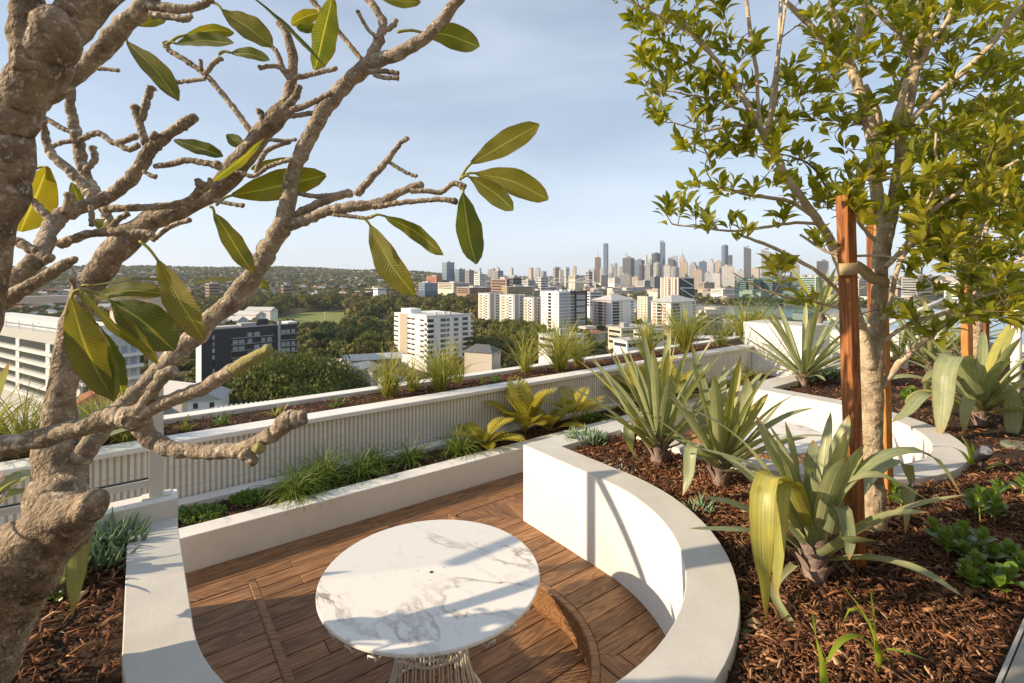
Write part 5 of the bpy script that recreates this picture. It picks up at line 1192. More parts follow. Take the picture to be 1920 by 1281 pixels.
def frond_plant(label, base, n, L, seed, el=1.0):
    r = random.Random(seed); b = Vector(base); t = thing('zamia_palm', label, 'plant', tuple(b), 'yellow green zamia palms')
    for i in range(n):
        az = i * 2.4 + r.uniform(-.3, .3); e = el + r.uniform(-.45, .35); ln = L * r.uniform(.7, 1.15); h = Vector((math.cos(az), math.sin(az), 0)); sd = Vector((-h.y, h.x, 0)); p = b.copy(); pts = [p]
        for k in range(6): p = p + (h * math.cos(e) + Vector((0, 0, math.sin(e)))) * ln / 6; e -= .13; pts.append(p)
        q = catmull(np.array([tuple(x) for x in pts]), 5); v, f = tube_geo(q, np.linspace(.005, .002, len(q)), 5); V = list(v); F = list(f)
        for k in range(9, len(q), 2):
            c = Vector(q[k]); tg = (Vector(q[min(k + 1, len(q) - 1)]) - Vector(q[k - 1])).normalized(); nn = sd.cross(tg)
            for s in (-1, 1):
                dl = (sd * s * .85 + tg * .55 + nn * (-.25)).normalized(); l = .15 * ln / .5 * math.sin(math.pi * (.25 + .7 * (k - 8) / (len(q) - 8))); wv = tg * l * .15; o = len(V)
                V += [c, c + dl * l * .35 + wv, c + dl * l * .75 + wv * .9, c + dl * l, c + dl * l * .75 - wv * .7, c + dl * l * .35 - wv]; F += [(o, o + 1, o + 2, o + 3, o + 4, o + 5)]
        link('frond', mesh('frond', V, F, M_zamia), t)
    return t
frond_plant('low yellow green zamia palm beside the tufted grass in the low planter', on_low(905, -2.60), 13, .52, 1, .85)
frond_plant('tallest yellow green zamia palm in the low planter against the ribbed wall', on_low(985, -2.72), 15, .70, 2, 1.1)
frond_plant('small sparse zamia palm near the corner of the white nook wall', on_low(1078, -2.68), 9, .60, 3, 1.0)
frond_plant('zamia palm behind the upright bromeliad in the low planter', on_low(1205, -2.66), 12, .95, 4, 1.1)
frond_plant('young zamia palm just right of the tallest one', on_low(1030, -2.6), 9, .55, 6, .8)
frond_plant('low zamia palm at the back of the low planter past the bromeliad', on_low(1262, -2.60), 12, .8, 5, .85)

def blob_plant(name, label, base, n, rad, leaf, m, seed, kind='round', group=None, cat='plant', h=.06):
    r = np.random.default_rng(seed); V = []; F = []
    b = Vector(base)
    for i in range(n):
        a = r.uniform(0, 6.28); q = rad * math.sqrt(r.uniform(0, 1)); c = Vector((q * math.cos(a), q * math.sin(a) * .8, h * r.uniform(.15, 1) * (1.1 - q / rad * .6)))
        dr = Vector((math.cos(a) * r.uniform(.0, 1.) + r.normal(0, .4), math.sin(a) * r.uniform(.0, 1.) + r.normal(0, .4), r.uniform(.3, 1.2))).normalized(); s = leaf * r.uniform(.6, 1.2); o = len(V)
        if kind == 'round':
            sd = dr.cross(Vector((r.normal(), r.normal(), .3))).normalized(); up = sd.cross(dr) * .12
            V += [c, c + dr * s * .35 + sd * s * .38 + up * s, c + dr * s * .8 + sd * s * .33 + up * s, c + dr * s, c + dr * s * .8 - sd * s * .33 + up * s, c + dr * s * .35 - sd * s * .38 + up * s, c + dr * s * .5]
            F += [(o + 6, o + j, o + (j + 1) % 6) for j in range(6)]
        else:
            pts = np.array([tuple(c), tuple(c + dr * s * .5), tuple(c + dr * s + Vector((0, 0, s * .15)))]); v, f = tube_geo(pts, [s * .07, s * .085, s * .02], 5); V += list(v); F += [tuple(k + o for k in g) for g in f]
    o = link(name, mesh(name, V, F, m, smooth=(kind != 'round')), None, tuple(b)); return setp(o, label, cat, group)
gc = 'ground cover in the low planter'
blob_plant('ground_cover', 'low round leaved green mat at the left end of the low planter', on_low(376, -2.62), 330, .20, .03, M_cover, 1, h=.07)
blob_plant('ground_cover', 'mounded round leaved green plant beside the tufted grass', on_low(466, -2.68), 300, .15, .035, M_cover, 2, h=.10)
blob_plant('ground_cover', 'tiny green creeper at the far left of the low planter mulch', on_low(334, -2.8), 60, .07, .03, M_cover, 22, h=.05)
blob_plant('ground_cover', 'low green creeper near the far zamia palms', on_low(1120, -2.55), 200, .25, .04, M_cover, 3, h=.08)
sg = 'chalk stick succulents'
blob_plant('succulent', 'blue green finger succulent clump against the left coping', PZ(205, 1035, ZB), 90, .15, .115, M_succ, 4, 'fin', h=.09)
blob_plant('succulent', 'finger succulent clump below the glass balustrade kerb', PZ(185, 1068, ZB), 60, .12, .10, M_succ, 14, 'fin', h=.06)
blob_plant('succulent', 'finger succulent clump beside the square corner of the coping', PZ(1100, 832, ZB), 120, .17, .09, M_succ, 5, 'fin', h=.08)
blob_plant('succulent', 'small finger succulent spilling on the coping edge near the drooping bromeliad', PZ(1312, 962, ZB), 40, .09, .07, M_succ, 6, 'fin', h=.05)
blob_plant('succulent', 'dark finger succulent in the square planter before the white pier', PZ(1545, 712, ZB), 110, .26, .12, M_succ, 7, 'fin', h=.12)
for i, (px, py) in enumerate(((1150, 872), (1168, 884), (1290, 880), (1480, 718), (1448, 722))):
    blob_plant('silver_creeper', 'patch of silver leaved creeper on the bark mulch', PZ(px, py, ZB), 90, .10, .018, M_silver, 30 + i, h=.025, group='silver creeper patches')
for i, (px, py) in enumerate(((1385, 1125), (1378, 1190))):
    blob_plant('green_creeper', 'thin green creeper growing along the curved coping edge', PZ(px, py, ZB), 34, .06, .02, M_cover, 40 + i, h=.02, group='creepers at the curved coping')
blob_plant('green_creeper', 'low green creeper in the mulch of the left planter', PZ(78, 1128, ZB), 60, .08, .025, M_cover, 44, h=.03)

# thick leaved plants at the lower right
def round_leaf(s):
    K = 6; t = np.linspace(0, 1, K); w = np.array([.08, .62, .98, 1., .72, .12]) * .42
    P = np.stack([t, 0 * t, .16 * np.sin(t * 2.6)], 1)[None]; V, Q, uv = ribbons(P, w[None], np.broadcast_to(np.array([0, 1., 0]), P.shape), np.broadcast_to(np.array([0, 0, 1.]), P.shape), fold=.22, cols=5)
    return mesh('leaf', V * s, Q, M_pep, smooth=True, uv=uv)
pep_me = round_leaf(1.0)
def peperomia(label, px, py, nst, seed, sz=.062, hh=.15):
    sz *= 1.45
    r = random.Random(seed); b = PZ(px, py, ZB); t = thing('peperomia', label, 'plant', tuple(b), 'thick leaved green plants')
    for s in range(nst):
        a = s * 2.4 + r.uniform(-.3, .3); q = .09 * math.sqrt((s + .3) / nst); p0 = b + Vector((math.cos(a) * q, math.sin(a) * q, -.01)); H = hh * r.uniform(.55, 1.1)
        p1 = p0 + Vector((math.cos(a) * .03, math.sin(a) * .03, H)); tube('stem', [p0, (p0 + p1) / 2 + Vector((0, 0, .01)), p1], [.005, .0045, .004], M_petiole, t, segs=6, sub=3)
        for k in range(8):
            az = k * 2.4 + s; f = .35 + .65 * k / 7; e = .25 + .9 * (k / 7) ** 1.5; c = p0.lerp(p1, f); h = Vector((math.cos(az), math.sin(az), 0)); x = (h * math.cos(e) + Vector((0, 0, math.sin(e)))); y = Vector((-h.y, h.x, 0)); z = x.cross(y); sc = sz * r.uniform(.75, 1.15) * (1 - .35 * (k / 7))
            M = Matrix(((x.x * sc, y.x * sc, z.x * sc, c.x - b.x), (x.y * sc, y.y * sc, z.y * sc, c.y - b.y), (x.z * sc, y.z * sc, z.z * sc, c.z - b.z), (0, 0, 0, 1)))
            o = bpy.data.objects.new('leaf', pep_me); col.objects.link(o); o.parent = t; o.matrix_local = M
peperomia('upright thick leaved green plant farther from the paving edge', 1850, 975, 5, 1, .07, .19)
peperomia('bushy thick leaved green plant beside the paving edge', 1795, 1040, 7, 2, .062, .14)
peperomia('low thick leaved green plant touching the paving edge', 1840, 1095, 6, 3, .058, .09)
peperomia('small thick leaved green plant right at the paving corner', 1898, 1068, 4, 4, .06, .11)
peperomia('single stemmed thick leaved plant beside the upright one', 1906, 935, 2, 5, .065, .14)
peperomia('thick leaved plant in shade behind the drooping bromeliad', 1665, 945, 3, 6, .06, .12)
peperomia('thick leaved plant behind the hanging bromeliad leaves', 1712, 760, 5, 7, .09, .2)

# bright grass seedlings
def seedling(label, pts_list, base):
    t = thing('grass_seedling', label, 'plant', base)
    for pts, w in pts_list: strap(t, [PD(*p) for p in pts], w, m=M_weed, name='blade')
seedling('bright green grass seedling with arching blades in the open mulch', [([(1646, 1260, 1.95), (1640, 1200, 1.93), (1615, 1145, 1.92), (1578, 1096, 1.9)], .018), ([(1646, 1260, 1.95), (1638, 1190, 1.94), (1600, 1140, 1.95), (1576, 1180, 1.97)], .020), ([(1648, 1262, 1.95), (1640, 1180, 1.96), (1632, 1106, 1.98)], .012), ([(1648, 1262, 1.95), (1655, 1222, 1.9), (1690, 1222, 1.86), (1742, 1238, 1.84)], .018), ([(1644, 1258, 1.95), (1660, 1235, 1.92), (1680, 1248, 1.9)], .012), ([(1642, 1225, 1.93), (1615, 1195, 1.9), (1578, 1202, 1.86), (1548, 1245, 1.82)], .026)], tuple(PZ(1646, 1262, ZB)))
seedling('broad bright green blade standing at the bottom of the mulch bed', [([(1546, 1330, 1.75), (1542, 1260, 1.74), (1530, 1200, 1.74), (1521, 1142, 1.75)], .036)], tuple(PZ(1546, 1335, ZB)))
seedling('yellow green seedling beside the garden spotlight', [([(1822, 870, 4.0), (1815, 840, 3.98), (1802, 815, 3.98)], .035), ([(1818, 870, 4.0), (1805, 850, 3.95), (1785, 838, 3.9)], .035), ([(1822, 872, 4.0), (1826, 850, 4.0), (1822, 830, 4.0)], .03), ([(1850, 880, 3.9), (1880, 870, 3.9), (1912, 890, 3.85)], .03)], tuple(PZ(1820, 872, ZB)))

# garden spotlights
def spot(label, px, py, aim, s=1.0):
    b = PZ(px, py, ZB); t = thing('garden_spotlight', label, 'light', tuple(b))
    tube('spike', [b + Vector((0, 0, -.05)), b + Vector((0, 0, .09 * s))], [.012 * s, .012 * s], M_black, t, segs=10)
    a = Vector(aim).normalized(); c = b + Vector((0, 0, .13 * s)); q = [c - a * .05 * s, c - a * .03 * s, c + a * .03 * s, c + a * .06 * s]
    tube('housing', q, [.028 * s, .036 * s, .038 * s, .04 * s], M_black, t, segs=18, sub=2)
    v, f = tube_geo(np.array([tuple(c + a * .0745 * s), tuple(c + a * .078 * s)]), [.032 * s, .032 * s], 18); link('lens', mesh('lens', v, f, M_steel), t)
spot('black garden spotlight with a clear lens tilted up in the mulch', 1840, 890, (-.25, -.75, .75), 1.15)
spot('black garden spotlight tucked behind the upright bromeliad', 1190, 838, (.45, .3, .75), 1.2)
t = thing('valve_box', 'grey green irrigation valve lid in the mulch at the right', 'lid', tuple(PZ(1905, 838, ZB)))
v, f = lathe([(.13, -.02), (.13, .018), (.12, .026), (.02, .028)], 28); link('lid', mesh('lid', v, f, mat('valve_green', (.17, .2, .15), .6)), t, PZ(1912, 838, ZB))

# ------------------------------------------------------------------ handrails, pool and far end of the terrace
def rail(label, ends, r, posts=()):
    a = PD(*ends[0]); t = thing('white_handrail', label, 'handrail', (a.x, a.y, 0)); tube('rail', [PD(*p) for p in ends], [r] * len(ends), M_rail, t, segs=12)
    for p in posts: q = PD(*p); tube('post', [Vector((q.x, q.y, 0.2)), q], [r, r], M_rail, t, segs=12)
rail('upper white tube handrail rising behind the rust red stake', [(1480, 700, 8.0), (1590, 640, 8.2), (1700, 592, 8.4), (1775, 560, 8.5)], .035, [(1590, 640, 8.2)])
rail('lower white tube handrail parallel to the upper one', [(1480, 722, 7.8), (1590, 664, 8.0), (1700, 612, 8.2), (1775, 582, 8.3)], .03, [(1700, 612, 8.2)])
t = thing('white_pole', 'thick upright white pole at the right edge of the planter', 'pole', tuple(PD(1905, 735, 6.2))); tube('shaft', [PD(1905, 760, 6.2), PD(1905, 585, 6.2)], [.052, .052], M_rail, t, segs=16)
tube('cap', [PD(1905, 585, 6.2), PD(1905, 581, 6.2)], [.056, .05], M_rail, t, segs=16)
def pool_mat():
    m = mat('pool_water', (0.03, 0.10, 0.20), 0.06, c2=(0.05, 0.16, 0.30), scale=0.8, bump=0.5, bscale=3.0, spec=.5); return m
pool = MB(); pool.prism([UN(12.2, -3.4)[:2], UN(24, -3.4)[:2], UN(24, 2.6)[:2], UN(12.2, 2.6)[:2]], 0.3, 0.98); setp(pool.build('pool_water', pool_mat()), kind='structure')
t = thing('pool_wall', 'white rendered wall round the raised pool', 'wall', UN(12, 0, 0))
strip([UN(24.3, -3.5), UN(12.1, -3.5), UN(12.1, 2.7), UN(24.3, 2.7)], .1, 0, 1.03, .004).build('wall_body', M_white, t)
t = thing('glass_screen', 'greenish frameless glass screen beside the white pier', 'screen', UN(10.9, -3.9, .8))
for i in range(4): obox('pane', M_teal, t, 10.4 + i * 1.25, 11.6 + i * 1.25, -4.06, -4.045, .85, 2.3)
for i in range(5): obox('spigot', M_steel, t, 10.35 + i * 1.25, 10.39 + i * 1.25, -4.08, -4.02, .7, .95)
t = thing('pool_deck_planter', 'white planter block at the far end of the bed before the pool', 'planter', UN(11, 0, 0))
strip([UN(10.3, -0.9), UN(12, -0.9)], .1, 0, .95, .004).build('wall_body', M_white, t)

# ------------------------------------------------------------------ the house behind the viewpoint (out of view, added for the warm light its facade bounces)
t = thing('house', 'cream rendered house facade with wide glass doors behind the terrace', 'house', UN(2, 6.2, 0))
obox('wall', mat('house_render', (.46, .41, .34), .85, var=.06, scale=2), t, -12, 22, 6.0, 9, -.05, 6.4)
obox('eave', M_white, t, -12.3, 22.3, 5.3, 6.0, 3.55, 3.75)
M_dglass = mat('dark_window', (.03, .035, .04), .05, spec=.8)
for i in range(9):
    obox('glass_door', M_dglass, t, -10.5 + i * 3.5, -8.2 + i * 3.5, 5.96, 5.998, .87, 3.2)
# ------------------------------------------------------------------ the city below: terrain, river, park
GZ = -53.0
def sst(a, b, x): t = np.clip((x - a) / (b - a), 0, 1); return t * t * (3 - 2 * t)
def terr(x, y):
    """height of the land"""
    x = np.asarray(x, float); y = np.asarray(y, float); d = np.hypot(x, y); k = x / np.maximum(np.abs(y), 1)
    left = sst(0.02, -0.28, k) * (y > 0)
    hill = left * 100 * sst(800, 4200, d) + (1 - left) * 42 * sst(1700, 5200, d)
    hill += left * sst(1500, 3500, d) * (9 * np.sin(x * .0031 + 1.0) + 6 * np.sin(x * .0075 + y * .002) + 4 * np.sin(x * .017))
    return GZ - 3.0 * sst(250, 600, d) + hill
M_ground = mat('city_ground', (0.12, 0.105, 0.06), 0.95, c2=(0.05, 0.06, 0.022), scale=0.012, detail=12)
nd, lk = N_(M_ground)
ANG = 240; RAD = [20 * (9500 / 20) ** (i / 110) for i in range(111)]
V = [(0, 0, GZ)]; F = []
for r_ in RAD:
    a = np.arange(ANG) * 2 * np.pi / ANG; X = r_ * np.sin(a); Y = r_ * np.cos(a); Z = terr(X, Y); V += list(zip(X, Y, Z))
for i in range(ANG): F.append((0, 1 + (i + 1) % ANG, 1 + i))
for j in range(len(RAD) - 1):
    for i in range(ANG):
        a = 1 + j * ANG + i; b = 1 + j * ANG + (i + 1) % ANG; F.append((a, b, b + ANG, a + ANG))
setp(link('ground', mesh('ground', V, F, M_ground, smooth=True, recalc=False)), kind='structure')
RIV = np.array([(330, 2300), (240, 1950), (215, 1700), (212, 1450), (225, 1230), (285, 1010), (375, 860), (500, 790), (700, 755), (1100, 740), (2200, 730)], float)
RP = catmull(RIV, 8); RW = np.interp(np.arange(len(RP)), np.arange(len(RIV)) * 8, [45, 45, 55, 62, 66, 90, 135, 140, 130, 110, 110])
def river_d(x, y):
    """distance to the river's edge (negative on the water)"""
    dd = np.hypot(RP[:, 0] - x, RP[:, 1] - y); j = dd.argmin(); return dd[j] - RW[j]
T_ = np.gradient(RP, axis=0); T_ /= np.linalg.norm(T_, axis=1, keepdims=True); NRM = np.stack([-T_[:, 1], T_[:, 0]], 1)
V = []; F = []
for i in range(len(RP)):
    for s in (-1, 1): q = RP[i] + NRM[i] * RW[i] * s; V.append((q[0], q[1], GZ - 2.55 + .0 * i))
for i in range(len(RP) - 1): F.append((2 * i, 2 * i + 1, 2 * i + 3, 2 * i + 2))
M_river = mat('river_water', (0.17, 0.145, 0.115), 0.22, c2=(0.13, 0.11, 0.085), scale=.01, bump=.25, bscale=.25, spec=.4)
setp(link('river', mesh('river', V, F, M_river)), kind='structure')
M_lawn = mat('park_grass', (0.21, 0.24, 0.035), 0.95, c2=(0.15, 0.16, 0.04), scale=.05)
def lawn(poly_px, zoff=0.25):
    pts = []
    for px, py in poly_px:
        d = FPX * (CAMZ - (GZ - 3)) / (py - HOR); X = (px - 960) / FPX * d; pts.append((X, d, float(terr(X, d)) + zoff))
    setp(link('park_lawn', mesh('park_lawn', pts, [tuple(range(len(pts)))], M_lawn)), kind='structure'); return [(p[0], p[1]) for p in pts]
lawn1 = lawn([(505, 622), (640, 624), (668, 590), (640, 582), (560, 588), (500, 600)]); lawn2 = lawn([(880, 648), (910, 655), (905, 625), (888, 622)], .3)

# ------------------------------------------------------------------ trees of the city
def crown_geo(seed, nq, nb, flat=.75, leaf=.075):
    """unit crown (radius 1, base at z=0) of leaf clumps round several boughs"""
    r = np.random.default_rng(seed); C = []; R = []
    for i in range(nb):
        a = r.uniform(0, 6.28); q = math.sqrt(r.uniform(0, 1)) * .72; C.append((q * math.cos(a), q * math.sin(a), flat * (.35 + .65 * r.uniform(0, 1) * (1 - q * .6)))); R.append(r.uniform(.20, .38))
    C = np.array(C); R = np.array(R); b = r.choice(nb, nq, p=R ** 2 / (R ** 2).sum()); u = r.normal(0, 1, (nq, 3)); u /= np.linalg.norm(u, axis=1, keepdims=True); u[:, 2] = np.where(u[:, 2] < -.35, -u[:, 2], u[:, 2])
    c = C[b] + u * (R[b] * r.uniform(.72, 1.05, nq))[:, None] * np.array([1, 1, .8]); s = leaf * r.uniform(.6, 1.4, nq)
    nrm = u + r.normal(0, .55, (nq, 3)); nrm /= np.linalg.norm(nrm, axis=1, keepdims=True); t1 = np.cross(nrm, r.normal(0, 1, (nq, 3))); t1 /= np.linalg.norm(t1, axis=1, keepdims=True); t2 = np.cross(nrm, t1)
    k = s[:, None]; asp = r.uniform(.5, 1, nq)[:, None]
    V = np.stack([c - t1 * k, c + t2 * k * asp * .8 + nrm * k * .1, c + t1 * k, c - t2 * k * asp], 1).reshape(-1, 3); return V, np.arange(nq * 4).reshape(-1, 4)
def fol(name, a, b): return mat(name, a, .6, c2=b, scale=.35, coord='Object', trans=.28, rand=.16, spec=.2)
M_f = [fol('foliage_mid', (.16, .17, .03), (.085, .10, .02)), fol('foliage_olive', (.25, .215, .055), (.15, .135, .034)), fol('foliage_dark', (.075, .098, .02), (.04, .058, .013)), fol('foliage_bright', (.25, .26, .04), (.13, .155, .025))]
M_trunkc = mat('grey_trunk', (.20, .17, .13), .9)
crowns = [[mesh('crown', *crown_geo(10 * i + j, 2600, 17, f, .046), M_f[i], smooth=False) for j in range(3)] for i, f in ((0, .85), (1, 1.1), (2, .8), (3, .9))]
v, f = tube_geo(np.array([(0, 0, 0), (.02, .0, .5), (-.01, .02, 1.0)]), [.05, .035, .02], 6); v2, f2 = tube_geo(np.array([(0, 0, .5), (.25, .1, 1.0)]), [.025, .01], 5); v3, f3 = tube_geo(np.array([(0, 0, .45), (-.2, -.15, .95)]), [.025, .01], 5)
o1 = len(v); o2 = o1 + len(v2); trunk_me = mesh('trunk', list(v) + list(v2) + list(v3), list(f) + [tuple(i + o1 for i in g) for g in f2] + [tuple(i + o2 for i in g) for g in f3], M_trunkc, smooth=True)
KIND = ('leafy', 'olive', 'dark', 'bright'); TL = {}
def city_tree(x, y, rad, h, kind, label, group):
    z = float(terr(x, y)); t = thing('city_tree', label, 'tree', (x, y, z), group)
    c = bpy.data.objects.new('crown', crowns[kind][random.randrange(3)]); col.objects.link(c); c.parent = t; th = h * (.22 if kind != 1 else .30)
    c.location = (0, 0, th); c.scale = (rad, rad, (h - th) / (.95 if kind != 1 else 1.15)); c.rotation_euler.z = random.uniform(0, 6.28)
    k = bpy.data.objects.new('trunk', trunk_me); col.objects.link(k); k.parent = t; k.scale = (h * .5, h * .5, h * .6)
    return t
OCC = []      # plan circles kept free of scattered trees and houses
def free(x, y, m=0):
    if river_d(x, y) < 6 + m: return False
    return all((x - a) ** 2 + (y - b) ** 2 > (c + m) ** 2 for a, b, c in OCC)

# ------------------------------------------------------------------ buildings
_wm = {}
def unit_box(name, m):
    k = (name, m.name)
    if k not in _wm: b = MB(); b.box(-.5, .5, -.5, .5, -.5, .5); _wm[k] = mesh(name, b.v, b.f, m, recalc=True)
    return _wm[k]
def sub(name, me, parent, loc=(0, 0, 0), sc=(1, 1, 1), rz=0):
    o = bpy.data.objects.new(name, me); col.objects.link(o); o.parent = parent; o.location = loc; o.scale = sc; o.rotation_euler.z = rz; return o
def part(name, m, parent, x0, x1, y0, y1, z0, z1): return sub(name, unit_box(name, m), parent, ((x0 + x1) / 2, (y0 + y1) / 2, (z0 + z1) / 2), (x1 - x0, y1 - y0, z1 - z0))
class B:
    """corner building: nearest corner in photo column pxc at distance d; the left wall reaches column pxl, the right wall pxr.
    local x runs along the right wall, local y along the left wall, z up from the ground"""
    def __init__(s, label, cat, pxl, pxc, pxr, ytop, d, th, wall, group=None, name='apartment_building', zb=None, roof=None):
        th = math.radians(th); xc = (pxc - 960) / FPX * d; kl = (pxl - 960) / FPX; kr = (pxr - 960) / FPX
        while math.cos(th) + kl * math.sin(th) < .25: th -= .05
        s.L = max(3, (xc - kl * d) / (math.cos(th) + kl * math.sin(th))); s.W = max(3, (kr * d - xc) / (math.sin(th) - kr * math.cos(th)))
        s.L = min(s.L, 120); s.W = min(s.W, 120)
        z0 = float(terr(xc, d)) if zb is None else zb; s.H = CAMZ - (ytop - HOR) / FPX * d - z0
        s.t = thing(name, label, cat, (xc, d, z0), group); s.t.rotation_euler.z = math.atan2(math.cos(th), math.sin(th))
        ex = Vector((math.sin(th), math.cos(th))); ey = Vector((-math.cos(th), math.sin(th))); c = Vector((xc, d)) + ex * s.W / 2 + ey * s.L / 2; OCC.append((c.x, c.y, .55 * max(s.W, s.L)))
        if wall is not None: s.body = part('wall', wall, s.t, 0, s.W, 0, s.L, -4, s.H)
        if roof is not None: part('roof', roof, s.t, -.4, s.W + .4, -.4, s.L + .4, s.H, s.H + .5)
    def right(s, name, m, a, b, z0, z1, out=.12, inn=0): return part(name, m, s.t, a * s.W, b * s.W, -out, inn, z0, z1)
    def left(s, name, m, a, b, z0, z1, out=.12, inn=0): return part(name, m, s.t, -out, inn, a * s.L, b * s.L, z0, z1)
    def grid(s, side, cols, z_first, step, n, hh, m, name='window', out=.12):
        for k in range(n):
            for a, b in cols: getattr(s, side)(name, m, a, b, z_first + k * step, z_first + k * step + hh, out)
def wm(n, c, **k): return mat(n, c, k.pop('rough', .8), **k)
W_white = wm('white_facade', (.76, .74, .70), var=.05, scale=.2); W_cream = wm('cream_facade', (.62, .55, .44), var=.06, scale=.2); W_grey = wm('grey_facade', (.38, .37, .36), var=.06, scale=.2)
W_char = wm('charcoal_facade', (.045, .047, .052), var=.2, scale=.3); W_yel = wm('yellow_facade', (.58, .46, .27), var=.08, scale=.2); W_or = wm('terracotta_panel', (.50, .20, .10)); W_brick = wm('brick_facade', (.33, .22, .155), var=.15, scale=.3)
W_glass = mat('window_glass', (.035, .042, .05), .08, spec=.7); W_blue = mat('blue_glass', (.10, .15, .22), .12, spec=.7); W_lt = mat('pale_glass', (.30, .34, .37), .15, spec=.6); W_roof = wm('pale_metal_roof', (.50, .49, .47)); W_dark = wm('dark_metal_roof', (.11, .115, .125)); W_tan = wm('tan_panel', (.42, .35, .27)); W_red = wm('red_tile_roof', (.36, .12, .06), var=.2, scale=.5)

# white apartment block below the planter
b = B('white eight storey apartment block with dark square windows below the planter', 'building', 739, 800, 883, 594, 285, 52, W_white)
n = 8; st = 3.05; z1 = b.H - 2.9
for k in range(n):
    z = z1 - k * st
    for a in (.08, .34, .46): b.left('window', W_glass, a, a + .10, z, z + 1.0)
    for a in (.86, .93): b.left('window', W_glass, a, a + .06, z, z + 1.0)
    b.left('window', W_glass, .62, .74, z - .7, z + 1.2)
    for a, w in ((.02, .13), (.30, .12), (.44, .06), (.60, .10), (.80, .12)): b.right('window', W_glass, a, a + w, z - .5, z + 1.3)
    b.right('balcony', W_white, .0, .20, z - 1.6, z - .55, 1.5); b.left('balcony', W_white, .0, .10, z - 1.6, z - .55, 1.5); b.right('balcony', W_white, .78, 1.02, z - 1.6, z - .6, 1.2)
part('stair_tower', W_white, b.t, 2, 9, b.L * .55, b.L * .86, b.H, b.H + 3.0); part('stair_panel', W_tan, b.t, -.2, 0, b.L * .56, b.L * .80, b.H - st * n, b.H); part('parapet', W_white, b.t, -.5, b.W + .5, -.5, 0, b.H, b.H + .7); part('parapet', W_white, b.t, -.5, 0, 0, b.L * .5, b.H, b.H + .7)
part('roof_deck', W_roof, b.t, 3, b.W - 2, 3, b.L * .5, b.H, b.H + .3)
for x_ in (.3, .5, .62): part('roof_plant', W_roof, b.t, b.W * x_, b.W * x_ + 1.2, 6, 7.2, b.H, b.H + 1.8)
# charcoal block
b = B('charcoal apartment block with a flat roof behind the near frangipani limb', 'building', 368, 378, 556, 620, 226, 54, W_char)
for k in range(7):
    z = b.H - 4.0 - k * 3.1
    b.right('slab', W_grey, .28, .72, z - .9, z - .65, 1.0); b.right('slab', W_grey, .80, 1.0, z - .9, z - .65, 1.0)
    for a, w in ((.10, .022), (.30, .05), (.36, .06), (.45, .05), (.52, .06), (.60, .04), (.66, .05), (.82, .05), (.88, .04), (.94, .04)): b.right('window', W_lt if (k * 7 + int(a * 50)) % 3 else W_glass, a, a + w, z - .5, z + 1.4)
b.right('fin', W_grey, .775, .80, 0, b.H + 2.0, 1.2); b.left('fin', W_white, 0, 1, 0, b.H - 1, .15)
part('roof_room', W_char, b.t, b.W * .58, b.W * .70, 3, 9, b.H, b.H + 3.2); part('roof_room', W_grey, b.t, b.W * .40, b.W * .56, 2, 8, b.H, b.H + 1.8); part('parapet', W_grey, b.t, 0, b.W, -.3, .1, b.H, b.H + .6); part('parapet', W_white, b.t, b.W * .9, b.W + .3, 0, b.L, b.H, b.H + 1.2); part('roof_deck', W_roof, b.t, 2, b.W * .38, 2, 8, b.H, b.H + .9)
# white block seen through the glass
b = B('white apartment block with long balconies seen through the glass balustrade', 'building', -60, 150, 262, 634, 128, 62, W_roof)
for k in range(5):
    z = b.H - 5.2 - k * 3.2
    b.left('glass_band', W_glass, .05, .98, z, z + 2.3, .1); b.right('glass_band', W_glass, .05, .62, z, z + 2.3, .1); b.right('slab', W_white, .0, 1.04, z - .9, z - .1, 1.3); b.left('slab', W_white, 0, 1, z - .9, z - .1, 1.2); b.right('window', W_lt, .68, .78, z, z + 2); b.right('window', W_lt, .84, .94, z, z + 2)
    for a in (.2, .45, .7): b.left('pier', W_white, a, a + .03, z, z + 2.3, .4)
part('penthouse', W_white, b.t, 3, b.W - 3, 2, b.L - 4, b.H, b.H + 2.6)
for i in range(5): part('pergola_post', W_white, b.t, -.0, .25, b.L * (.35 + i * .12), b.L * (.35 + i * .12) + .25, b.H, b.H + 2.4)
part('pergola_beam', W_white, b.t, -.1, .3, b.L * .3, b.L * .9, b.H + 2.4, b.H + 2.7)
# the apartment row by the park
for i, (pl, pc, pr, yt, d, lab) in enumerate(((897, 916, 941, 551, 560, 'first'), (937, 962, 985, 554, 530, 'second'), (982, 998, 1016, 559, 505, 'third'))):
    b = B(('white and yellow apartment block with grey fins next to the park trees', 'white and yellow apartment block with grey fins between its two twins', 'white and yellow apartment block with fins next to the black and white tower')[i], 'building', pl, pc, pr, yt, d, 50, W_white, 'white and yellow apartment row', roof=W_roof)
    for k in range(11):
        z = b.H - 3.2 - k * 3.05
        if z < 0: break
        b.left('window_band', W_glass, .10, .32, z, z + 1.3); b.left('window_band', W_glass, .62, .75, z, z + 1.3); b.left('balcony', W_cream, .36, .58, z - 1.3, z - .1, 1.4); b.right('window_band', W_glass, .55, .72, z, z + 1.5)
    b.right('grey_fin', W_grey, .02, .30, 0, b.H + 1.0, 2.5); b.right('grey_fin', W_grey, .78, 1.02, 0, b.H + 1.0, 2.5); b.left('yellow_strip', W_yel, .78, .92, 0, b.H - 1, .3)
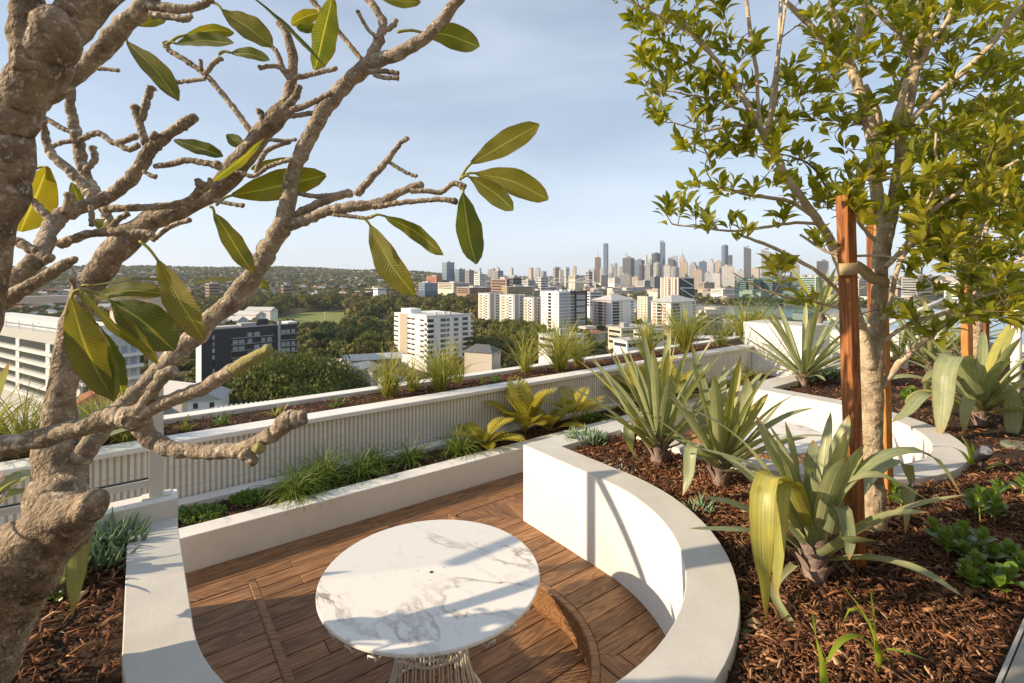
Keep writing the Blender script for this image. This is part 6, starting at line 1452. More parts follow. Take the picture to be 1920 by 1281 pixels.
# black and white tower
b = B('tall apartment tower half white half black glass grid', 'building', 1014, 1048, 1100, 547, 470, 52, W_white)
for k in range(13):
    z = b.H - 3.2 - k * 3.1
    if z < 0: break
    b.left('window_band', W_glass, .42, .58, z - .6, z + 1.6, .15)
    for a in (.1, .8): b.left('window', W_glass, a, a + .06, z, z + .7)
    b.right('glass_band', W_lt, .0, .38, z - .7, z + 1.7, .2); b.right('glass_band', W_glass, .40, .56, z - .8, z + 1.7, .1); b.right('glass_band', W_lt if k % 2 else W_glass, .60, .94, z - .6, z + 1.6, .6)
b.right('black_frame', W_char, .56, .60, 0, b.H, .8); b.right('black_frame', W_char, .95, 1.0, 0, b.H, .8); b.right('black_frame', W_char, .40, 1.0, b.H - 1.5, b.H + .3, .8); part('black_side', W_char, b.t, b.W * .40, b.W + .2, .05, b.L, 0, b.H - .1)
for i in range(5): part('roof_plant', W_roof, b.t, b.W * (.05 + .15 * i), b.W * (.12 + .15 * i), 4, 8, b.H, b.H + 1 + i % 2)
# the two hip-roofed towers
for i, (pl, pc, pr, yt, d) in enumerate(((1111, 1146, 1189, 564, 500), (1221, 1258, 1305, 567, 455))):
    b = B(('white hip roofed tower with terracotta panels next to the black and white tower', 'white hip roofed tower with terracotta panels closest to the river')[i], 'building', pl, pc, pr, yt, d, 48, W_white, 'hip roofed apartment towers')
    for k in range(10):
        z = b.H - 3.0 - k * 3.0
        if z < 0: break
        b.left('terracotta_panel', W_or, .24, .40, z - .3, z + 1.5); b.left('window_band', W_glass, .46, .70, z - .5, z + 1.5); b.left('terracotta_panel', W_or, .76, .90, z - .3, z + 1.5); b.left('balcony', W_cream, .45, .72, z - 1.4, z - .6, 1.2)
        b.right('window_band', W_glass, .06, .34, z - .5, z + 1.5); b.right('balcony', W_roof, .06, .34, z - 1.4, z - .6, 1.2); b.right('window', W_lt, .40, .48, z - .2, z + 1.2); b.right('window', W_glass, .86, .96, z - .2, z + 1.2)
    m_ = MB(); e = 1.6; x0, x1, y0, y1, z = -e, b.W + e, -e, b.L + e, b.H; cx, cy = b.W / 2, b.L / 2
    m_.add([(x0, y0, z), (x1, y0, z), (x1, y1, z), (x0, y1, z), (cx - b.W * .1, cy, z + 6), (cx + b.W * .1, cy, z + 6)], [(0, 3, 2, 1), (0, 1, 5, 4), (1, 2, 5), (2, 3, 4, 5), (3, 0, 4)]); sub('roof', mesh('roof', m_.v, m_.f, W_roof, recalc=True), b.t)
b = B('cream apartment block between the two hip roofed towers', 'building', 1195, 1214, 1224, 557, 560, 60, W_cream, roof=W_roof)
b.grid('left', ((.15, .25), (.5, .6), (.8, .88)), 4, 3, 10, 1.2, W_glass)
# zig-zag building
b = B('tall beige finned building with white zigzag bracing on its dark side', 'building', 1238, 1272, 1301, 521, 820, 50, W_tan)
for a in (.0, .2, .34, .55, .72, .93): b.left('white_fin', W_white, a, a + .05, 0, b.H + 1, .6)
for k in range(14): b.left('window_band', W_glass, .07, .18, 3 + k * 3.6, 5 + k * 3.6); b.left('window_band', W_glass, .42, .53, 3 + k * 3.6, 5 + k * 3.6)
b.right('dark_side', W_char, .06, 1, 0, b.H - .5, .3)
for (a, za), (c, zc) in (((.1, .98), (1, .72)), ((.1, .68), (1, .66)), ((.1, .66), (1, .38)), ((.1, .34), (1, .33)), ((.1, .98), (1, .97))):
    m_ = MB(); H = b.H; m_.add([(a * b.W, -.9, za * H), (c * b.W, -.9, zc * H), (c * b.W, -.9, zc * H + 1.8), (a * b.W, -.9, za * H + 1.8), (a * b.W, -.3, za * H), (c * b.W, -.3, zc * H), (c * b.W, -.3, zc * H + 1.8), (a * b.W, -.3, za * H + 1.8)], [(0, 1, 2, 3), (4, 7, 6, 5), (0, 4, 5, 1), (3, 2, 6, 7), (0, 3, 7, 4), (1, 5, 6, 2)]); sub('white_brace', mesh('white_brace', m_.v, m_.f, W_white, recalc=True), b.t)

# other mid-distance blocks: label, columns, top row, distance, turn, wall, bands
MID = [('dark glass residential tower standing alone on the hill line', 829, 838, 852, 492, 1500, 52, W_blue, 22), ('dark glass tower next to the tallest lone tower', 853, 861, 873, 505, 1480, 52, W_blue, 17), ('paler dark tower at the end of the dark tower trio', 872, 879, 889, 507, 1460, 52, W_grey, 16), ('white twin cylinder apartment block right of the dark tower trio', 889, 899, 911, 514, 1350, 55, W_white, 11),
       ('terracotta office block left of the dark towers', 800, 818, 829, 518, 1450, 60, W_or, 5), ('brown and white hospital block with glass bands', 920, 950, 966, 524, 1050, 55, W_brick, 8), ('black topped hospital block', 950, 962, 978, 521, 1040, 55, W_dark, 8), ('white domed hall behind the yellow building', 977, 990, 1003, 526, 1200, 55, W_roof, 3),
       ('long yellow office building with rows of dark windows', 941, 950, 1002, 538, 900, 72, W_yel, 4), ('long orange brick building behind the park trees', 856, 880, 921, 540, 930, 60, W_brick, 3), ('deep blue and white office block behind the hanging leaf', 784, 797, 821, 531, 980, 60, W_blue, 4), ('cream low block behind the park', 820, 850, 882, 531, 1150, 60, W_cream, 4),
       ('slim grey and white tower beside the river bend', 1009, 1014, 1028, 520, 1050, 55, W_white, 10), ('grey slab tower on the ridge', 926, 933, 944, 508, 1700, 55, W_grey, 10), ('beige tower on the ridge above the bridge', 1037, 1041, 1048, 502, 2100, 55, W_tan, 12), ('slim white tower on the ridge above the bridge', 1058, 1061, 1066, 503, 2100, 55, W_white, 14), ('cream hall beside the arched bridge', 1066, 1078, 1095, 517, 2050, 60, W_cream, 4),
       ('dark block behind the arched bridge', 1098, 1104, 1111, 509, 2200, 55, W_grey, 6), ('white cubic block on the far river bank', 1140, 1152, 1164, 522, 1750, 55, W_white, 5), ('grey stepped block on the far river bank', 1192, 1208, 1229, 527, 1650, 55, W_roof, 5), ('dark balcony block on the far river bank', 1219, 1228, 1241, 519, 1600, 55, W_char, 8), ('beige blocks behind the river trees', 1308, 1320, 1340, 530, 1500, 55, W_tan, 5),
       ('long low white riverside block', 1333, 1355, 1386, 543, 1250, 60, W_white, 3), ('dark blue riverside apartment slab', 1386, 1400, 1430, 526, 1400, 60, W_char, 8), ('beige riverside apartment slab', 1404, 1412, 1424, 524, 1350, 55, W_tan, 9), ('second dark riverside apartment slab', 1430, 1450, 1482, 528, 1350, 60, W_char, 7), ('white apartment block behind the right tree', 1500, 1530, 1570, 520, 1300, 55, W_white, 9), ('cream apartment block behind the right tree', 1580, 1610, 1640, 526, 1200, 55, W_cream, 7), ('grey apartment block behind the right tree crown', 1690, 1720, 1760, 522, 1200, 55, W_grey, 8), ('white block low behind the right tree crown', 1770, 1800, 1850, 530, 1100, 55, W_white, 6),
       ('white balcony block behind the black and white tower', 1099, 1106, 1130, 548, 640, 60, W_white, 5), ('stepped beige terrace housing below the hip roofed towers', 1140, 1165, 1200, 617, 330, 62, W_cream, 3), ('second stepped beige terrace housing block', 1188, 1205, 1245, 622, 310, 62, W_white, 2), ('low white hall below the tall planter grass', 1150, 1176, 1210, 640, 250, 60, W_white, 1), ('white flat roofed house behind the grass clump', 1010, 1040, 1095, 632, 270, 60, W_white, 2), ('white low building at the foot of the black and white tower', 1085, 1098, 1118, 614, 400, 60, W_white, 1),
       ('red brick institution with a tiled roof seen past the glass post', 250, 290, 345, 555, 520, 62, W_brick, 3), ('brown brick apartment block on the left hillside', 385, 392, 412, 532, 1000, 60, W_brick, 6), ('small brown tower amid the hillside houses', 527, 531, 548, 535, 950, 60, W_brick, 6), ('white storage tank building at the park edge', 700, 708, 724, 541, 850, 60, W_white, 1)]
for lab, pl, pc, pr, yt, d, th, wl_, nb in MID:
    b = B(lab, 'building', pl, pc, pr, yt, d, th, wl_, roof=W_roof if wl_ is not W_dark else None, name='city_building')
    if b.H < 4: b.H = 4
    fh = min(3.6, b.H / (nb + .5)) if nb < 6 else b.H / (nb + .4)
    for k in range(nb):
        z = b.H - fh * (k + .85)
        if z < -2: break
        b.right('window_band', W_glass if wl_ not in (W_blue, W_char) else W_lt, .08, .92, z, z + fh * .45, .15); b.left('window_band', W_glass if wl_ not in (W_blue, W_char) else W_lt, .08, .92, z, z + fh * .45, .15)
    if nb > 1: part('roof_plant', W_grey, b.t, b.W * .35, b.W * .65, b.L * .3, b.L * .6, b.H + .5, b.H + .5 + fh * .8)

# towers of the city centre
def tower_mat(name, a, bb, fh=3.8, vx=9.0, vert=False):
    m = mat(name, a, .35, spec=.5); nd, lk = N_(m); bs = nd['Principled BSDF']; tc = nd.new('ShaderNodeTexCoord'); sx = nd.new('ShaderNodeSeparateXYZ'); lk.new(tc.outputs['Object'], sx.inputs[0])
    def frac(o, p, thr):
        q = nd.new('ShaderNodeMath'); q.operation = 'DIVIDE'; q.inputs[1].default_value = p; lk.new(o, q.inputs[0]); w = nd.new('ShaderNodeMath'); w.operation = 'FRACT'; lk.new(q.outputs[0], w.inputs[0]); g = nd.new('ShaderNodeMath'); g.operation = 'GREATER_THAN'; g.inputs[1].default_value = thr; lk.new(w.outputs[0], g.inputs[0]); return g.outputs[0]
    ad = nd.new('ShaderNodeMath'); ad.operation = 'ADD'; lk.new(sx.outputs['X'], ad.inputs[0]); lk.new(sx.outputs['Y'], ad.inputs[1])
    f1 = frac(sx.outputs['Z'], fh * 2, .55); f2 = frac(ad.outputs[0], vx, .72); mxm = nd.new('ShaderNodeMath'); mxm.operation = 'MAXIMUM'; lk.new(f1, mxm.inputs[0]); lk.new(f2, mxm.inputs[1])
    n = nd.new('ShaderNodeTexNoise'); n.inputs['Scale'].default_value = .05; lk.new(tc.outputs['Object'], n.inputs['Vector']); k = nd.new('ShaderNodeMath'); k.operation = 'MULTIPLY'; lk.new(mxm.outputs[0] if not vert else f2, k.inputs[0]); lk.new(n.outputs['Fac'], k.inputs[1])
    mx = nd.new('ShaderNodeMixRGB'); mx.inputs['Color1'].default_value = a + (1,); mx.inputs['Color2'].default_value = bb + (1,); lk.new(k.outputs[0], mx.inputs['Fac']); lk.new(mx.outputs['Color'], bs.inputs['Base Color']); return m
TM = dict(blue=tower_mat('tower_blue', (.085, .12, .18), (.20, .25, .33)), dark=tower_mat('tower_dark', (.045, .05, .06), (.16, .16, .17)), grey=tower_mat('tower_grey', (.20, .20, .20), (.42, .41, .39)), white=tower_mat('tower_white', (.60, .57, .52), (.22, .23, .25)), beige=tower_mat('tower_beige', (.48, .40, .31), (.26, .23, .21), vert=True), brown=tower_mat('tower_brown', (.15, .10, .075), (.24, .18, .14)), lt=tower_mat('tower_light', (.38, .39, .40), (.55, .55, .54)))
def tower(px0, px1, yt, d, mk, shape='box', mast=None, word=None, ang=None):
    c = (px0 + px1) / 2; x = (c - 960) / FPX * d; w = (px1 - px0) / FPX * d; z0 = float(terr(x, d)); H = CAMZ - (yt - HOR) / FPX * d - z0
    t = thing('city_tower', word, 'tower', (x, d, z0)); m = TM[mk]; ang = random.uniform(.35, .7) if ang is None else ang
    if shape == 'box': a = w / (math.cos(ang) + math.sin(ang)); b_ = MB(); b_.box(-a / 2, a / 2, -a / 2, a / 2, -5, H); o = sub('shaft', mesh('shaft', b_.v, b_.f, m, recalc=True), t, rz=-ang)
    elif shape == 'step':
        a = w / (math.cos(ang) + math.sin(ang)); b_ = MB(); b_.box(-a / 2, a / 2, -a / 2, a / 2, -5, H * .9); b_.box(-a * .3, a * .3, -a * .4, a * .3, H * .9, H); sub('shaft', mesh('shaft', b_.v, b_.f, m, recalc=True), t, rz=-ang)
    elif shape == 'slope':
        a = w / (math.cos(ang) + math.sin(ang)); k = a / 2; sub('shaft', mesh('shaft', [(-k, -k, -5), (k, -k, -5), (k, k, -5), (-k, k, -5), (-k, -k, H), (k, -k, H - w * .25), (k, k, H - w * .25), (-k, k, H)], [(0, 3, 2, 1), (4, 5, 6, 7), (0, 1, 5, 4), (1, 2, 6, 5), (2, 3, 7, 6), (3, 0, 4, 7)], m), t, rz=-ang)
    else:
        v, f = lathe([(w / 2, -5), (w / 2, H - w * .12), (w * .42, H)], 28); sub('shaft', mesh('shaft', v, f, m, smooth=False), t)
    part('roof_crown', W_grey, t, -w * .16, w * .16, -w * .16, w * .16, H, H + w * .12)
    if mast: v, f = tube_geo(np.array([(0, 0, H), (0, 0, H + mast)]), [1.6, .5], 6); sub('mast', mesh('mast', v, f, W_grey), t)
    OCC.append((x, d, w * .8)); return t
TW = [(1115, 1127, 483, 2700, 'brown', 'box', 40, 'dark brown tower with a thin mast at the left end of the skyline'), (1131, 1141, 457, 2900, 'blue', 'box', 0, 'slender tall blue grey tower next to the masted brown tower'), (1140, 1151, 496, 2600, 'lt', 'step', 0, 'pale stepped tower at the foot of the slender tall tower'), (1151, 1158, 494, 2700, 'grey', 'box', 0, 'narrow grey tower standing by itself'), (1160, 1167, 500, 2900, 'beige', 'box', 0, 'small beige tower behind the narrow grey one'),
      (1167, 1190, 484, 2700, 'dark', 'box', 0, 'wide dark and bronze tower'), (1172, 1177, 475, 2800, 'lt', 'box', 0, 'thin pale tower rising behind the wide bronze tower'), (1189, 1209, 488, 2800, 'blue', 'box', 0, 'wide blue glass tower right of the bronze tower'), (1207, 1214, 479, 2900, 'white', 'box', 0, 'slim white tower above the blue glass one'), (1214, 1223, 487, 2850, 'lt', 'step', 0, 'pale stepped tower beside the slim white one'), (1198, 1206, 497, 2300, 'dark', 'box', 0, 'dark slim block in front of the blue glass tower'), (1206, 1224, 496, 2300, 'grey', 'box', 0, 'broad grey gridded block in front of the slim white tower'),
      (1222, 1238, 475, 2850, 'dark', 'round', 0, 'rounded dark tower beside the tallest blue tower'), (1237, 1248, 452, 2900, 'blue', 'slope', 0, 'tallest slender blue tower of the skyline'), (1225, 1241, 493, 2400, 'grey', 'round', 0, 'rounded grey tower below the tallest blue tower'), (1243, 1259, 498, 2300, 'white', 'box', 0, 'white slab tower right of the tallest blue tower'), (1252, 1267, 484, 2700, 'dark', 'slope', 0, 'dark slope topped tower'), (1260, 1272, 481, 2900, 'lt', 'box', 0, 'pale grey tower behind the slope topped tower'), (1273, 1286, 480, 2800, 'beige', 'step', 40, 'cream tower with a thin mast'), (1273, 1291, 491, 2300, 'beige', 'box', 0, 'cream vertical striped tower below the masted one'), (1258, 1273, 501, 2250, 'grey', 'round', 0, 'rounded grey block left of the striped tower'),
      (1291, 1310, 494, 2600, 'grey', 'step', 0, 'grey stepped block right of the striped tower'), (1309, 1327, 491, 2500, 'blue', 'box', 0, 'broad bright blue glass tower'), (1326, 1341, 488, 2600, 'lt', 'step', 0, 'light stepped tower next to the bright blue one'), (1340, 1354, 490, 2650, 'beige', 'box', 0, 'beige tower left of the round blue tower'), (1353, 1365, 460, 2900, 'blue', 'round', 0, 'tall round blue tower with ring bands'), (1364, 1374, 479, 2850, 'dark', 'box', 0, 'dark tower beside the round blue tower'), (1351, 1380, 500, 2200, 'white', 'box', 0, 'wide white block under construction below the round tower'), (1394, 1409, 463, 2800, 'dark', 'slope', 0, 'dark curved tower standing apart on the right'), (1426, 1447, 468, 2700, 'grey', 'slope', 0, 'grey finned tower seen through the right tree'),
      (1296, 1318, 506, 2050, 'beige', 'box', 0, 'beige apartment pair in front of the stepped grey block'), (1320, 1336, 512, 1950, 'lt', 'box', 0, 'light block low in front of the bright blue tower'), (1335, 1353, 513, 1900, 'white', 'box', 0, 'white block low in front of the beige tower'), (1141, 1150, 512, 2100, 'grey', 'box', 0, 'low grey block below the slender tall tower'), (1127, 1140, 516, 2050, 'dark', 'box', 0, 'low dark block at the skyline foot'), (1160, 1186, 515, 2000, 'grey', 'box', 0, 'low wide grey block below the bronze tower'), (1184, 1200, 519, 1900, 'beige', 'box', 0, 'low beige block below the blue glass tower'), (1380, 1396, 507, 2300, 'lt', 'box', 0, 'light block between the round tower and the dark curved tower'), (1409, 1426, 503, 2300, 'beige', 'box', 0, 'beige block right of the dark curved tower'), (1447, 1465, 500, 2300, 'blue', 'box', 0, 'blue block right of the grey finned tower'), (1480, 1500, 496, 2300, 'grey', 'box', 0, 'grey tower behind the twigs of the right tree'), (1530, 1555, 490, 2400, 'dark', 'box', 0, 'dark tower behind the timber stake')]
for a, b_, yt, d, mk, sh, mast, w_ in TW: tower(a, b_, yt, d, mk, sh, mast, w_)

# arched bridge
t = thing('arched_bridge', 'low white bridge with shallow arches across the river bend', 'bridge', (213, 1690, GZ - 3))
def bar(name, pts, r, m=W_white): v, f = tube_geo(np.array(pts, float), [r] * len(pts), 6); return link(name, mesh(name, v, f, m), t)
xa, xb, yb = 125, 285, 1700; bar('deck', [(xa, yb, -20), (xb, yb, -20)], 1.6)
for i in range(2):
    s0 = xa + i * 80; bar('arch', [(s0 + 80 * k / 12, yb, -21 + 15 * math.sin(math.pi * k / 12)) for k in range(13)], 1.1); bar('pier', [(s0 + (0 if i == 0 else 0), yb, -57), (s0, yb, -20)], 2.2)
    for k in range(1, 8): bar('hanger', [(s0 + k * 10, yb, -20), (s0 + k * 10, yb, -21 + 15 * math.sin(math.pi * k / 8))], .3)
bar('pier', [(xb, yb, -57), (xb, yb, -20)], 2.2)

# houses near enough to read, with gabled roofs
def house(label, px, py, d, w, l, h, rz, wall, roof, group=None, hip=False):
    x = (px - 960) / FPX * d; z = CAMZ - (py - HOR) / FPX * d
    t = thing('gabled_house', label, 'house', (x, d, z - h), group); t.rotation_euler.z = rz
    part('wall', wall, t, -w / 2, w / 2, -l / 2, l / 2, -12, h); e = .6; rh = w * .30; q = l * .28 if hip else 0
    sub('roof', mesh('roof', [(-w / 2 - e, -l / 2 - e, h), (w / 2 + e, -l / 2 - e, h), (w / 2 + e, l / 2 + e, h), (-w / 2 - e, l / 2 + e, h), (0, -l / 2 - e + q, h + rh), (0, l / 2 + e - q, h + rh)], [(0, 3, 2, 1), (0, 1, 4), (1, 2, 5, 4), (2, 3, 5), (3, 0, 4, 5)], roof, recalc=True), t)
    for s in (-1, 1): part('window', W_glass, t, s * w * .25 - .5, s * w * .25 + .5, -l / 2 - .08, -l / 2, h - 2, h - .7)
    OCC.append((x, d, max(w, l) * .55)); return t
house('pale grey gabled house with a white gable below the outer planter', 640, 686, 235, 9, 14, 5, .9, W_white, W_roof); house('white gabled house next to the pale grey one', 668, 690, 228, 8, 13, 5, -.6, W_white, W_roof); house('blue grey roofed house beside the white apartment block', 704, 692, 230, 9, 13, 5, .7, W_grey, W_dark)
house('grey flat pitched house behind the big dark tree', 614, 682, 250, 10, 16, 5, 1.3, W_grey, W_roof); house('long brick building with a pale roof beside the white block', 698, 672, 270, 9, 30, 5, -1.2, W_brick, W_roof); house('dark hip roofed house right of the white block', 905, 658, 270, 12, 16, 4.5, 1.2, W_cream, W_dark, hip=True)
house('pale gabled house under the grass clumps', 735, 715, 190, 9, 12, 5, .3, W_white, W_roof); house('red tiled house low behind the frangipani trunk', 195, 745, 120, 9, 12, 5, .6, W_cream, W_red, hip=True); house('grey roofed house behind the green branch tip', 340, 735, 130, 9, 13, 5, 1.2, W_grey, W_roof)
house('white house near the standpipe', 392, 742, 125, 7, 9, 4, .3, W_white, W_grey)
house('red roofed hall past the glass post', 300, 566, 505, 16, 45, 10, 1.25, W_brick, W_red, hip=True); house('red roofed house beyond the charcoal block', 232, 582, 420, 12, 22, 6, 1.0, W_cream, W_red, hip=True)
for i, (px, py, d) in enumerate(((468, 590, 560), (430, 600, 520), (490, 582, 600), (415, 588, 600))): house('long pale metal roofed shed at the park edge', px, py, d, 14, 34, 6, 1.2 + i * .1, W_white, W_roof, 'pale sheds at the park edge')
# pergola roof on the next building
t = thing('slatted_pergola', 'grey slatted pergola roof just below the terrace edge', 'pergola', tuple(PD(470, 775, 70)))
cP = PD(472, 762, 70); MR = Matrix.Rotation(.50, 4, 'Z')
for i in range(15):
    m_ = MB(); m_.box(-.16, .16, -2.3, 2.3, -.08, .08); o = m_.build('slat', W_grey, t, loc=cP + MR @ Vector((i * .62 - 4.4, 0, 0))); o.rotation_euler.z = .50
for s in (-2.2, 0, 2.2): m_ = MB(); m_.box(-5, 5, -.14, .14, -.3, -.09); o = m_.build('beam', W_grey, t, loc=cP + MR @ Vector((0, s, 0))); o.rotation_euler.z = .50
for a, c in ((-4.5, -2), (4.5, -2), (-4.5, 2), (4.5, 2)): m_ = MB(); m_.box(-.15, .15, -.15, .15, -10, -.3); m_.build('post', W_grey, t, loc=cP + MR @ Vector((a, c, 0)))
m_ = MB(); m_.box(-7, 9, -4, 5, -14, -3.2); o = setp(m_.build('flat_roof_building', W_white, None, loc=cP), 'white flat roofed building under the slatted pergola', 'building'); o.rotation_euler.z = .5
# light mast in the park
for px, py0, py1, d in ((609, 612, 585, 520),): t = thing('light_mast', 'thin white light mast on the park lawn', 'lamp', tuple(PD(px, py0, d))); q0, q1 = PD(px, py0 + 6, d), PD(px, py1, d); v, f = tube_geo(np.array([tuple(q0), tuple(q1)]), [.3, .2], 6); link('mast', mesh('mast', v, f, W_white), t); part('lamp_head', W_white, t, -1, 1, -.3, .3, q1.z - q0.z - 4.0, q1.z - q0.z - 3.4)

# ------------------------------------------------------------------ scattered city trees and houses
rt = np.random.default_rng(21)
big_me = mesh('crown', *crown_geo(99, 34000, 95, .62, .0155), M_f[0])
for lab, px, py, d, rad, h, me_, in (('huge spreading fig tree filling the slope below the outer planter', 545, 742, 150, 21, 22, big_me), ('broad dark fig tree beside the huge spreading one', 620, 748, 165, 13, 17, big_me)):
    x = (px - 960) / FPX * d; z = float(terr(x, d)); t = thing('fig_tree', lab, 'tree', (x, d, z)); ztop = CAMZ - (682 - HOR) / FPX * d if rad > 15 else CAMZ - (700 - HOR) / FPX * d
    hh = (ztop - z); sub('crown', me_, t, (0, 0, hh * .25), (rad, rad, hh * .75 / .62 / 1.05), random.uniform(0, 6)); sub('trunk', trunk_me, t, (0, 0, 0), (hh * .7, hh * .7, hh * .7)); OCC.append((x, d, rad * .8))
ntree = 0
def region(label, group, n, pxr, dr, kinds, rad, hgt, m=2, tries=40):
    global ntree
    k = 0
    for _ in range(n * tries):
        if k >= n or ntree >= 298: break
        px = rt.uniform(*pxr); d = rt.uniform(*dr); x = (px - 960) / FPX * d
        if not free(x, d, m) or inpoly(x, d, lawn1) or inpoly(x, d, lawn2): continue
        city_tree(x, d, rt.uniform(*rad), rt.uniform(*hgt), int(rt.choice(kinds)), label, group); OCC.append((x, d, rad[0] * .62)); k += 1; ntree += 1
region('dark rounded fig tree in the park thicket', 'dark figs in the park thicket', 32, (590, 745), (310, 470), (2, 2, 0), (8, 13), (13, 19))
region('tall olive gum tree along the back of the park', 'tall gums behind the park', 84, (450, 990), (640, 900), (1, 1, 0), (9, 13), (22, 31))
region('tall olive gum tree along the left side of the park', 'tall gums left of the park', 22, (330, 520), (640, 860), (1, 0, 3), (8, 12), (15, 23))
region('young rounded tree on the park lawn', 'young trees on the lawn', 12, (470, 640), (520, 640), (3, 0), (4, 6), (7, 10), 0)
region('bright green garden tree near the charcoal block', 'garden trees near the charcoal block', 16, (390, 560), (400, 520), (3, 2, 0), (6, 9), (10, 14))
region('olive street tree between the white block and the apartment row', 'street trees by the apartment row', 36, (880, 1012), (300, 470), (1, 0, 3), (6, 10), (12, 19))
region('brownish tree below the black and white tower', 'brownish trees below the tower', 10, (1010, 1110), (255, 400), (1, 1, 0), (6, 10), (12, 19))
region('dark tree between the hip roofed towers', 'trees between the hip roofed towers', 18, (1100, 1320), (380, 620), (0, 2, 3), (5, 8), (9, 15))
region('dense tree on the near river bank', 'trees on the near river bank', 16, (1290, 1480), (380, 560), (2, 0), (6, 10), (11, 18))
region('green tree on the hillside at the left', 'hillside trees at the left', 34, (-80, 380), (230, 620), (0, 2, 3, 1), (6, 11), (10, 16))
region('green garden tree close below the terrace', 'garden trees below the terrace', 18, (-60, 420), (95, 210), (0, 2, 3), (5, 8), (8, 13))
region('green garden tree between the gabled houses', 'garden trees between the gabled houses', 18, (560, 1250), (170, 300), (0, 2, 1, 3), (4, 7), (8, 12))

def mass(name, pts, leaf_n, seed, tintf):
    """many far trees as one mass of leaf clumps"""
    r = np.random.default_rng(seed); VV = []; CC = []
    for (x, y, z, rad, h) in pts:
        u = r.normal(0, 1, (leaf_n, 3)); u /= np.linalg.norm(u, axis=1, keepdims=True); u[:, 2] = np.abs(u[:, 2]) * 1.1 - .25
        c = np.array([x, y, z + h * .45]) + u * np.array([rad, rad, h * .5]) * r.uniform(.55, 1.0, (leaf_n, 1)); s = rad * r.uniform(.35, .6, leaf_n)[:, None] * (1.6 / math.sqrt(leaf_n / 10))
        nr = u + r.normal(0, .5, (leaf_n, 3)); nr /= np.linalg.norm(nr, axis=1, keepdims=True); t1 = np.cross(nr, r.normal(0, 1, (leaf_n, 3))); t1 /= np.linalg.norm(t1, axis=1, keepdims=True); t2 = np.cross(nr, t1)
        VV.append(np.stack([c - t1 * s, c + t2 * s * .8, c + t1 * s, c - t2 * s * .8], 1).reshape(-1, 3)); CC.append(np.tile(tintf(r), (leaf_n * 4, 1)))
    V = np.vstack(VV); setp(link(name, mesh(name, V, np.arange(len(V)).reshape(-1, 4), M_mass, colr=np.vstack(CC))), kind='stuff')
M_mass = mat('far_foliage', (1, 1, 1), .8, tint=True, trans=.15, spec=.1)
def tf(r): k = r.uniform(.6, 1.3); b_ = np.array([(.14, .145, .04), (.09, .105, .028), (.19, .165, .055)][r.integers(3)]); return b_ * k
def spread(n, kr, dr, m, rad, hgt, power=1.0, keep=None):
    out = []
    while len(out) < n:
        k = rt.uniform(*kr); d = dr[0] + (dr[1] - dr[0]) * rt.uniform(0, 1) ** power; x = k * d
        if not free(x, d, m) or inpoly(x, d, lawn1) or (keep and not keep(x, d)): continue
        out.append((x, d, float(terr(x, d)), rt.uniform(*rad), rt.uniform(*hgt)))
    return out
bank = []
for i in range(len(RP)):
    for s in (-1, 1):
        for _ in range(7):
            q = RP[i] + NRM[i] * s * (RW[i] + rt.uniform(10, 70)) + T_[i] * rt.uniform(-14, 14)
            if 560 < q[1] < 2200 and free(q[0], q[1], 1) and not (s * NRM[i][1] < 0 and 200 < RP[i][0] < 800 and q[1] < 1050): bank.append((q[0], q[1], float(terr(*q)), rt.uniform(6, 10), rt.uniform(9, 17)))
mass('river_bank_trees', bank, 60, 1, tf)
mass('middle_distance_trees', spread(1500, (-1.1, .12), (620, 1500), 2, (5, 9), (8, 15)) + spread(420, (.05, 1.1), (960, 1600), 4, (5, 8), (8, 14)) + spread(300, (-1.1, 1.1), (200, 620), 3, (5, 8), (8, 13)) + spread(620, (-.66, .05), (600, 1080), 0, (7, 11), (16, 26)), 90, 2, tf)
mass('park_thicket_trees', spread(260, (-.62, .06), (300, 600), 1, (6, 10), (10, 17)) + spread(70, (.06, .5), (300, 620), 1, (4, 7), (7, 12)) + spread(150, (-1.15, -.55), (150, 520), 1, (5, 9), (8, 13)), 190, 9, tf)
mass('hillside_trees', spread(7000, (-1.1, .1), (1300, 4800), 1, (7, 13), (9, 17), .8) + spread(1800, (.02, 1.1), (1400, 5000), 2, (8, 14), (8, 14)), 13, 3, tf)

# small houses: the nearest as single objects, the rest as one mass
def small_house_geo(w, l, h, kind):
    rh = w * .28; q = l * .25 if kind == 1 else 0
    V = [(-w / 2, -l / 2, -6), (w / 2, -l / 2, -6), (w / 2, l / 2, -6), (-w / 2, l / 2, -6), (-w / 2, -l / 2, h), (w / 2, -l / 2, h), (w / 2, l / 2, h), (-w / 2, l / 2, h), (-w * .56, -l * .55, h - .1), (w * .56, -l * .55, h - .1), (w * .56, l * .55, h - .1), (-w * .56, l * .55, h - .1), (0, -l * .55 + q, h + rh), (0, l * .55 - q, h + rh)]
    F = [(0, 1, 5, 4), (1, 2, 6, 5), (2, 3, 7, 6), (3, 0, 4, 7), (8, 9, 12), (9, 10, 13, 12), (10, 11, 13), (11, 8, 12, 13)]
    return V, F
roofs = [('pale', W_roof), ('dark', W_dark), ('red', W_red), ('white', wm('white_roof', (.66, .65, .62)))]
hm = [(n_, mesh('small_house', *small_house_geo(11, 15, 4.5, i % 2), [W_white if i != 2 else W_cream, m_], mi=[0] * 4 + [1] * 4)) for i, (n_, m_) in enumerate(roofs)]
nopark = lambda x, y: not (-.55 < x / y < .05 and y < 1020)
pool_h = spread(230, (-1.08, -.05), (330, 1500), 3, (0, 1), (0, 1), 1.0, nopark)
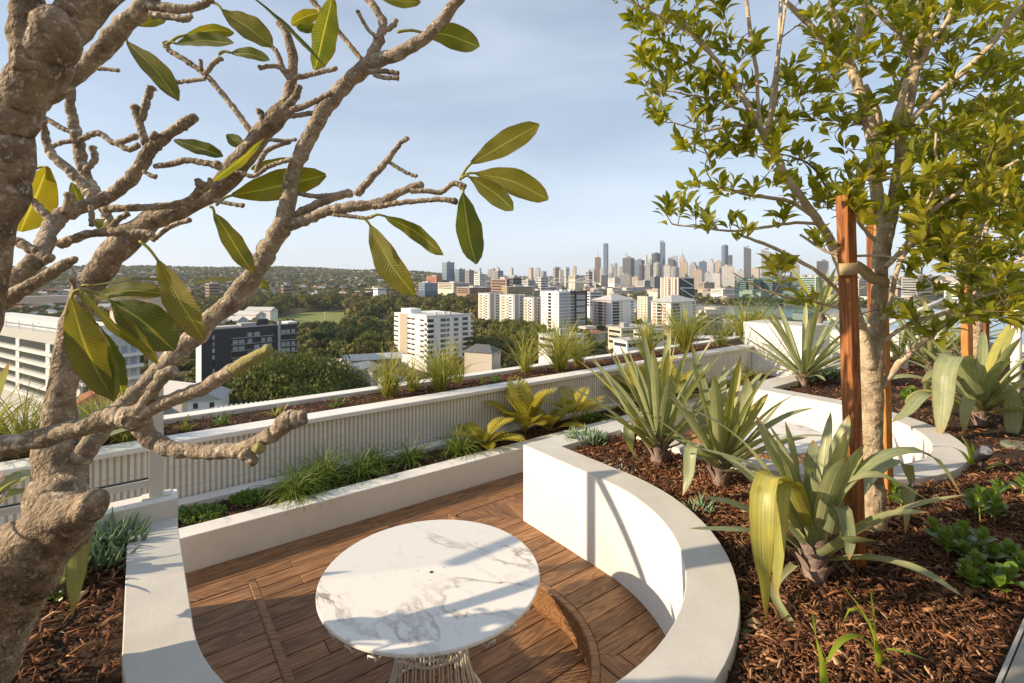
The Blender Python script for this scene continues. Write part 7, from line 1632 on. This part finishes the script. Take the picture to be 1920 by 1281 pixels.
for x, y, z, a, c in pool_h:
    i = int(rt.choice(4, p=[.40, .2, .17, .23])); o = link('small_house', hm[i][1], None, (x, y, z + .5)); s = rt.uniform(.8, 1.35); o.scale = (s, s, s * rt.uniform(.9, 1.5)); o.rotation_euler.z = rt.choice([.3, 1.87]) + rt.normal(0, .12)
    setp(o, '%s roofed house among the trees of the left suburb' % hm[i][0], 'house', '%s roofed houses of the left suburb' % hm[i][0])
def house_mass(name, pts, seed, big=1.0):
    r = np.random.default_rng(seed); VV = []; FF = []; CC = []; o = 0
    wallc = np.array([(.58, .55, .50), (.48, .44, .38), (.32, .31, .30), (.46, .34, .26)]); roofc = np.array([(.40, .39, .38), (.12, .12, .13), (.30, .12, .07), (.52, .51, .50)])
    for x, y, z, a, c in pts:
        w, l, h = r.uniform(9, 15) * big, r.uniform(12, 22) * big, r.uniform(4, 9) * big ** 1.4; V, F = small_house_geo(w, l, h, r.integers(2)); V = np.array(V); t = r.choice([.3, 1.87]) + r.normal(0, .2); R = np.array([[math.cos(t), -math.sin(t)], [math.sin(t), math.cos(t)]]); V[:, :2] = V[:, :2] @ R.T
        if big > 1.2: V[8:, 2] = np.minimum(V[8:, 2], h + .6)
        V += np.array([x, y, z]); VV.append(V); FF += [tuple(i + o for i in f) for f in F]; o += len(V); cc = np.empty((14, 3)); cc[:8] = wallc[r.choice(4, p=[.45, .25, .18, .12])] * r.uniform(.8, 1.1); cc[8:] = roofc[r.choice(4, p=[.4, .2, .15, .25])] * r.uniform(.8, 1.1); CC.append(cc)
    setp(link(name, mesh(name, np.vstack(VV), FF, M_hm, colr=np.vstack(CC))), kind='stuff')
M_hm = mat('far_house', (1, 1, 1), .8, tint=True)
house_mass('hillside_houses', spread(2300, (-1.1, .03), (1150, 4700), 0, (0, 1), (0, 1), .8), 5, 1.0)
house_mass('ridge_buildings', spread(420, (-.12, .30), (1100, 4600), 0, (0, 1), (0, 1), .8) + spread(330, (.14, 1.1), (1250, 4500), 0, (0, 1), (0, 1)), 6, 2.1)
house_mass('low_city_buildings', spread(170, (.10, 1.1), (330, 1300), 3, (0, 1), (0, 1)) + spread(60, (-.15, .12), (880, 1500), 2, (0, 1), (0, 1)), 7, 1.3)
# tall thin blocks on the ridge behind the bridge
for i in range(26):
    px = rt.uniform(880, 1125); yt = rt.uniform(499, 512); d = rt.uniform(2300, 3600); w = rt.uniform(5, 11)
    tower(px, px + w, yt, d, ['white', 'beige', 'grey', 'lt'][i % 4], 'box', 0, '%s apartment block on the ridge behind the arched bridge' % ('white', 'beige', 'grey', 'light')[i % 4])['group'] = 'apartment blocks on the ridge'

# ------------------------------------------------------------------ air
hz = MB(); hz.box(-9800, 9800, -9800, 9800, -75, 330)
M_haze = bpy.data.materials.new('pale_haze'); M_haze.use_nodes = True; nd, lk = N_(M_haze); nd.clear()
_o = nd.new('ShaderNodeOutputMaterial'); _v = nd.new('ShaderNodeVolumePrincipled'); _v.inputs['Color'].default_value = (.86, .92, 1.0, 1); _v.inputs['Density'].default_value = 0.000055; _v.inputs['Anisotropy'].default_value = 0.2
lk.new(_v.outputs['Volume'], _o.inputs['Volume'])
setp(hz.build('haze', M_haze), kind='stuff')
